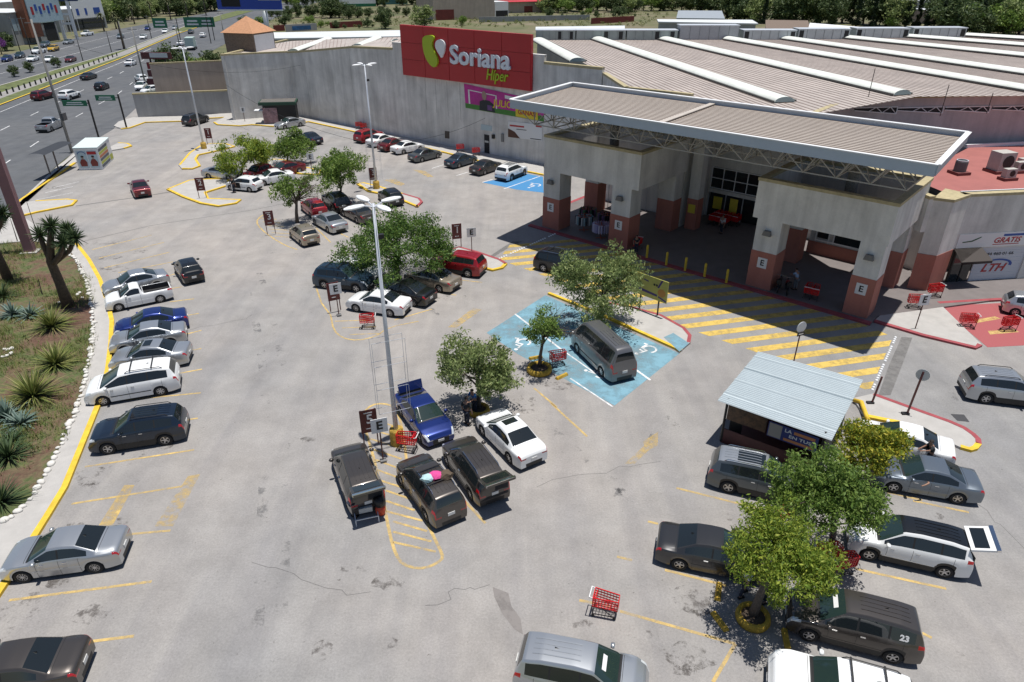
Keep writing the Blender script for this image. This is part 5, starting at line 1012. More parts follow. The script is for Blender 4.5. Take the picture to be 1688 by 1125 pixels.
# ================================================================ trees and plants
LEAF = {
 'green': leaf_mat('leaf_green', [(0.065, 0.123, 0.023), (0.120, 0.205, 0.039), (0.186, 0.276, 0.057), (0.263, 0.349, 0.087)]),
 'deep': leaf_mat('leaf_deep_green', [(0.040, 0.087, 0.020), (0.076, 0.153, 0.031), (0.120, 0.205, 0.042), (0.186, 0.267, 0.057)]),
 'grey': leaf_mat('leaf_grey_green', [(0.116, 0.170, 0.053), (0.181, 0.239, 0.084), (0.265, 0.329, 0.122), (0.361, 0.398, 0.168)]),
 'lime': leaf_mat('leaf_yellow_green', [(0.094, 0.155, 0.020), (0.160, 0.243, 0.031), (0.253, 0.325, 0.043), (0.361, 0.398, 0.061)]),
 'yellow': leaf_mat('leaf_yellowing', [(0.098, 0.163, 0.021), (0.194, 0.254, 0.031), (0.330, 0.345, 0.037), (0.581, 0.472, 0.059)]),
 'far': leaf_mat('far_leaf', [(0.033, 0.063, 0.021), (0.057, 0.093, 0.030), (0.090, 0.128, 0.045), (0.128, 0.158, 0.063)], .2),
 'dark': leaf_mat('cypress_leaf', [(0.015, 0.030, 0.015), (0.027, 0.048, 0.021), (0.042, 0.068, 0.027)], .15),
 'palm': leaf_mat('palm_leaf', [(0.046, 0.065, 0.023), (0.091, 0.104, 0.039), (0.143, 0.143, 0.065)], .2),
 'blade': leaf_mat('spiky_blade', [(0.075, 0.112, 0.024), (0.128, 0.165, 0.038), (0.210, 0.225, 0.060), (0.300, 0.300, 0.112)], .15),
 'joshua': leaf_mat('yucca_blade', [(0.025, 0.050, 0.020), (0.049, 0.087, 0.034), (0.091, 0.126, 0.049)], .1),
 'agave': leaf_mat('agave_leaf', [(0.070, 0.119, 0.098), (0.119, 0.175, 0.147), (0.182, 0.238, 0.203)], .05),
 'grass': leaf_mat('grass_blade', [(0.075, 0.112, 0.024), (0.120, 0.165, 0.038), (0.195, 0.225, 0.068), (0.285, 0.247, 0.112)], .2),
}
def leaves_mesh(cl, per, lsize, asp, m, droop=0.25, shape=(1, 1, .75), seed=0):
    """cl: clump centres and radii (n,4); per leaves each -> mesh of leaf quads"""
    g = np.random.default_rng(seed); n = len(cl) * per; ci = np.repeat(np.arange(len(cl)), per)
    d = g.normal(size=(n, 3)); d /= np.linalg.norm(d, axis=1)[:, None]; rad = g.random(n) ** 0.45
    P_ = cl[ci, :3] + d * (rad * cl[ci, 3])[:, None] * np.array(shape)
    a = g.normal(size=(n, 3)); a[:, 2] -= droop * 2; a /= np.linalg.norm(a, axis=1)[:, None]
    b = np.cross(a, g.normal(size=(n, 3))); b /= np.linalg.norm(b, axis=1)[:, None]
    L = lsize * (0.45 + 1.1 * g.random(n) ** 1.5)[:, None]; Wd = L * asp
    V = np.stack([P_ - a * L / 2, P_ + b * Wd / 2, P_ + a * L / 2, P_ - b * Wd / 2], 1).reshape(-1, 3)
    me = bpy.data.meshes.new('crown'); me.vertices.add(len(V)); me.vertices.foreach_set('co', V.ravel())
    me.loops.add(4 * n); me.loops.foreach_set('vertex_index', np.arange(4 * n)); me.polygons.add(n)
    me.polygons.foreach_set('loop_start', np.arange(0, 4 * n, 4)); me.polygons.foreach_set('loop_total', np.full(n, 4)); me.materials.append(m); me.update(); me.validate(); return me
def tree(base, bbox, label, leaf='green', n=80, per=120, lsize=.17, seed=1, cr=.62, bare=0.0, name='shade_tree', cat='tree', group='trees in the car park', trunk=.12, zc=None, lob=5):
    g = np.random.default_rng(seed); gb = G(*base); x0, y0, x1, y1 = bbox; dep = (gb - Vector((0, 0, CAMH))).dot(FWD) - 1.5; s = dep / FPX
    cxp, cyp = (x0 + x1) / 2, (y0 + y1) / 2; rx = (x1 - x0) / 2 * s; th = math.atan2(CAMH - 3, gb.y); h = (y1 - y0) / 2 * s
    rz = math.sqrt(max((h ** 2 - (rx * math.sin(th)) ** 2), (h * .55) ** 2)) / math.cos(th); rz = min(max(rz, rx * .55), rx * 1.15)
    rx *= 1.13; rz *= 1.1
    # centre of the crown stands over the trunk, at the height that shows at the crown's middle
    zc = zc or HT((gb.x, gb.y), cyp); off = G(cxp, cyp, zc) - Vector((gb.x, gb.y, zc)); off.y = max(-1.0, min(1.0, off.y))
    o = root(name, label, cat, (gb.x, gb.y, 0.005), 0, group)
    lobes = []
    for i in range(lob):
        a = 2 * math.pi * (i + g.random() * .6) / lob; rr_ = .42 + .22 * g.random(); lobes.append((math.cos(a) * rx * rr_, math.sin(a) * rx * rr_, (g.random() - .45) * rz * .95, .42 + .26 * g.random()))
    lobes.append(((g.random() - .5) * rx * .4, 0, rz * .38, .55))
    n = int(n * 1.18); lsize *= 1.1; cl = []
    while len(cl) < n:
        lb = lobes[g.integers(len(lobes))]; v = g.normal(size=3); v /= np.linalg.norm(v); v *= g.random() ** .38
        p = np.array([lb[0] + v[0] * rx * lb[3] * .85, lb[1] + v[1] * rx * lb[3] * .85, lb[2] + v[2] * rz * lb[3]])
        if bare and p[0] > rx * (1 - 2 * bare) and g.random() < .85: 
            if g.random() < .6: cl.append([1e9, 0, 0, 0])
            continue
        cl.append([*p, cr * (.6 + .7 * g.random())])
    cl = np.array([c for c in cl if c[0] < 1e8]); cl[:, 0] += off.x; cl[:, 1] += off.y; cl[:, 2] += zc; cl[:, 2] = np.maximum(cl[:, 2], 1.3)
    link('crown', leaves_mesh(cl, per, lsize, .38, LEAF[leaf], seed=seed), o)
    tb = MB(); top = zc - rz * .35; lean = Vector((off.x * .5, off.y * .5, top)); tb.tube([(0, 0, 0), (lean.x * .25, lean.y * .25, top * .45), lean], [trunk * 1.35, trunk, trunk * .75], 8)
    for i in range(9):
        c = cl[g.integers(len(cl))]; e = Vector(c[:3]); mdp = lean.lerp(e, .5) + Vector((0, 0, .25)); tb.tube([lean.lerp(Vector((0, 0, 0)), .12 * (i % 3)), mdp, e], [trunk * .5, trunk * .3, trunk * .1], 5)
    if bare:
        for i in range(26):
            e = Vector((off.x + rx * (.1 + g.random() * .95), off.y + (g.random() - .5) * rx * 1.2, zc + (g.random() - .35) * rz * 1.4)); mdp = lean.lerp(e, .5) + Vector((0, 0, .2)); tb.tube([lean, mdp, e], [trunk * .4, trunk * .2, trunk * .06], 4)
            for _ in range(3): tb.tube([mdp.lerp(e, .6), e + Vector(tuple((g.random(3) - .5) * .9))], [trunk * .12, trunk * .04], 3)
    tb.build('trunk', BARK, o, True); return o
tree((400, 294), (355, 222, 450, 290), 'bushy tree above the silver sedan, leftmost in the car park', 'lime', 75, 110, .26, 11, .8); tree((474, 271), (447, 213, 514, 266), 'green tree nearest the black kiosk', 'green', 60, 110, .26, 12, .75)
tree((490, 367), (457, 283, 526, 352), 'sparse tree with bare twigs beside the champagne hatchback', 'green', 46, 70, .22, 13, .6, bare=.28, trunk=.15); tree((563, 338), (518, 250, 608, 332), 'green tree standing over the black vehicle in the middle bays', 'green', 75, 110, .24, 14, .75)
tree((655, 462), (575, 343, 742, 462), 'largest bright green shade tree in the middle of the car park', 'deep', 130, 150, .2, 15, .8, trunk=.18, lob=7); tree((789, 676), (727, 553, 856, 668), 'grey green round tree with two people under it', 'grey', 95, 130, .17, 16, .5); tree((988, 540), (916, 405, 1070, 538), 'tall grey green tree in front of the yellow banner', 'grey', 120, 120, .19, 17, .62, trunk=.14, lob=6)
tree((889, 608), (858, 503, 946, 584), 'small tree with bare twigs in a round yellow planter', 'green', 38, 90, .16, 18, .42, bare=.25, trunk=.1); tree((1240, 1018), (1205, 845, 1382, 1000), 'yellow green tree in a tyre planter at the lower right', 'lime', 120, 150, .13, 19, .45, trunk=.15, lob=6); tree((1368, 912), (1268, 732, 1450, 885), 'olive green tree in front of the booth', 'green', 125, 140, .15, 20, .5, lob=6); tree((1430, 805), (1376, 688, 1495, 800), 'yellowing tree right behind the booth roof', 'yellow', 75, 120, .17, 21, .48)
# tyre planters
def planter(px, r_, label):
    p = G(*px); o = root('round_planter', label, 'planter', (p.x, p.y, .004), 0, 'round yellow planters'); q = MB(); q.lathe([(r_ * .72, .0), (r_, .0), (r_ * 1.06, .12), (r_, .3), (r_ * .86, .34), (r_ * .74, .3), (r_ * .72, .2)], 20); q.build('rim', mat('planter_yellow', (.42, .27, .03), .8, var=.45, scale=5), o, True); q = MB(); q.lathe([(.001, .2), (r_ * .74, .2)], 18); q.build('soil', SOIL, o)
planter((889, 612), .75, 'yellow planter around the small twiggy tree'); planter((1240, 1022), .62, 'worn yellow tyre planter at the lower right'); planter((789, 680), .6, 'yellow planter at the feet of the two people under the tree')
def blades(name, px, n, length, wd, m, up=.5, label='', cat='plant', group=None, seed=0, z=.11):
    g = np.random.default_rng(seed); p = G(*px, z); V = []; F = []
    for i in range(n):
        a = g.random() * 6.283; el = up + (1.35 - up) * g.random() ** 1.2; L = length * (.65 + .5 * g.random()); ca, sa = math.cos(a), math.sin(a); w_ = wd * (.7 + .5 * g.random())
        pts = []
        for t in (0, .4, .75, 1):
            rad = L * t * math.cos(el) * (1 + .15 * t); zz = L * t * math.sin(el) - L * .28 * t ** 2.2 * (1.2 - el / 1.5); ww = w_ * (1 - t) ** .7; pts.append((rad, zz, ww))
        k = len(V)
        for rad, zz, ww in pts: V += [(rad * ca - ww * sa, rad * sa + ww * ca, zz), (rad * ca + ww * sa, rad * sa - ww * ca, zz)]
        F += [(k + 2 * j, k + 2 * j + 1, k + 2 * j + 3, k + 2 * j + 2) for j in range(3)]
    q = MB(); q.add(V, F); o = q.build(name, LEAF[m], None, loc=p); return tag(o, label, cat, group)
GP = 'desert plants in the left garden'
for i, (px_, L, m, n, l) in enumerate([((86, 540), 1.9, 'blade', 260, 'pale green spiky tussock below the yucca tree'), ((92, 602), 1.7, 'blade', 240, 'green spiky tussock in the middle of the garden'), ((55, 655), 2.0, 'blade', 300, 'largest pale tussock next to the white minivan'), ((22, 520), 1.2, 'agave', 60, 'blue green agave at the left edge below the dark trunk'), ((50, 522), 1.2, 'agave', 60, 'blue green agave between the edge and the upper tussock'), ((6, 490), 1.6, 'joshua', 120, 'dark green spiky plant at the left edge'), ((35, 700), 1.1, 'agave', 70, 'blue green cactus clump above the dark agave'), ((12, 690), 1.3, 'agave', 80, 'blue green cactus clump at the left edge'), ((15, 755), 1.5, 'joshua', 160, 'dark spiky agave at the left edge'), ((2, 830), 1.5, 'joshua', 130, 'dark agave at the bottom of the garden'), ((20, 730), 1.1, 'joshua', 90, 'dark green agave tuft above the dark agave'), ((62, 620), .6, 'joshua', 40, 'tiny dark tuft between the two lower tussocks')]): blades('spiky_plant', px_, n, L, .045 if m != 'agave' else .1, m, .25, l, 'plant', GP, 40 + i)
# grass tufts scattered through the bed
g = np.random.default_rng(5); V = []; F = []
gpoly = [G(*p).to_2d() for p in stoneL] + [G(-120, 1000).to_2d(), G(-120, 420).to_2d()]
def inside(p, poly):
    c = False; j = len(poly) - 1
    for i in range(len(poly)):
        a, b = poly[i], poly[j]
        if (a.y > p.y) != (b.y > p.y) and p.x < (b.x - a.x) * (p.y - a.y) / (b.y - a.y) + a.x: c = not c
        j = i
    return c
cnt = 0
while cnt < 2600:
    p = Vector((g.uniform(-46, -16), g.uniform(20, 62)))
    if not inside(p, gpoly): continue
    if math.sin(p.x * .9 + 1.3 * math.sin(p.y * .5)) + math.sin(p.y * .7) + g.normal() * .6 < .25: continue
    cnt += 1
    for _ in range(7):
        a = g.random() * 6.28; L = .14 + .36 * g.random(); k = len(V); ox, oy = p.x + g.normal() * .16, p.y + g.normal() * .16; dx, dy = math.cos(a) * L * .5, math.sin(a) * L * .5
        V += [(ox - dy * .1, oy + dx * .1, .11), (ox + dy * .1, oy - dx * .1, .11), (ox + dx, oy + dy, .11 + L * .8)]; F.append((k, k + 1, k + 2))
q = MB(); q.add(V, F); tag(q.build('grass_tufts', LEAF['grass']), 'short dry grass growing over the left garden bed', 'grass', kind='stuff')
# white stones along the pavement edge
sm_ = []
for v in range(4):
    bm = bmesh.new(); bmesh.ops.create_icosphere(bm, subdivisions=2, radius=.2); gg = np.random.default_rng(v)
    for vt in bm.verts: vt.co = Vector((vt.co.x * 1.25, vt.co.y, vt.co.z * .75)) * (1 + .28 * (gg.random() - .5))
    me = bpy.data.meshes.new('stone'); bm.to_mesh(me); bm.free(); me.materials.append(mat('whitewashed_stone', (.62, .60, .56), .9, var=.15, scale=6)); me.polygons.foreach_set('use_smooth', [True] * len(me.polygons)); sm_.append(me)
sp_ = [G(x - 3, y, .11).to_2d() for x, y in stoneL[2:15]]; acc = 0; random.seed(3)
for a, b in zip(sp_[:-1], sp_[1:]):
    L = (b - a).length; t = acc
    while t < L:
        p = a + (b - a) * (t / L); o = link('border_stone', random.choice(sm_), None, (p.x + random.uniform(-.08, .08), p.y + random.uniform(-.08, .08), .16), (0, 0, random.random() * 6), (random.uniform(.45, .95),) * 3); tag(o, 'whitewashed stone in the row edging the left garden', 'stone', 'white stones edging the garden'); t += random.uniform(.26, .55)
    acc = t - L
for i, px_ in enumerate([(8, 577), (14, 578), (20, 576), (4, 590), (12, 588), (19, 584), (98, 500), (104, 498), (128, 487), (136, 492), (132, 484)]):
    p = G(*px_, .11); tag(link('loose_stone', sm_[i % 4], None, (p.x, p.y, .17), (0, 0, i), (.5 + .1 * (i % 3),) * 3), 'loose pale stone lying in the left garden bed', 'stone', 'loose stones in the garden bed')
# yucca tree
def yucca(base, heads, label, trunkr, seed):
    gb = G(*base, .1); o = root('yucca_tree', label, 'tree', gb, 0, 'yucca trees'); q = MB(); g = np.random.default_rng(seed)
    for i, (hx, hy) in enumerate(heads):
        z = HT((gb.x, gb.y), hy); p = G(hx, hy, z) - gb; p.y = (i % 3 - 1) * .6; z0 = p.z * (.72 if i else .5)
        fk = Vector((-.15, 0, HT((gb.x, gb.y), heads[0][1]) * .55)); j0 = fk if i else Vector((0, 0, 0))
        q.tube([(0, 0, 0), (-.05, 0, fk.z * .5), fk, fk.lerp(p, .5) + Vector((0, 0, .1)), p] if not i else [fk - Vector((0, 0, .3)), fk.lerp(p, .5) + Vector((p.x * .2, p.y * .2, -.1)), p], [trunkr * 1.35, trunkr, trunkr * .9, trunkr * .7, trunkr * .5] if not i else [trunkr * .6, trunkr * .5, trunkr * .42], 8)
        V = []; F = []
        for _ in range(150):
            v = g.normal(size=3); v[2] += .35; v /= np.linalg.norm(v); L = .85 * (.75 + .4 * g.random()); b = np.cross(v, g.normal(size=3)); b /= np.linalg.norm(b); k = len(V); c = np.array(p); V += [tuple(c + b * .035), tuple(c - b * .035), tuple(c + v * L * .6 - b * .03), tuple(c + v * L * .6 + b * .03), tuple(c + v * L)]; F += [(k, k + 1, k + 2, k + 3), (k + 3, k + 2, k + 4)]
        h_ = MB(); h_.add(V, F); h_.build('rosette', LEAF['joshua'], o)
    q.build('trunk', mat('yucca_trunk', (.085, .062, .042), .95, var=.4, scale=7, bump=.9, bscale=18), o, True)
yucca((113, 505), [(93, 368), (66, 388), (103, 384), (112, 396), (124, 392), (100, 398)], 'branched yucca tree with dark rosettes beside the garden pavement', .32, 1); yucca((14, 462), [(-6, 330), (4, 352), (-14, 372)], 'yucca trunk leaning in at the left edge', .28, 2)
for px_, ty, l in [((29, 398), 360, 'thin dead stalk left of the pink pole'), ((70, 412), 335, 'thin dark stalk in front of the garden'), ((70, 486), 462, 'short dry stalk in the garden soil')]:
    p = G(*px_, .1); q = MB(); q.tube([(0, 0, 0), (.1, 0, HT((p.x, p.y), ty))], [.05, .02], 5); tag(q.build('dry_stalk', BARK, None, loc=p), l, 'stalk', 'dry stalks in the garden')
# ================================================================ poles and signs
p = G(51, 416, .1); q = MB(); q.box((0, 0, 11), (.75, .6, 22)); pk_ = root('sign_pole', 'tall dusty pink square pole in the left garden', 'pole', p, .2); q.build('shaft', mat('dusty_pink', (.25, .13, .14), .6, var=.1, scale=.5), pk_); q = MB(); q.box((0, 0, .05), (1.3, 1.1, .14)); q.build('footing', CONC, pk_)
def lamp(base, H, label, cage=True, rz=.4):
    b = G(*base); o = root('light_pole', label, 'light pole', (b.x, b.y, .004), rz, 'tall car park light poles'); PM_ = mat('pole_white', (.60, .63, .68), .45, .2)
    q = MB(); q.lathe([(.36, 0), (.36, .85), (.32, .95), (.01, .95)], 12); q.build('footing', mat('footing_yellow', (.45, .29, .05), .85, var=.35, scale=4), o, True); q = MB(); q.tube([(0, 0, .9), (0, 0, H)], [.13, .065], 10); q.build('shaft', PM_, o, True)
    for i in range(4):
        a = i * math.pi / 2 + .3; q = MB(); q.tube([(0, 0, H - .15), (math.cos(a) * .5, math.sin(a) * .5, H)], .035, 5); ar = q.build('arm', PM_, o)
        q = MB(); q.lathe([(.01, -.5), (.13, -.42), (.2, -.1), (.19, .2), (.1, .45), (.01, .5)], 10, (0, 0, 0), 'X'); q.v = [(v[0], v[1], v[2] * .45) for v in q.v]; link('lamp_head', q.mesh(WHITE, True), ar, (math.cos(a) * .9, math.sin(a) * .9, H + .02), (0, 0, a))
    if cage:
        for j, (z0, z1, s) in enumerate([(H * .23, H * .41, .75), (H * .41, H * .58, .75)] if cage is True else cage):
            for s_ in (-1, 1):
                q = MB(); y = s_ * .28; rp_ = [(-s, y, z0), (s, y, z0), (s, y, z1), (-s, y, z1)]
                for a, c in zip(rp_, rp_[1:] + rp_[:1]): q.bar(a, c, .016)
                q.build('banner_frame', PM_, o)
        q = MB(); q.box((.2, 0, H - 1.5), (.25, .2, .2)); q.build('camera_box', BLACK, o)
    else: q = MB(); q.box((.2, 0, H - 1.3), (.25, .2, .2)); q.build('camera_box', BLACK, o)
lamp((655, 731), 12.8, 'nearest tall white light pole with four lamps and banner frames', [(2.2, 4.9, .8), (3.6, 6.2, .8)]); lamp((621, 313), 12.9, 'white light pole at the island of sign 3 in front of the store wall', [(1.2, 3.4, .7), (3.2, 4.8, .7)]); lamp((337, 247), 12.6, 'farthest white light pole on the island of sign 1 near the road', False)
def panel_sign(px, label, num, face, h=2.3, wd=.85, ph=1.35, sub=True):
    p = G(*px); o = root('section_sign', label, 'sign', (p.x, p.y, .0), face, 'brown parking section signs'); q = MB(); q.box((0, 0, h - ph / 2), (wd, .05, ph)); q.build('panel', BROWN, o)
    for s in (-1, 1): q = MB(); q.box((s * (wd / 2 - .07), .04, (h - .1) / 2 + .1), (.06, .05, h - .1)); q.build('post', BROWN, o)
    t = link('number', text_mesh(num, .75, PW_, .006, .012), o); t.matrix_basis = Matrix.Translation((.05, -.034, h - ph * .42)) @ Matrix.Rotation(R(90), 4, 'X')
    for z, w_ in ((h - ph * .12, .5), (h - ph * .82, .4)): q = MB(); q.box((0, -.03, z), (wd * w_, .01, .05)); q.build('text_line', PW_, o)
panel_sign((613, 737), 'brown section sign 5 beside the nearest light pole', '5', .35); panel_sign((554, 515), 'brown section sign 4 in front of the steel blue vehicle', '4', .5); panel_sign((448, 388), 'brown section sign 3 on the painted island', '3', .3); panel_sign((335, 329), 'brown section sign 2 on the paved island', '2', .25); panel_sign((617, 311), 'brown section sign 3 at the second light pole', '3', .3); panel_sign((754, 411), 'brown section sign 1 beside the dark red vehicle', '1', .3); panel_sign((347, 240), 'brown section sign 1 on the farthest island', '1', .2)
def e_sign(px, label, face, h=2.6, wt=.8):
    p = G(*px); o = root('parking_sign', label, 'sign', (p.x, p.y, .0), face, 'white parking letter signs'); q = MB(); q.tube([(0, .02, 0), (0, .02, h - .1)], .035, 6); q.build('post', mat('sign_post_rust', (.12, .04, .03), .7), o); q = MB(); q.box((0, 0, h - .4), (wt, .03, .8)); q.build('plate', PW_, o); t = link('letter', text_mesh('E', .66, BLACK, .004, .02), o); t.matrix_basis = Matrix.Translation((0, -.022, h - .4)) @ Matrix.Rotation(R(90), 4, 'X')
    q = MB(); q.box((0, 0, .06), (.3, .3, .12)); q.build('foot', mat('sign_foot', (.16, .16, .16), .8), o)
e_sign((632, 761), 'white E parking sign in front of section sign 5', .35); e_sign((559, 521), 'white E parking sign beside section sign 4', .4, 2.5); e_sign((1508, 545), 'white E parking sign with a red cart behind it', .2, 2.7); e_sign((778, 418), 'white E parking sign beside section sign 1', .3, 2.3); e_sign((515, 287), 'white E parking sign between the trees', .2, 2.4); e_sign((404, 202), 'small white E parking sign by the store wall corner', .1, 2.3)
# yellow banner board
bo = root('banner_board', 'yellow and purple advertising board on two posts in front of the entrance', 'banner', (*G(1068, 518).to_2d(), .14), 0); a = G(1052, 512).to_2d(); b = G(1080, 523).to_2d(); dB = (b - a).normalized(); bo.rotation_euler = (0, 0, math.atan2(dB.y, dB.x)); LB = 3.5
q = MB(); q.box((-.35, 0, 1.95), (LB, .06, 1.6)); q.build('board', mat('board_yellow', (.42, .40, .10), .5, var=.15, scale=1.5), bo)
for x in (-.8, .75): q = MB(); q.box((x, .05, .6), (.08, .08, 1.3)); q.build('post', BLACK, bo)
PUR = mat('board_purple', (.06, .035, .16), .5)
for pts in [[(-2.1, 1.55), (.6, 1.42), (.6, 1.58), (-2.1, 1.78)], [(.7, 1.4), (1.38, 1.2), (1.38, 1.34), (.7, 1.52)], [(.55, 2.1), (.85, 2.75), (1.0, 2.75), (.7, 2.1)], [(-.6, 2.35), (-.2, 2.3), (-.2, 2.4), (-.6, 2.45)]]: q = MB(); q.add([(x, -.034, z) for x, z in pts], [(0, 1, 2, 3)]); q.build('printed_band', PUR, bo)
q = MB(); q.add([(.95 + .33 * math.cos(t * .52), -.036, 1.8 + .3 * math.sin(t * .52)) for t in range(12)], [tuple(range(12))]); q.build('printed_fruit', mat('board_orange', (.45, .22, .05), .5), bo)
for x in (.3, .5): q = MB(); q.add([(x + .09 * math.cos(t * .63), -.037, 2.25 + .09 * math.sin(t * .63)) for t in range(10)], [tuple(range(10))]); q.build('printed_dot', BLACK, bo)
# globe lamp / round sign, slanting posts
gl = root('globe_sign', 'pale round sign with a small black plate behind the booth', 'sign', G(1308, 598), .4); q = MB(); q.tube([(0, 0, 0), (0, 0, 2.2)], .04, 6); q.build('post', BROWN, gl); q = MB(); q.lathe([(.01, -.02), (.36, -.02), (.36, .02), (.01, .02)], 20, (0, 0, 2.5), 'Y'); q.build('disc', LGREY, gl); q = MB(); q.box((0, -.05, 2.05), (.55, .03, .24)); q.build('plate', BLACK, gl); q = MB(); q.box((0, -.07, 2.05), (.35, .01, .05)); q.build('arrow', PW_, gl)
for px_, ty, l, pn in [((1437, 665), 625, 'short dark red slanting post at the end of the crossing', False), ((1495, 683), 617, 'dark post with an edge on round sign on the end island', True)]:
    p = G(*px_, .14); o = root('slanting_post', l, 'post', p, 0, 'posts on the end island'); h_ = HT((p.x, p.y), ty); q = MB(); q.bar((0, 0, 0), (.12, .0, h_), .08); q.build('post', BROWN, o)
    if pn: q = MB(); q.lathe([(.01, -.015), (.34, -.015), (.34, .015), (.01, .015)], 16, (0, 0, 0), 'X'); q.build('disc', GALV, o, loc=(.14, 0, h_ - .2), rot=(0, 0, .9))
    q = MB(); q.box((-.1, 0, .05), (.4, .2, .1)); q.build('foot', DARK, o)
# low yellow barrier at booth
q = MB(); q.tube([G(1408, 660, .16), G(1420, 663, .3), G(1428, 685, .3), G(1432, 695, .16)], .12, 8); tag(q.build('low_barrier', YEL, None, True), 'bent yellow barrier kerb behind the booth', 'barrier')
# bollards
for i, (px_) in enumerate([(1066, 425), (1098, 437), (1129, 446), (1161, 456), (1197, 466)]):
    p = G(*px_, .13); o = root('bollard', ['yellow bollard nearest the left pier', 'second yellow bollard from the left pier', 'middle yellow bollard of the row at the doors', 'second yellow bollard from the right pier', 'yellow bollard nearest the right pier'][i], 'bollard', p, 0, 'yellow bollards before the doors'); q = MB(); q.lathe([(.1, 0), (.1, 1.05), (.06, 1.12), (.01, 1.13)], 12); q.build('post', YEL, o, True)
# road studs
st = MB(); st.lathe([(.09, 0), (.08, .05), (.04, .075), (.001, .08)], 10); stm = st.mesh(WHITE, True, 'stud')
for A_, B_, l in [((823, 427), (918, 385), 'white road stud in the row left of the crossing'), ((1476, 557), (1438, 643), 'white road stud in the row right of the crossing')]:
    a, b = G(*A_), G(*B_); n_ = int((b - a).length / .3)
    for i in range(n_ + 1):
        if i % 9 == 4: continue
        p = a.lerp(b, i / n_); tag(link('road_stud', stm, None, (p.x, p.y, .009)), l, 'road stud', l.replace('stud in', 'studs in'))
# ================================================================ carts, people, booths
def cart_proto():
    o = root('shopping_cart', 'x', 'shopping cart')
    q = MB(); L, W0, W1, z0, z1 = .95, .36, .52, .5, .98   # basket narrows to the nose (+x)
    c = lambda x, t, s: (x, s * ((W1 - (W1 - W0) * (x + .45) / L) / 2 - (1 - t) * .05), z0 + (z1 - z0) * t + (.0 if x < 0 else -.05 * (1 - t)))
    for s in (-1, 1):
        for t in (0, .25, .5, .75, 1): q.bar(c(-.45, t, s), c(.5, t, s), .03 if t in (0, 1) else .014, .05 if t == 1 else .05)
        for x in np.linspace(-.45, .5, 9): q.bar(c(x, 0, s), c(x, 1, s), .02, .05)
    for t in (0, .25, .5, .75, 1): q.bar(c(.5, t, -1), c(.5, t, 1), .02, .05); q.bar(c(-.45, t, -1), c(-.45, t, 1), .02, .05)
    for y in (-.5, 0, .5): q.bar((.5, y * W0, z0), (.5, y * W0, z1), .02); q.bar((-.45, y * W1, z0), (-.45, y * W1, z1), .02)
    for x in np.linspace(-.4, .45, 8): q.bar(c(x, 0, -1), c(x, 0, 1), .02)
    q.build('basket', CARTR, o)
    q = MB(); q.box((-.36, 0, .86), (.03, .42, .2)); q.build('child_seat', CARTR, o)
    q = MB(); q.bar((-.58, -.27, 1.0), (-.58, .27, 1.0), .035); q.bar((-.58, -.26, 1.0), (-.44, -.25, .96), .03); q.bar((-.58, .26, 1.0), (-.44, .25, .96), .03); q.build('handle', PW_, o)
    q = MB()
    for s in (-1, 1): q.bar((-.45, s * .24, .5), (-.42, s * .25, .14), .03); q.bar((-.42, s * .25, .14), (.42, s * .17, .14), .03); q.bar((-.1, s * .2, .5), (.3, s * .18, .16), .025)
    q.bar((-.42, -.25, .14), (-.42, .25, .14), .03); q.bar((.42, -.17, .14), (.42, .17, .14), .03)
    for y in (-.1, 0, .1): q.bar((-.42, y, .15), (.42, y * .8, .15), .015)
    q.build('frame', mat('cart_frame', (.10, .10, .105), .4, .6), o)
    w_ = MB(); w_.lathe([(.01, -.02), (.06, -.02), (.06, .02), (.01, .02)], 10, (0, 0, 0), 'Y'); wm = w_.mesh(BLACK)
    for x, y in ((-.4, .25), (-.4, -.25), (.4, .17), (.4, -.17)): link('wheel', wm, o, (x, y, .061))
    return o
proto = cart_proto(); first = True
for px_, rz, l, z in [((996, 1012), -18, 'lone red cart on the open asphalt at the bottom', 0), ((672, 742), 170, 'red cart leaning at the nearest light pole', 0), ((607, 541), 185, 'red cart on the painted island by the white sedan', 0), ((919, 603), 20, 'red cart beside the round planter', 0), ((1385, 945), 10, 'red cart right of the yellow green tree', 0), ((1360, 930), 15, 'red cart half under the tree canopy', 0), ((1292, 862), 30, 'red cart behind the olive tree', 0), ((1592, 540), 170, 'red cart on the red bay nearer the walkway', 0), ((1660, 545), 190, 'red cart on the red bay near the right edge', 0), ((1506, 508), 170, 'red cart beside the right E parking sign', .13), ((1538, 490), 190, 'red cart at the foot of the corner pillar', .13), ((759, 251), 200, 'red cart on the wall pavement left of the service door', .13), ((785, 257), 200, 'red cart on the wall pavement beside the service door', .13), ((592, 213), 195, 'red cart left of the pair at the wall behind the red vehicle', .13), ((600, 215), 195, 'red cart right of the pair at the wall behind the red vehicle', .13), ((1050, 412), 240, 'red cart next to a person at the second pier', .13), ((1330, 490), 60, 'left red cart in the bay of the right block', .13), ((1342, 493), 60, 'right red cart in the bay of the right block', .13)]:
    o = proto if first else copy_tree(proto); first = False; p = G(*px_, z); o.location = (p.x, p.y, z + .009); o.rotation_euler = (0, 0, R(rz)); tag(o, l, 'shopping cart', 'red shopping carts')
for i in range(7):
    o = copy_tree(proto); p = E(11.8 + (i % 4) * .62, 12.2 - (i // 4) * 1.1, .14); o.location = p; o.rotation_euler = (0, 0, math.atan2(NB.y, NB.x)); tag(o, 'red cart parked in the cluster beside the store doors', 'shopping cart', 'red carts beside the doors')
SKIN = mat('skin', (.30, .17, .115), .6); HAIR = mat('dark_hair', (.015, .011, .009), .7); DENIM = mat('dark_trousers', (.022, .028, .045), .9)
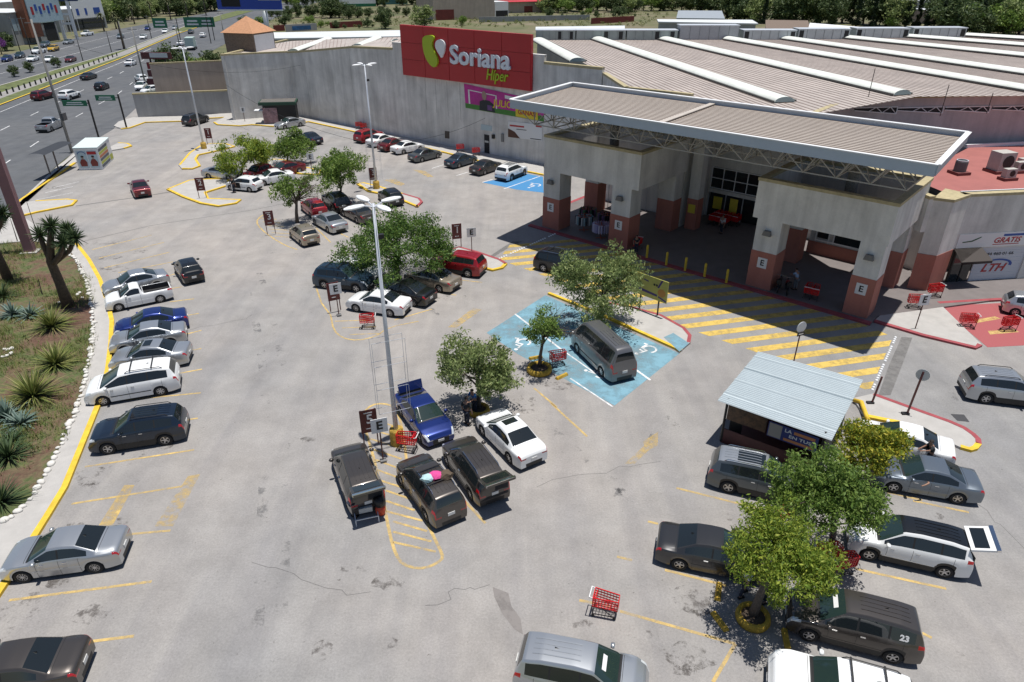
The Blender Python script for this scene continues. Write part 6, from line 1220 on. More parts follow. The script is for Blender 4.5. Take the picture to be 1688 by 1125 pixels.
def skinmesh(name, verts, edges, rad, m, parent, sub=1):
    me = bpy.data.meshes.new(name); me.from_pydata(verts, edges, []); me.materials.append(m); o = link(name, me, parent)
    md = o.modifiers.new('skin', 'SKIN'); md.use_smooth_shade = True; sv = me.skin_vertices
    if not sv:
        bm = bmesh.new(); bm.from_mesh(me); bm.verts.layers.skin.verify(); bm.to_mesh(me); bm.free(); sv = me.skin_vertices
    for v, r_ in zip(sv[0].data, rad): v.radius = (r_, r_) if not isinstance(r_, tuple) else r_
    sv[0].data[0].use_root = True; ss = o.modifiers.new('sub', 'SUBSURF'); ss.levels = sub; ss.render_levels = sub; return o
def person(px, face, label, shirt, trousers=DENIM, z=0.0, pose='stand', loc=None, sc_=1.0, group='people in the car park', hair=HAIR):
    p = loc if loc is not None else G(*px, z); o = root('person', label, 'person', (p[0], p[1], p[2] + .005), R(face), group); o.scale = (sc_,) * 3
    lean = {'stand': 0, 'reach': .12, 'bend': .38, 'walk': .04}[pose]; st_ = .16 if pose == 'walk' else .03; d = -.55 if pose == 'bend' else 0
    hipz = .93; ch = Vector((lean, 0, 1.38 - lean * .5)); nk = Vector((lean * 1.35, 0, 1.50 - lean * .6)); hd_ = Vector((lean * 1.6 + .02, 0, 1.64 - lean * .7))
    hand = {'stand': [(.08, .29, .82), (.08, -.29, .82)], 'walk': [(.2, .27, .88), (-.15, -.27, .86)], 'reach': [(.5, .2, 1.15), (.48, -.18, 1.05)], 'bend': [(.72, .16, .8), (.7, -.16, .78)]}[pose]
    V = [(0, 0, hipz), (lean * .5, 0, 1.16 - lean * .2), tuple(ch), tuple(nk), tuple(hd_), (hd_.x, 0, hd_.z + .11)]; Ed = [(0, 1), (1, 2), (2, 3), (3, 4), (4, 5)]; Rd = [(.15, .11), (.14, .10), (.17, .11), (.055, .055), (.085, .095), (.06, .07)]
    for s, h_ in zip((1, -1), hand):
        sh_ = Vector((ch.x, s * .2, ch.z + .04)); h_ = Vector(h_); el = sh_.lerp(h_, .5) + Vector((-.05, s * .05, -.03)); k = len(V)
        fg = (h_ - el).normalized(); side = Vector((0, -s, 0))
        V += [tuple(sh_), tuple(el), tuple(h_), tuple(h_ + fg * .09)]; Ed += [(2, k), (k, k + 1), (k + 1, k + 2), (k + 2, k + 3)]; Rd += [.06, .045, .033, .028]
        for j in range(5):
            off = side * (.024 * (j - 2)) if j else side * .05 + fg * -.05; k2 = len(V); V += [tuple(h_ + fg * (.1 if j else .04) + off), tuple(h_ + fg * ((.17 - .012 * abs(j - 2)) if j else .1) + off * 1.05 + Vector((0, 0, -.015)))]; Ed += [(k + 3 if j else k + 2, k2), (k2, k2 + 1)]; Rd += [.010, .008]
    for s in (1, -1):
        k = len(V); f = s * st_; V += [(0, s * .09, .86), (f * .5 + .02, s * .1, .48), (f - .02, s * .1, .07), (f + .14, s * .11, .035)]; Ed += [(0, k), (k, k + 1), (k + 1, k + 2), (k + 2, k + 3)]; Rd += [.085, .055, .042, .036]
    skinmesh('body', V, Ed, Rd, SKIN, o)
    # clothes over it
    V = [(0, 0, .96), (lean * .5, 0, 1.17 - lean * .2), tuple(ch), (nk.x, 0, nk.z - .06)]; Ed = [(0, 1), (1, 2), (2, 3)]; Rd = [(.175, .135), (.165, .125), (.2, .135), (.08, .08)]
    for s, h_ in zip((1, -1), hand): sh_ = Vector((ch.x, s * .2, ch.z + .04)); h_ = Vector(h_); el = sh_.lerp(h_, .45) + Vector((-.05, s * .05, -.03)); k = len(V); V += [tuple(sh_), tuple(el)]; Ed += [(2, k), (k, k + 1)]; Rd += [.082, .066]
    skinmesh('shirt', V, Ed, Rd, shirt, o)
    V = [(0, 0, .93)]; Ed = []; Rd = [(.17, .13)]
    for s in (1, -1): k = len(V); f = s * st_; V += [(0, s * .095, .84), (f * .5 + .02, s * .1, .48), (f - .02, s * .1, .12)]; Ed += [(0, k), (k, k + 1), (k + 1, k + 2)]; Rd += [.1, .075, .062]
    skinmesh('trousers', V, Ed, Rd, trousers, o)
    bm = bmesh.new(); bmesh.ops.create_icosphere(bm, subdivisions=2, radius=.112); me = bpy.data.meshes.new('hair')
    for v in bm.verts: v.co = Vector((v.co.x * 1.0 - .025, v.co.y * .92, max(v.co.z, -.02 if v.co.x < 0 else .035)))
    bm.to_mesh(me); bm.free(); me.materials.append(hair); link('hair', me, o, (hd_.x, 0, hd_.z + .045))
    nz = MB(); nz.box((hd_.x + .1, 0, hd_.z + .01), (.03, .022, .035)); nz.build('nose', SKIN, o)
    for s in (-1, 1): sh = MB(); sh.box((s * st_ + .06, s * .105, .04), (.27, .1, .075)); sh.build('shoe', BLACK, o)
    return o
SB = mat('blue_shirt', (.03, .12, .33), .85); SW_ = mat('white_shirt', (.62, .63, .65), .85); SD = mat('dark_shirt', (.02, .024, .028), .9); SLB = mat('light_blue_shirt', (.30, .42, .58), .85); SBR = mat('brown_shirt', (.10, .07, .05), .9)
person((770, 700), 60, 'person in a dark jacket standing under the round tree', SD); person((783, 682), 230, 'person in a blue shirt under the round tree', SB, pose='reach'); person((1222, 982), 20, 'person in a white shirt under the yellow green tree', SW_, pose='walk'); person((1258, 992), 200, 'person in dark clothes behind the trunk of the yellow green tree', SD)
person((1527, 772), 170, 'person in a dark striped top between the white and blue grey sedans', SD, pose='reach'); person((386, 318), 80, 'person standing at the open door of the white hatchback', SD); person((584, 853), 60, 'person bending into the back of the left people carrier', SD, pose='bend')
person((1048, 418), 250, 'person with a red cart at the second pier', SD, z=.13, pose='reach'); person(None, 210, 'person in a white top by the carts at the doors', SW_, loc=E(13.6, 9.2, .14)); person((1310, 478), 120, 'person in a light blue shirt by the motorcycles', SLB, mat('grey_trousers', (.16, .17, .18), .9), z=.13, pose='reach')
# driver's arm
o = skinmesh('arm_out_of_window', [(0, 0, 0), (.02, -.1, .02), (-.2, -.16, -.05), (-.28, -.16, -.08), (-.33, -.14, -.1), (-.33, -.18, -.1)], [(0, 1), (1, 2), (2, 3), (3, 4), (3, 5)], [.05, .048, .035, .03, .012, .012], SKIN, None); p = G(1529, 795, .98); o.location = p; tag(o, 'bare forearm resting out of the window of the blue grey sedan', 'arm')
# wheelchair lift and cooler behind the left carrier
wl = root('wheelchair_lift', 'metal loading frame behind the left people carrier', 'lift', G(604, 852), R(-72)); q = MB()
for a, b in [((-.5, -.5, .35), (.5, -.5, .35)), ((.5, -.5, .35), (.5, .5, .35)), ((.5, .5, .35), (-.5, .5, .35)), ((-.5, .5, .35), (-.5, -.5, .35)), ((.5, -.5, .35), (.5, -.5, 0.0)), ((.5, .5, .35), (.5, .5, 0.0)), ((-.5, -.5, .35), (-.5, -.5, 0)), ((-.5, .5, .35), (-.5, .5, 0))]: q.bar(a, b, .04)
q.build('frame', LGREY, wl); q = MB(); q.box((-.1, 0, .5), (.5, .6, .25)); q.build('box', GALV, wl)
rb_ = root('red_bag', 'orange red bag hanging behind the left people carrier', 'bag', G(628, 848), 0); q = MB(); q.lathe([(.01, .05), (.2, .08), (.24, .35), (.18, .55), (.01, .58)], 10); q.build('bag', mat('orange_red', (.55, .07, .03), .6), rb_, True); q = MB(); q.lathe([(.01, .56), (.24, .58), (.26, .95), (.01, 1.0)], 10); q.build('black_bundle', BLACK, rb_, True)
# bags on a roof
cc = [o for o in C.objects if o.get('label', '').startswith('dark people carrier with bags')][0]; Mx = Matrix.Translation(cc.location) @ Matrix.Rotation(cc.rotation_euler.z, 4, 'Z')
for x, y, m, l, s in [(-.75, -.05, mat('pink_cloth', (.62, .06, .25), .8), 'bright pink bag on the roof of the middle carrier', .26), (-.72, .4, mat('pale_blue_cloth', (.42, .60, .62), .8), 'pale blue bag on the roof of the middle carrier', .24), (-.95, -.42, mat('brown_cloth', (.10, .07, .045), .8), 'brown bag on the roof of the middle carrier', .27)]:
    bm = bmesh.new(); bmesh.ops.create_icosphere(bm, subdivisions=2, radius=s); me = bpy.data.meshes.new('bag')
    for v in bm.verts: v.co = Vector((v.co.x * 1.2, v.co.y, v.co.z * .7)) * (1 + .2 * random.uniform(-1, 1))
    bm.to_mesh(me); bm.free(); me.materials.append(m); p = Mx @ Vector((x, y, 1.83)); tag(link('cloth_bag', me, None, p), l, 'bag', 'bags on the car roof')
# yellow wheel stops
for px_, rz, l in [((1184, 977), 70, 'yellow wheel stop left of the planter'), ((1186, 1026), 110, 'yellow wheel stop in the shade below the planter'), ((1296, 1056), 80, 'yellow wheel stop in front of the carrier numbered 23'), ((883, 591), 20, 'yellow wheel stop at the small planter'), ((926, 622), 40, 'yellow wheel stop beside the red cart')]:
    p = G(*px_); q = MB(); q.add([(-.45, -.12, 0), (.45, -.12, 0), (.45, .12, 0), (-.45, .12, 0), (-.42, -.07, .14), (.42, -.07, .14), (.42, .07, .14), (-.42, .07, .14)], [(4, 5, 6, 7), (0, 1, 5, 4), (1, 2, 6, 5), (2, 3, 7, 6), (3, 0, 4, 7)]); tag(q.build('wheel_stop', mat('planter_yellow', (.4, .27, .03)), None, loc=(p.x, p.y, .01), rot=(0, 0, R(rz))), l, 'wheel stop', 'yellow wheel stops')
# ---------------------------------------------------------------- booth with ribbed sheet roof
bt = root('sheet_roof_booth', 'dark booth under a big white ribbed sheet roof in the lower right', 'booth')
cr_ = [G(1250, 580, 3.0), G(1423, 627, 2.95), G(1371, 727, 2.62), G(1183, 661, 2.65)]
q = MB(); nn_ = 148; vs = []
for i in range(nn_ + 1):
    f = i / nn_; a = cr_[0].lerp(cr_[3], f); b = cr_[1].lerp(cr_[2], f); dz = Vector((0, 0, (0, 0, .055, .055)[i % 4] + (.05 if i % 37 in (16, 17, 18) else 0))); vs += [a + dz, b + dz]
q.add(vs, [(2 * i, 2 * i + 2, 2 * i + 3, 2 * i + 1) for i in range(nn_)]); q.build('roof', mat('white_sheet_roof', (.45, .51, .535), .45, .0, var=.04, scale=1), bt)
ct = sum(cr_, Vector()) / 4; inn = [ct.lerp(c_, .86).to_2d() for c_ in cr_]
MAR = mat('booth_maroon', (.06, .012, .015), .5, var=.3, scale=2)
fl_ = MB(); fl_.prism(inn, .0, .12); fl_.build('floor', MAR, bt)
for c_ in inn: q = MB(); q.box((c_.x, c_.y, 1.4), (.1, .1, 2.6)); q.build('post', BLACK, bt)
for a, b, z0, z1, nm, m in [(inn[0], inn[1], .1, 2.7, 'back_wall', BLACK), (inn[1], inn[2], .1, 2.5, 'side_wall', mat('booth_dark_blue', (.03, .035, .05), .6)), (inn[3], inn[2], .1, .9, 'counter', MAR)]: d_ = (b - a).normalized(); n2 = Vector((-d_.y, d_.x)) * .05; q = MB(); q.prism([a, b, b + n2, a + n2], z0, z1); q.build(nm, m, bt)
fM = frame((inn[3].x, inn[3].y, 0), (*(inn[2] - inn[3]), 0)); FL = (inn[2] - inn[3]).length
wallpart('food_print', rect(.1, 1.55, FL * .44, 2.4), fM, mat('dark_food_print', (.07, .035, .015), .5, var=.9, scale=3.5), bt, .03, .03); wallpart('advert_board', rect(FL * .46, 1.45, FL * .96, 2.3), fM, mat('advert_blue', (.02, .035, .16), .5), bt, .03, .03); wallpart('advert_square', rect(FL * .47, 1.5, FL * .6, 2.25), fM, mat('advert_grey', (.30, .28, .25), .5), bt, .065, .006)
fit('advert_lettering', 'LA', FL * .63, 2.0, FL * .70, 2.2, fM, PW_, bt, .066, .004, .02); wallpart('advert_bar', rect(FL * .72, 2.02, FL * .93, 2.18), fM, mat('advert_orange', (.5, .2, .08), .5), bt, .066, .004); fit('advert_lettering', 'EN TUS', FL * .68, 1.75, FL * .9, 1.92, fM, PW_, bt, .066, .004, .02); wallpart('advert_bar', rect(FL * .63, 1.52, FL * .93, 1.66), fM, mat('advert_orange', (.5, .2, .08), .5), bt, .066, .004)
wallpart('menu_board', rect(.15, .1, .8, 1.3), fM, BLACK, bt, -.6, .04); rebase(bt, (ct.x, ct.y, 0))
# ---------------------------------------------------------------- white advertising kiosk by the road
k1, k2, k3 = G(131, 281).to_2d(), G(170, 280).to_2d(), G(188, 262).to_2d(); uu = (k2 - k1).normalized(); k4 = k1 + (k3 - k2)
kk = root('advert_kiosk', 'white box kiosk with printed people and coloured price panels by the road', 'kiosk'); q = MB(); q.prism([k1, k2, k3, k4], 0.02, 2.55); q.build('walls', WHITE, kk); ce = (k1 + k3) / 2; q = MB(); q.prism([ce + (c_ - ce) * 1.04 for c_ in (k1, k2, k3, k4)], 2.55, 2.68); q.build('roof', mat('kiosk_roof', (.60, .68, .67), .5), kk)
kM = frame((k1.x, k1.y, 0), (*uu, 0)); kw_ = (k2 - k1).length; k2M = frame((k2.x, k2.y, 0), (*(k3 - k2), 0)); kd = (k3 - k2).length
for i in (0, 1):
    cx = kw_ * (.28 + .44 * i); wallpart('printed_panel', rect(cx - .55, .25, cx + .55, 2.3), kM, mat('kiosk_pale_blue', (.45, .56, .60), .5), kk, .004, .01); wallpart('printed_body', [(cx - .35, .45), (cx + .35, .45), (cx + .42, .9), (cx + .2, 1.3), (cx - .2, 1.3), (cx - .42, .9)], kM, mat('print_red_check', (.22, .04, .03), .6), kk, .016, .01); wallpart('printed_head', ell(cx, 1.5, .15, .19, 10), kM, PSK, kk, .016, .01); wallpart('printed_hair', ell(cx, 1.62, .18, .1, 10), kM, HAIR, kk, .027, .006)
wallpart('red_heading', rect(kw_ * .52, 1.85, kw_ * .9, 2.2), kM, SIGNR, kk, .028, .008); wallpart('arch_print', ell(kw_ * .28, 1.9, .5, .32, 8, 0, math.pi) + ell(kw_ * .28, 1.9, .42, .25, 8, math.pi, 0), kM, BT, kk, .028, .006)
for i, m in enumerate([mat('kiosk_slate', (.07, .09, .12), .5), mat('kiosk_lime', (.42, .45, .05), .5), mat('kiosk_slate', (.07, .09, .12)), mat('kiosk_orange', (.5, .16, .06), .5), mat('kiosk_lime', (.4, .4, .05)), mat('kiosk_slate', (.07, .09, .12))]): wallpart('price_panel', rect(.15, .2 + i * .37, kd * (.72), .5 + i * .37), k2M, m, kk, .004, .012)
wallpart('white_panel', rect(kd * .76, .9, kd * .98, 2.35), k2M, PW_, kk, .004, .012); wallpart('yellow_panel', rect(kd * .76, .15, kd * .98, .8), k2M, mat('kiosk_lime', (.4, .4, .05)), kk, .004, .012); rebase(kk, (ce.x, ce.y, 0))
# black and green kiosk at the wall
p1, p2 = G(432, 205).to_2d(), G(487, 204).to_2d(); p3 = p2 + NW * 3.2; p4 = p1 + NW * 3.2
bk_ = root('black_kiosk', 'black kiosk with green fascia and printed side against the store wall', 'kiosk'); a, b = G(434, 206).to_2d(), G(462, 205).to_2d(); dk = (b - a).normalized(); nk_ = Vector((-dk.y, dk.x)); KP = lambda s, t: a + dk * s + nk_ * t; wK = 5.2
q = MB(); q.prism([KP(0.3, 0), KP(wK, -.3), KP(wK, 2.6), KP(.3, 2.6)], .13, 2.9); q.build('walls', BLACK, bk_); q = MB(); q.prism([KP(-.2, -.4), KP(wK + .2, -.7), KP(wK + .2, 2.9), KP(-.2, 2.9)], 2.9, 3.3); q.build('fascia', mat('kiosk_green', (.015, .06, .035), .5), bk_); q = MB(); q.prism([KP(0, -.2), KP(wK, -.5), KP(wK, 2.7), KP(0, 2.7)], 3.3, 3.36); q.build('roof', mat('kiosk_roof_brown', (.12, .11, .10), .8), bk_)
q = MB(); q.prism([KP(.2, -.15), KP(2.4, -.28), KP(2.4, -.18), KP(.2, -.05)], .2, 2.5); q.build('printed_side', mat('kiosk_print', (.28, .17, .19), .5, var=.5, scale=2), bk_); q = MB(); q.prism([KP(-1.0, -.2), KP(.3, -.4), KP(.3, 1.2), KP(-1.0, 1.2)], 2.1, 2.16); q.build('flap', WHITE, bk_); rebase(bk_, (*KP(2.5, 1.2), .13))
# bus shelter
bs = root('bus_shelter', 'small dark bus shelter with a curved roof by the road', 'bus shelter'); c1, c2 = G(83, 288, .13), G(97, 281, .13); q = MB()
ax = (c2 - c1).normalized(); nx = Vector((-ax.y, ax.x, 0)); A_ = c1 - ax * 2.2 - nx * .1; vs = []
for i in range(7):
    t = -1.3 + 2.0 * i / 6; z = 2.95 - .25 * ((t + .3) / 1.2) ** 2; vs += [A_ + nx * t + Vector((0, 0, z)), A_ + ax * 6.2 + nx * t + Vector((0, 0, z))]
q.add(vs, [(2 * i, 2 * i + 1, 2 * i + 3, 2 * i + 2) for i in range(6)]); q.build('roof', mat('shelter_grey', (.05, .055, .065), .9, spec=.1), bs)
for c_ in (c1, c2): q = MB(); q.tube([c_, c_ + Vector((0, 0, 2.85))], .09, 8); q.build('post', mat('shelter_post', (.2, .16, .14), .6), bs)
rebase(bs, (c1 + c2) / 2)
# clothes racks in the left bay
for i, (s, t, ms) in enumerate([(3.6, 1.6, ((.30, .42, .45), (.03, .03, .04), (.5, .5, .5))), (6.0, .9, ((.45, .42, .58), (.35, .32, .50), (.55, .52, .62))), (4.9, 3.4, ((.02, .02, .03), (.22, .12, .25), (.05, .05, .06))), (7.6, 2.9, ((.6, .6, .62), (.1, .1, .14), (.3, .3, .3))), (2.6, 3.6, ((.25, .12, .2), (.1, .25, .12), (.03, .03, .03)))]):
    p = E(s, t, .135); o = root('clothes_rack', ['round rack of pale teal and black clothes nearest the left pier', 'round rack of lilac shirts at the front of the clothes stall', 'rack of black tops in the middle of the clothes stall', 'rack of white tops behind the second pier', 'rack of mixed clothes at the back of the stall'][i], 'clothes rack', p, 0, 'clothes racks under the portico'); q = MB(); q.tube([(0, 0, 0), (0, 0, 1.5)], .03, 6); q.lathe([(.6, 1.4), (.63, 1.42), (.6, 1.44)], 16)
    for a in (0, 1.57): q.bar((-.45 * math.cos(a), -.45 * math.sin(a), .03), (.45 * math.cos(a), .45 * math.sin(a), .03), .05); q.bar((-.6 * math.cos(a), -.6 * math.sin(a), 1.42), (.6 * math.cos(a), .6 * math.sin(a), 1.42), .03)
    q.build('stand', mat('rack_orange', (.4, .08, .03), .5), o)
    for k in range(20):
        a = 2 * math.pi * k / 20; c_, s_ = math.cos(a), math.sin(a); q = MB(); w_ = .2; q.box((0, 0, 0), (.07, .42, .75)); g_ = q.build('garment', mat('cloth_%d_%d' % (i, k % 3), ms[k % 3], .9), o); g_.location = (c_ * .62, s_ * .62, 1.02); g_.rotation_euler = (0, 0, a + 1.2)
# white stall canopy seen through the bay
sc_t = root('stall_canopy', 'white cloth canopy seen through the left bay of the portico', 'canopy', E(3.2, 9.2, .13), math.atan2(U.y, U.x), None); q = MB(); q.add([(-1.6, -.9, 3.3), (1.8, -.9, 3.3), (1.8, 1.0, 3.3), (-1.6, 1.0, 3.3), (0.1, 0, 3.9)], [(0, 1, 4), (1, 2, 4), (2, 3, 4), (3, 0, 4)]); q.build('cloth', WHITE, sc_t)
for x_, y_ in ((-1.55, -.85), (1.75, -.85), (1.75, .95), (-1.55, .95)): q = MB(); q.tube([(x_, y_, 0), (x_, y_, 3.32)], .03, 6); q.build('leg', GALV, sc_t)
# motorcycles
def moto(p, rz, col, label):
    o = root('motorcycle', label, 'motorcycle', p, rz, 'motorcycles in the right bay')
    for x in (-.62, .62): q = MB(); q.lathe([(.2, -.04), (.28, -.05), (.3, 0), (.28, .05), (.2, .04)], 16, (x, 0, .3), 'Y'); q.lathe([(.01, -.01), (.2, -.01)], 12, (x, 0, .3), 'Y'); q.build('wheel', TYRE, o)
    q = MB(); q.tube([(-.62, 0, .3), (-.1, 0, .42), (.3, 0, .7), (.5, 0, .85)], .05, 6); q.tube([(.62, 0, .3), (.42, 0, 1.0)], .035, 6); q.box((0, 0, .42), (.4, .25, .28)); q.build('frame', DARK, o); q = MB(); q.lathe([(.01, -.3), (.13, -.2), (.15, .1), (.01, .28)], 10, (.12, 0, .8), 'X'); q.build('tank', paintm(*PC[col]), o, True); q = MB(); q.box((-.4, 0, .8), (.62, .24, .1)); q.build('seat', BLACK, o); q = MB(); q.bar((.4, -.34, 1.05), (.4, .34, 1.05), .03); q.build('handlebar', CHROME, o); q = MB(); q.box((-.7, 0, .98), (.3, .32, .28)); q.build('top_box', BLACK, o)
moto(G(1283, 478, .135), 1.1, 'black', 'black motorcycle beside the right block pier'); moto(G(1296, 482, .135), 1.3, 'red', 'red motorcycle next to the person in light blue')
# ================================================================ beyond the store
def bld(name, label, px, ty, depth, m, roofm=None, cat='building', group=None, z0=0.0, over=0.0, roofh=.15):
    """front base from two pixels, height from the top pixel row of the left corner"""
    a, b = G(*px[0], z0).to_2d(), G(*px[1], z0).to_2d(); d = (b - a).normalized(); n = Vector((-d.y, d.x)); h = HT(a, ty)
    o = root(name, label, cat, (*((a + b) / 2), z0), 0, group); c = (a + b) / 2
    q = MB(); q.prism([a - c, b - c, b - c + n * depth, a - c + n * depth], 0, h - z0); q.build('wall', m, o); e = over
    q = MB(); q.prism([a - c - d * e - n * e, b - c + d * e - n * e, b - c + d * e + n * (depth + e), a - c - d * e + n * (depth + e)], h - z0, h - z0 + roofh); q.build('roof', roofm or m, o)
    M = frame((a.x - c.x, a.y - c.y, 0), (d.x, d.y, 0)); o['_l'] = 0; del o['_l']; return o, M, (b - a).length, h - z0
def put(o, nm, x0, y0, x1, y1, M, m, d=.02, th=.05): wallpart(nm, rect(x0, y0, x1, y1), M, m, o, d, th)
WSH = mat('white_sheet_far', (.60, .62, .63), .6, var=.08, scale=.3); CRM = wall_mat('cream_far_wall', (.46, .38, .32), .1); GRW = wall_mat('grey_far_wall', (.34, .34, .34), .12); BRK = mat('red_far_wall', (.17, .035, .03), .8, var=.2, scale=.5); ORG = mat('orange_tiles', (.46, .235, .125), .8, var=.15, scale=3); STN = mat('brown_stone_cladding', (.17, .125, .095), .9, var=.35, scale=4, bump=.6, bscale=10)
# stone tower with orange roof
tA, tB = G(374, 85, 9.4).to_2d(), G(421, 87, 9.4).to_2d(); tu = (tB - tA).normalized(); tn = Vector((-tu.y, tu.x)); tw = (tB - tA).length; th = HT(tA, 54); to = root('roof_tower', 'stone clad tower with an orange tiled pyramid roof at the corner of the hall', 'tower', (*(tA + tu * tw / 2 + tn * tw / 2), 0), math.atan2(tu.y, tu.x)); h2 = tw / 2
q = MB(); q.box((0, 0, th / 2), (tw, tw, th)); q.build('walls', STN, to); q = MB(); q.box((h2 + .02, 0, th - 3), (.1, tw * .9, 5.5)); q.build('white_side', WHITE, to)
ap = th + 2.3; e = h2 + .35; q = MB(); q.add([(-e, -e, th), (e, -e, th), (e, e, th), (-e, e, th), (0, 0, ap)], [(0, 1, 4), (1, 2, 4), (2, 3, 4), (3, 0, 4), (3, 2, 1, 0)]); q.build('roof', ORG, to)
# low walls left of the hall
ww = root('low_wall', 'pale low boundary wall left of the hall', 'wall'); wallrun('wall', [G(228, 195).to_2d(), G(384, 188).to_2d()], 0, 3.6, .3, GRW, ww, COPING); rebase(ww, (*((G(228, 195) + G(384, 188)) / 2).to_2d(), 0))
w2 = root('tan_wall', 'tan upper wall behind the low boundary wall', 'wall'); wallrun('wall', [G(262, 172).to_2d(), G(380, 165).to_2d()], 0, 6.6, .3, CRM, w2, COPING); rebase(w2, (*((G(290, 170) + G(380, 165)) / 2).to_2d(), 0))
rs = root('roadside_sign', 'maroon roadside restaurant signs in a stack above the low wall', 'sign', (*G(271, 150).to_2d(), 0), -.1)
for z, w_, m in [(6.4, 6.0, mat('sign_maroon', (.10, .02, .025), .5)), (4.6, 4.5, mat('cola_red', (.20, .01, .02), .5)), (3.2, 5.0, mat('sign_maroon', (.1, .02, .025))), (1.6, 6, mat('sign_maroon', (.1, .02, .025)))]: q = MB(); q.box((0, 0, z), (w_, .4, 1.2)); q.build('panel', m, rs)
q = MB(); q.box((.6, -.22, 6.5), (3.6, .06, .8)); q.build('face', LGREY, rs)
for x in (-1.5, 1.5): q = MB(); q.box((x, .15, 3.2), (.25, .25, 6.4)); q.build('post', DARK, rs)
# sheds behind the hall
SHG = 'sheet roofs behind the hall'
def shed(px4, z, label, m=WSH):
    pts = [G(x, y, z) for x, y in px4]; c = sum(pts, Vector()) / 4; o = root('shed', label, 'shed', (c.x, c.y, 0), 0, SHG); q = MB(); q.prism([p.to_2d() - c.to_2d() for p in pts], z - .3, z); q.build('roof', m, o); q = MB(); q.prism([(p.to_2d() - c.to_2d()) * .96 for p in pts], 0, z - .3); q.build('walls', GRW, o)
shed([(425, 64), (664, 60), (664, 50), (440, 54)], 8.6, 'long white sheet roof behind the left part of the hall'); shed([(883, 49), (1030, 48), (1030, 42.5), (883, 44.5)], 9.5, 'white sheet roof behind the plant row'); shed([(1085, 36), (1250, 39), (1240, 33), (1083, 32)], 9, 'white sheet roof with green edge behind the tall block'); shed([(1332, 49), (1470, 55), (1460, 48), (1335, 38)], 8, 'bright white sheet roof in front of the trees', mat('bright_sheet', (.78, .79, .80), .5)); shed([(1115, 30), (1195, 31), (1190, 18), (1118, 17.5)], 6, 'grey corrugated shed roof among the trees', GALV); shed([(1262, 47), (1336, 49), (1332, 34), (1262, 33)], 7, 'low brown shed roof beside the bright sheet roof', STN)
bl, M_, L_, h_ = bld('cream_block', 'large plain cream building behind the red sign', [(715, 34), (815, 31)], -25, 26, CRM)
put(bl, 'red_patch', 1, 0, L_ * .33, 4.2, M_, BRK)
bl, M_, L_, h_ = bld('small_house', 'small white building with a dark carport right of the cream block', [(816, 30), (838, 29)], 4, 10, WHITE); put(bl, 'carport', .5, 0, L_ - .3, 3, M_, DARK)
bl, M_, L_, h_ = bld('restaurant', 'low building under a red pitched roof behind the plant row', [(836, 22), (905, 20)], 4, 14, CRM, mat('restaurant_red', (.50, .03, .04), .6), over=1.2); put(bl, 'doorway', L_ * .4, 0, L_ * .6, 3, M_, BRK)
bl, M_, L_, h_ = bld('far_store', 'long white building with a green base beyond the bushes', [(565, 12), (620, 11)], -3, 14, WHITE, WSH); put(bl, 'green_base', 0, 0, L_, 1.6, M_, GREENS)
bld('far_store', 'teal far building left of the cream block', [(625, 8), (672, 7)], -6, 14, mat('teal_far', (.05, .16, .18), .7), WSH)
bld('far_house', 'pale house among the trees at the upper right', [(1525, 40), (1572, 40)], 18, 14, wall_mat('pink_far', (.42, .32, .28)), WSH); bld('far_house', 'white roofed house far behind the trees', [(1450, 18), (1530, 17)], 2, 20, GRW, WSH); bld('far_house', 'brown far house left of the dark cypresses', [(1385, 10), (1440, 10)], -6, 14, STN, STN)
for a, b, ty, l, m in [((452, 52), (470, 51), 43, 'short red wall left of the graffiti wall', BRK), ((472, 53), (523, 50), 42, 'grey wall with blue graffiti behind the hall', GRW), ((545, 47), (598, 44), 38, 'short dark red wall right of the graffiti wall', BRK), ((975, 40), (1045, 36), 31, 'dark red wall in the scrub', BRK), ((790, 37), (972, 33), 29, 'long grey wall across the scrub', GRW)]:
    o, M_, L_, h_ = bld('boundary_wall', l, [a, b], ty, .4, m, cat='wall')
    if l.startswith('grey wall with blue'): put(o, 'graffiti', L_ * .2, .4, L_ * .8, h_ * .8, M_, mat('graffiti_blue', (.02, .10, .25), .6, var=.5, scale=1))
# dealership across the road
dl, M_, L_, h_ = bld('car_dealership', 'long grey dealership building with blue white lettered sign across the road', [(28, 76), (100, 66)], 22, 22, GRW, WSH, over=.4)
put(dl, 'brown_tower', L_ * .18, 2, L_ * .45, h_ + 4.5, M_, mat('rust_brown', (.24, .09, .05), .7), .1, 3.0); put(dl, 'name_board', L_ * .24, h_ - 3.0, L_ * .98, h_ + 4, M_, mat('board_pale_blue', (.36, .46, .50), .5), 3.2, .3)
for i in range(7): put(dl, 'board_letter', L_ * (.3 + .09 * i), h_ - .8 + (i % 2), L_ * (.35 + .09 * i), h_ + 1.4 + (i % 2) * .6, M_, BT if i % 3 else RT, 3.52, .05)
put(dl, 'show_window', L_ * .3, .3, L_ * .55, h_ - 3, M_, SGLASS, .1, .1); put(dl, 'entrance', L_ * .7, .1, L_ * .95, 5.5, M_, DARK, .1, .1); put(dl, 'banner', L_ * .62, 6.5, L_ * .95, h_ - 3.5, M_, mat('banner_teal', (.40, .52, .53), .5), .3, .1)
for i, x in enumerate((.02, .14)): put(dl, 'window', L_ * x, h_ - 5, L_ * (x + .1), h_ - 1.5, M_, mat('pale_window', (.36, .44, .48), .3), .05, .05)
bld('grey_hall', 'long grey hall with white roof at the left edge across the road', [(-60, 84), (28, 73)], 34, 30, GRW, WSH); bld('far_roof', 'long pale warehouse roof behind the dealership', [(-40, 38), (88, 26)], 8, 30, GRW, WSH)
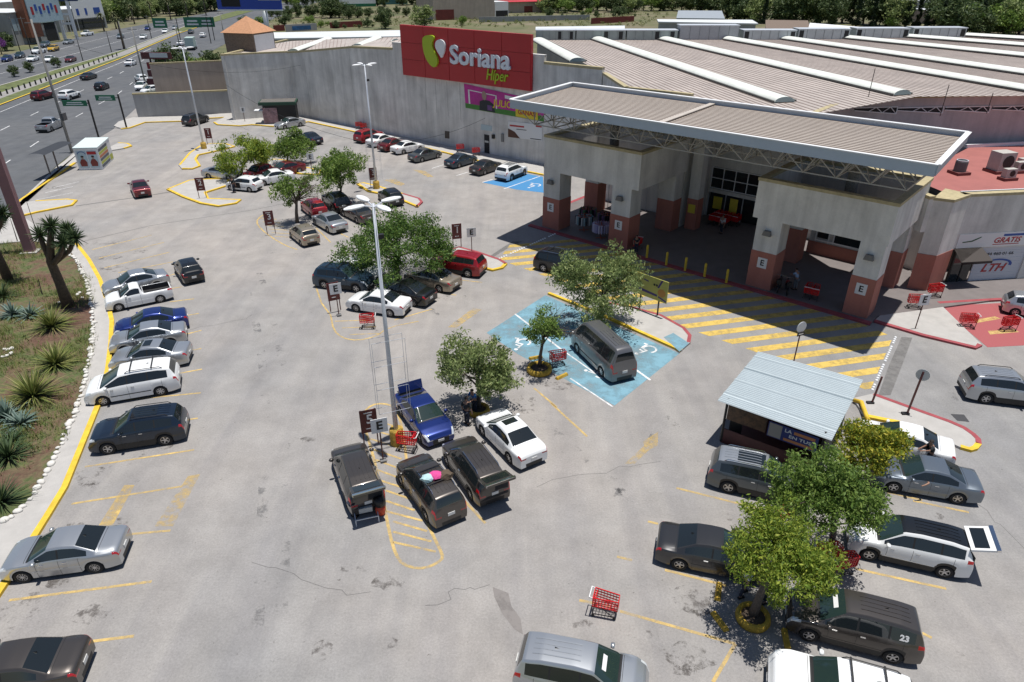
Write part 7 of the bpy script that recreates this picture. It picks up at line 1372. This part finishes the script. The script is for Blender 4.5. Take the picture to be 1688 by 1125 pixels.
o, M_, L_, h_ = bld('showroom', 'low showroom with a white banner right of the flag poles', [(106, 54), (178, 46)], 17, 16, GRW, WSH); put(o, 'print_banner', L_ * .28, h_ * .55, L_ * .98, h_ + 2.8, M_, PW_, .2, .1); put(o, 'glazing', L_ * .1, .3, L_ * .95, h_ * .5, M_, SGLASS, .05, .05)
for x0, x1 in ((.36, .42), (.55, .6), (.75, .9)): put(o, 'printed_car', L_ * x0, h_ * .7, L_ * x1, h_ * 1.0, M_, BT, .31, .03)
tw_ = root('sign_tower', 'tall white sign tower between dealership and showroom', 'tower', (*G(118, 66).to_2d(), 0), .2); hh = HT(G(118, 66), -12)
for x in (-1.8, 1.8): q = MB(); q.box((x, 0, hh * .45), (.8, .8, hh * .9)); q.build('leg', WHITE, tw_)
for z in (.35, .55): q = MB(); q.box((0, 0, hh * z), (3.4, .5, .6)); q.build('brace', WHITE, tw_)
q = MB(); q.box((-.4, -.1, hh * .92), (11, .6, hh * .2)); q.build('board', mat('board_navy', (.03, .05, .13), .5), tw_)
# billboard
bb = root('billboard', 'big blue billboard on a grey steel post behind the hall', 'billboard', (*G(444, 76).to_2d(), 0), -.05); hb = HT(G(444, 76), 17); wb_ = 105 * (G(444, 76) - Vector((0, 0, CAMH))).dot(FWD) / FPX
q = MB(); q.tube([(0, .5, 0), (0, .5, hb + 1)], .75, 12); q.build('post', GALV, bb, True); q = MB(); q.box((-4.0, 0, hb + 3.2), (wb_, .5, 6.4)); q.build('board', mat('billboard_blue', (.02, .06, .38), .5), bb); q = MB(); q.box((-4, -.3, hb + .0), (wb_ + .4, .2, .35)); q.build('frame', WHITE, bb); q = MB(); q.box((-9.5, -.28, hb + 3.4), (5.6, .06, 5)); q.build('printed_dark', DARK, bb); q = MB(); q.box((2.2, -.28, hb + 3.2), (6.6, .06, 1.1)); q.build('printed_label', PW_, bb); q = MB(); q.box((2.9, -.32, hb + 3.2), (3.0, .03, .6)); q.build('printed_name', SIGNR, bb)
# green road signs
def road_sign(px, sx, ty, w_, hs, label, arm=True, g_='green direction signs'):
    p = G(*px); o = root('direction_sign', label, 'road sign', (p.x, p.y, .0), 0, g_); H_ = HT(p, ty); q = MB(); q.tube([(0, 0, 0), (0, 0, H_ + .1)], .13, 8); q.build('post', mat('post_black', (.02, .018, .017), .6), o); q = MB(); q.box((sx, 0, H_ - hs / 2), (w_, .08, hs)); pn = q.build('panel', GREENS, o)
    for z, ww_ in ((.62, .6), (.3, .7)): q = MB(); q.box((sx, -.05, H_ - hs * (1 - z)), (w_ * ww_, .02, hs * .16)); link('lettering', q.mesh(PW_), pn)
    if arm: q = MB(); q.bar((0, .08, H_ - hs / 2), (sx, .08, H_ - hs / 2), .1); q.build('arm', DARK, o)
road_sign((163, 228), -2.0, 166, 3.4, .75, 'pale green direction sign on the nearer black post'); road_sign((209, 212), -2.0, 157, 2.9, .8, 'green direction sign on the farther black post')
for px_, sx, ty, w_, l in [((298, 68), -5.5, 30, 4.5, 'green gantry sign on the left over the far carriageway'), ((348, 72), -4.5, 28.5, 5.2, 'middle green gantry sign over the main road'), ((354, 67), -1.5, 28.5, 5.0, 'right green gantry sign over the main road')]: road_sign(px_, sx, ty, w_, 2.9, l)
# utility poles and slim street lamps
UPM = mat('utility_pole', (.22, .215, .205), .8)
for px_, ty, rr_, l in [((119, 252), 32, .19, 'grey utility pole beside the white kiosk'), ((240, 140), 45, .17, 'utility pole at the bend of the main road'), ((300, 94), 30, .15, 'slim pole before the gantry signs'), ((372, 73), 20, .15, 'black pole right of the gantry signs'), ((137, 101), 58, .11, 'slim dark pole on the median'), ((184, 86), 52, .11, 'second slim dark pole on the median'), ((206, 80), 30, .2, 'dark palm like pole on the median'), ((55, 96), 28, .14, 'slim pole before the dealership'), ((250, 64), 25, .12, 'slim pole on the far median'), ((36, 92), 28, .13, 'slim leaning pole at the left by the dealership')]:
    p = G(*px_); H_ = HT(p, ty); o = root('utility_pole', l, 'pole', (p.x, p.y, 0), 0, 'poles along the road'); q = MB(); q.tube([(0, 0, 0), (0, 0, H_)], [rr_, rr_ * .65], 7); q.build('shaft', UPM if rr_ > .14 else mat('post_black', (.02, .018, .017)), o, True); q = MB(); q.bar((-.9, 0, H_ - .4), (.9, 0, H_ - .4), .1); q.build('cross_arm', UPM, o)
    if 'kiosk' in l:
        q = MB(); q.box((.35, 0, 4.6), (.3, .8, .9)); q.build('transformer', mat('pole_box', (.08, .08, .085), .6), o)
for i in range(5):
    px_ = [(104, 60), (111, 59), (119, 58), (127, 57), (133, 56)][i]; p = G(*px_); q = MB(); H_ = HT(p, 30 - i); q.tube([(0, 0, 0), (0, 0, H_)], .1, 6); tag(q.build('flag_pole', WHITE, None, loc=p), 'white flag pole in the row before the showroom', 'flag pole', 'flag poles before the showroom')
# power lines
def wire(a, b, sag, label):
    q = MB(); pts = [a.lerp(b, i / 12) - Vector((0, 0, sag * 4 * (i / 12) * (1 - i / 12))) for i in range(13)]; q.tube(pts, .02, 4); o = q.build('overhead_cable', mat('cable_black', (.02, .02, .02), .6)); tag(o, label, 'cable', 'overhead cables')
pb = G(119, 252); wire(Vector((pb.x, pb.y, 14.5)), WP(3, 8), 2.5, 'cable from the utility pole to the hall wall'); wire(G(472, 158, 3.4), G(440, -8, 12), .2, 'steep black cable rising from the black kiosk past the billboard'); p_ = G(621, 313); wire(Vector((WC.x, WC.y - .3, 5.5)), Vector((p_.x, p_.y, 5.0)), 1.2, 'cable from the hall corner to the second light pole'); wire(Vector((p_.x, p_.y, 5)), WP(41, 4.6, -.2), .8, 'cable from the second light pole to the service door')
# guard posts on the median
ga = pxs([(-30, 170), (60, 141), (130, 117), (200, 91)]); gpost = MB(); gpost.box((0, 0, .45), (.22, .22, .9)); gpm = gpost.mesh(mat('guard_post_dark', (.03, .035, .03), .8))
for i in range(3):
    for k in range(9): p = ga[i].lerp(ga[i + 1], k / 9); tag(link('guard_post', gpm, None, (p.x, p.y, .12)), 'short dark guard post along the median edge', 'post', 'guard posts on the median')
# ---------------------------------------------------------------- trees far off
def far_crown(seed, leaf, n=26, per=60, shape='round', ls=.42):
    g = np.random.default_rng(seed); cl = []
    for _ in range(n):
        v = g.normal(size=3); v /= np.linalg.norm(v); v *= g.random() ** .4
        if shape == 'round': cl.append([v[0] * 2.7, v[1] * 2.7, 3.2 + v[2] * 2.5, .9 + .5 * g.random()])
        else: t = g.random(); cl.append([v[0] * 1.1 * (1 - t * .8), v[1] * 1.1 * (1 - t * .8), .8 + 9 * t, .55 + .3 * (1 - t)])
    return leaves_mesh(np.array(cl), per, ls, .6, LEAF[leaf], seed=seed)
FC = [far_crown(i, 'far', 38, 95) for i in range(3)] + [far_crown(7, 'green', 30, 95), far_crown(9, 'grey', 30, 95)]; CY = [far_crown(20 + i, 'dark', 34, 90, 'cyp', .4) for i in range(2)]
tk_ = MB(); tk_.tube([(0, 0, 0), (.1, 0, 1.8), (0, .1, 3.4)], [.25, .18, .1], 6); tk_.tube([(.1, 0, 1.8), (.9, .3, 3.4)], [.12, .05], 5); tk_.tube([(.1, 0, 1.9), (-.8, -.3, 3.6)], [.12, .05], 5); TK = tk_.mesh(BARK, True, 'trunk')
def ftree(px, ty, mesh, label, group, name='far_tree', wide=1.0, h0=6.2, rz=0):
    p = G(*px); H_ = HT(p, ty); s = H_ / h0; o = root(name, label, 'tree', (p.x, p.y, -.02), rz, group); o.scale = (s * wide, s * wide, s); link('trunk', TK, o); link('crown', mesh, o)
for i, (px_, ty, k, w_, l) in enumerate([((635, 48), 14, 0, 1.1, 'round dark bush in the scrub behind the long white roof'), ((700, 44), 6, 4, 1.25, 'large grey green tree left of the cream block'), ((762, 42), 24, 3, 1, 'small green bush before the cream block'), ((545, 30), -4, 0, 1.2, 'dark tree beside the billboard'), ((575, 32), 4, 1, 1, 'dark tree right of the one at the billboard'), ((290, 122), 72, 1, 1.3, 'willow like dark bush at the roadside bend'), ((330, 128), 90, 3, 1.1, 'green bush left of the stone tower'), ((355, 122), 82, 0, 1.2, 'green tree against the stone tower wall'), ((1090, 48), 38, 3, 1, 'small bush beside the dark roof frame'), ((970, 24), 12, 3, 1.2, 'bright bush in the dry field'), ((1465, 47), 26, 3, 1, 'bright green small tree before the white roof'), ((1610, 60), 16, 0, 1.1, 'broad green tree at the right end of the roof'), ((595, 27), 12, 3, .9, 'small round tree on the pale ground'), ((405, 48), 26, 1, 1.2, 'dark tree between road and stone tower'), ((430, 45), 25, 3, 1.2, 'green tree under the billboard'), ((470, 42), 22, 1, 1.3, 'green tree right of the billboard post'), ((510, 40), 24, 3, 1.3, 'bushy green tree behind the graffiti wall')]): ftree(px_, ty, FC[k], l, 'single trees behind the hall', 'bushy_tree', w_, rz=i)
# belts of trees: every tree its own object
random.seed(11)
def belt(x0, x1, ybase, ytop, n, label, group, cyp=.0, jit=6):
    for i in range(n):
        x = x0 + (x1 - x0) * (i + random.random() * .8) / n; yb = ybase(x) + random.uniform(-jit, jit) * .5; c = random.random() < cyp
        ftree((x, yb), ytop(x) + random.uniform(-8, 8), random.choice(CY if c else FC), label if not c else label.replace('green tree', 'dark cypress'), group, 'cypress_tree' if c else 'belt_tree', random.uniform(.9, 1.3) if not c else .9, 6.2 if not c else 10.2, random.random() * 6)
belt(900, 1260, lambda x: 21 - (x - 900) * .004, lambda x: -14, 30, 'green tree in the belt behind the dry field', 'tree belt behind the field')
belt(1190, 1690, lambda x: 36 + (x - 1210) * .03, lambda x: -16, 44, 'green tree in the tall belt at the upper right', 'tree belt at the upper right', .35)
belt(1540, 1690, lambda x: 57, lambda x: 0, 9, 'green tree nearest the right end of the hall roof', 'trees at the right end', .2)
belt(880, 1700, lambda x: 12, lambda x: -22, 46, 'green tree in the far wood along the top', 'far wood'); belt(470, 900, lambda x: 9, lambda x: -14, 40, 'green tree far behind the cream block', 'far trees behind the block')
belt(150, 400, lambda x: 38 - (x - 150) * .1, lambda x: -2 - (x - 150) * .04, 24, 'green tree in the roadside row beyond the gantry', 'roadside trees'); belt(120, 400, lambda x: 16, lambda x: -16, 20, 'green tree behind the roadside row', 'second row of roadside trees'); belt(-20, 130, lambda x: 20, lambda x: -6, 9, 'green tree behind the dealership', 'trees behind the dealership')
belt(440, 700, lambda x: 30 - (x - 440) * .02, lambda x: 8, 16, 'green tree on the waste ground beside the billboard', 'trees on the waste ground'); belt(455, 640, lambda x: 45, lambda x: 34, 14, 'low green bush along the walls behind the hall', 'bushes behind the hall', jit=4); belt(900, 1080, lambda x: 28, lambda x: 16, 9, 'low bush in the dry field behind the plant row', 'bushes in the dry field')
ftree((12, 84), 52, FC[0], 'green tree at the left edge across the road', 'trees across the road'); ftree((3, 90), 62, leaves_mesh(np.array([[math.cos(i) * 1.8, math.sin(i) * 1.8, 3.6 + (i % 3) * .9, 1.2] for i in range(12)]), 160, .3, .6, leaf_mat('purple_flowers', [(.10, .02, .14), (.18, .04, .24), (.26, .08, .34)]), seed=3), 'purple flowering bush at the left edge across the road', 'trees across the road', 'flowering_bush')
# palms
pv = []; pf = []
for i in range(26):
    a = 2.4 * i; el = .9 - 1.3 * (i / 26); k = len(pv); ca, sa = math.cos(a), math.sin(a)
    for t in (0, .35, .7, 1): rad = 2.1 * t * math.cos(el * .6); z = 2.1 * t * math.sin(el) - 1.0 * t * t; w_ = .32 * (1 - t * .8); pv += [(rad * ca - w_ * sa, rad * sa + w_ * ca, z), (rad * ca + w_ * sa, rad * sa - w_ * ca, z)]
    pf += [(k + 2 * j, k + 2 * j + 1, k + 2 * j + 3, k + 2 * j + 2) for j in range(3)]
pmb = MB(); pmb.add(pv, pf); PALM = pmb.mesh(LEAF['palm'])
for i, (px_, ty, l) in enumerate([((205, 82), 32, 'palm on the median left of the gantry'), ((192, 48), 22, 'palm before the showroom'), ((172, 52), 24, 'palm at the showroom corner'), ((222, 40), 10, 'palm in the roadside row, first past the showroom'), ((252, 36), 4, 'palm in the roadside row behind the blue car'), ((282, 34), 2, 'palm in the roadside row left of the gantry'), ((310, 30), 0, 'palm in the roadside row above the gantry'), ((340, 26), -4, 'palm in the roadside row right of the gantry')]):
    p = G(*px_); H_ = HT(p, ty); o = root('palm_tree', l, 'palm', (p.x, p.y, 0), i, 'palms along the road'); q = MB(); q.tube([(0, 0, 0), (0, 0, H_)], [.28, .2], 7); q.build('trunk', BARK, o, True); link('crown', PALM, o, (0, 0, H_))
for i, px_ in enumerate([(25, 127), (50, 120), (95, 112)]):
    p = G(*px_); o = root('sapling', ['sapling on the median at the left edge', 'second sapling on the median', 'third sapling on the median'][i], 'tree', (p.x, p.y, .1), i, 'saplings on the median'); o.scale = (.38,) * 3; link('trunk', TK, o); link('crown', FC[0], o)
# scrub on the dry ground
g = np.random.default_rng(9); cl = []
for _ in range(420):
    x, y = g.uniform(440, 1100), g.uniform(20, 46); p = G(x, y); cl.append([p.x, p.y, .5, .6 + .9 * g.random()])
tag(link('scrub', leaves_mesh(np.array(cl), 34, .45, .5, LEAF['grass'], shape=(1, 1, .7), seed=2)), 'low dry scrub on the waste ground behind the hall', 'scrub', kind='stuff')
# ================================================================ put each built-in-place thing's origin at its base
for o, loc in REB:
    o.location = loc
    for ch in o.children:
        ch.matrix_basis = Matrix.Translation(-loc) @ ch.matrix_basis
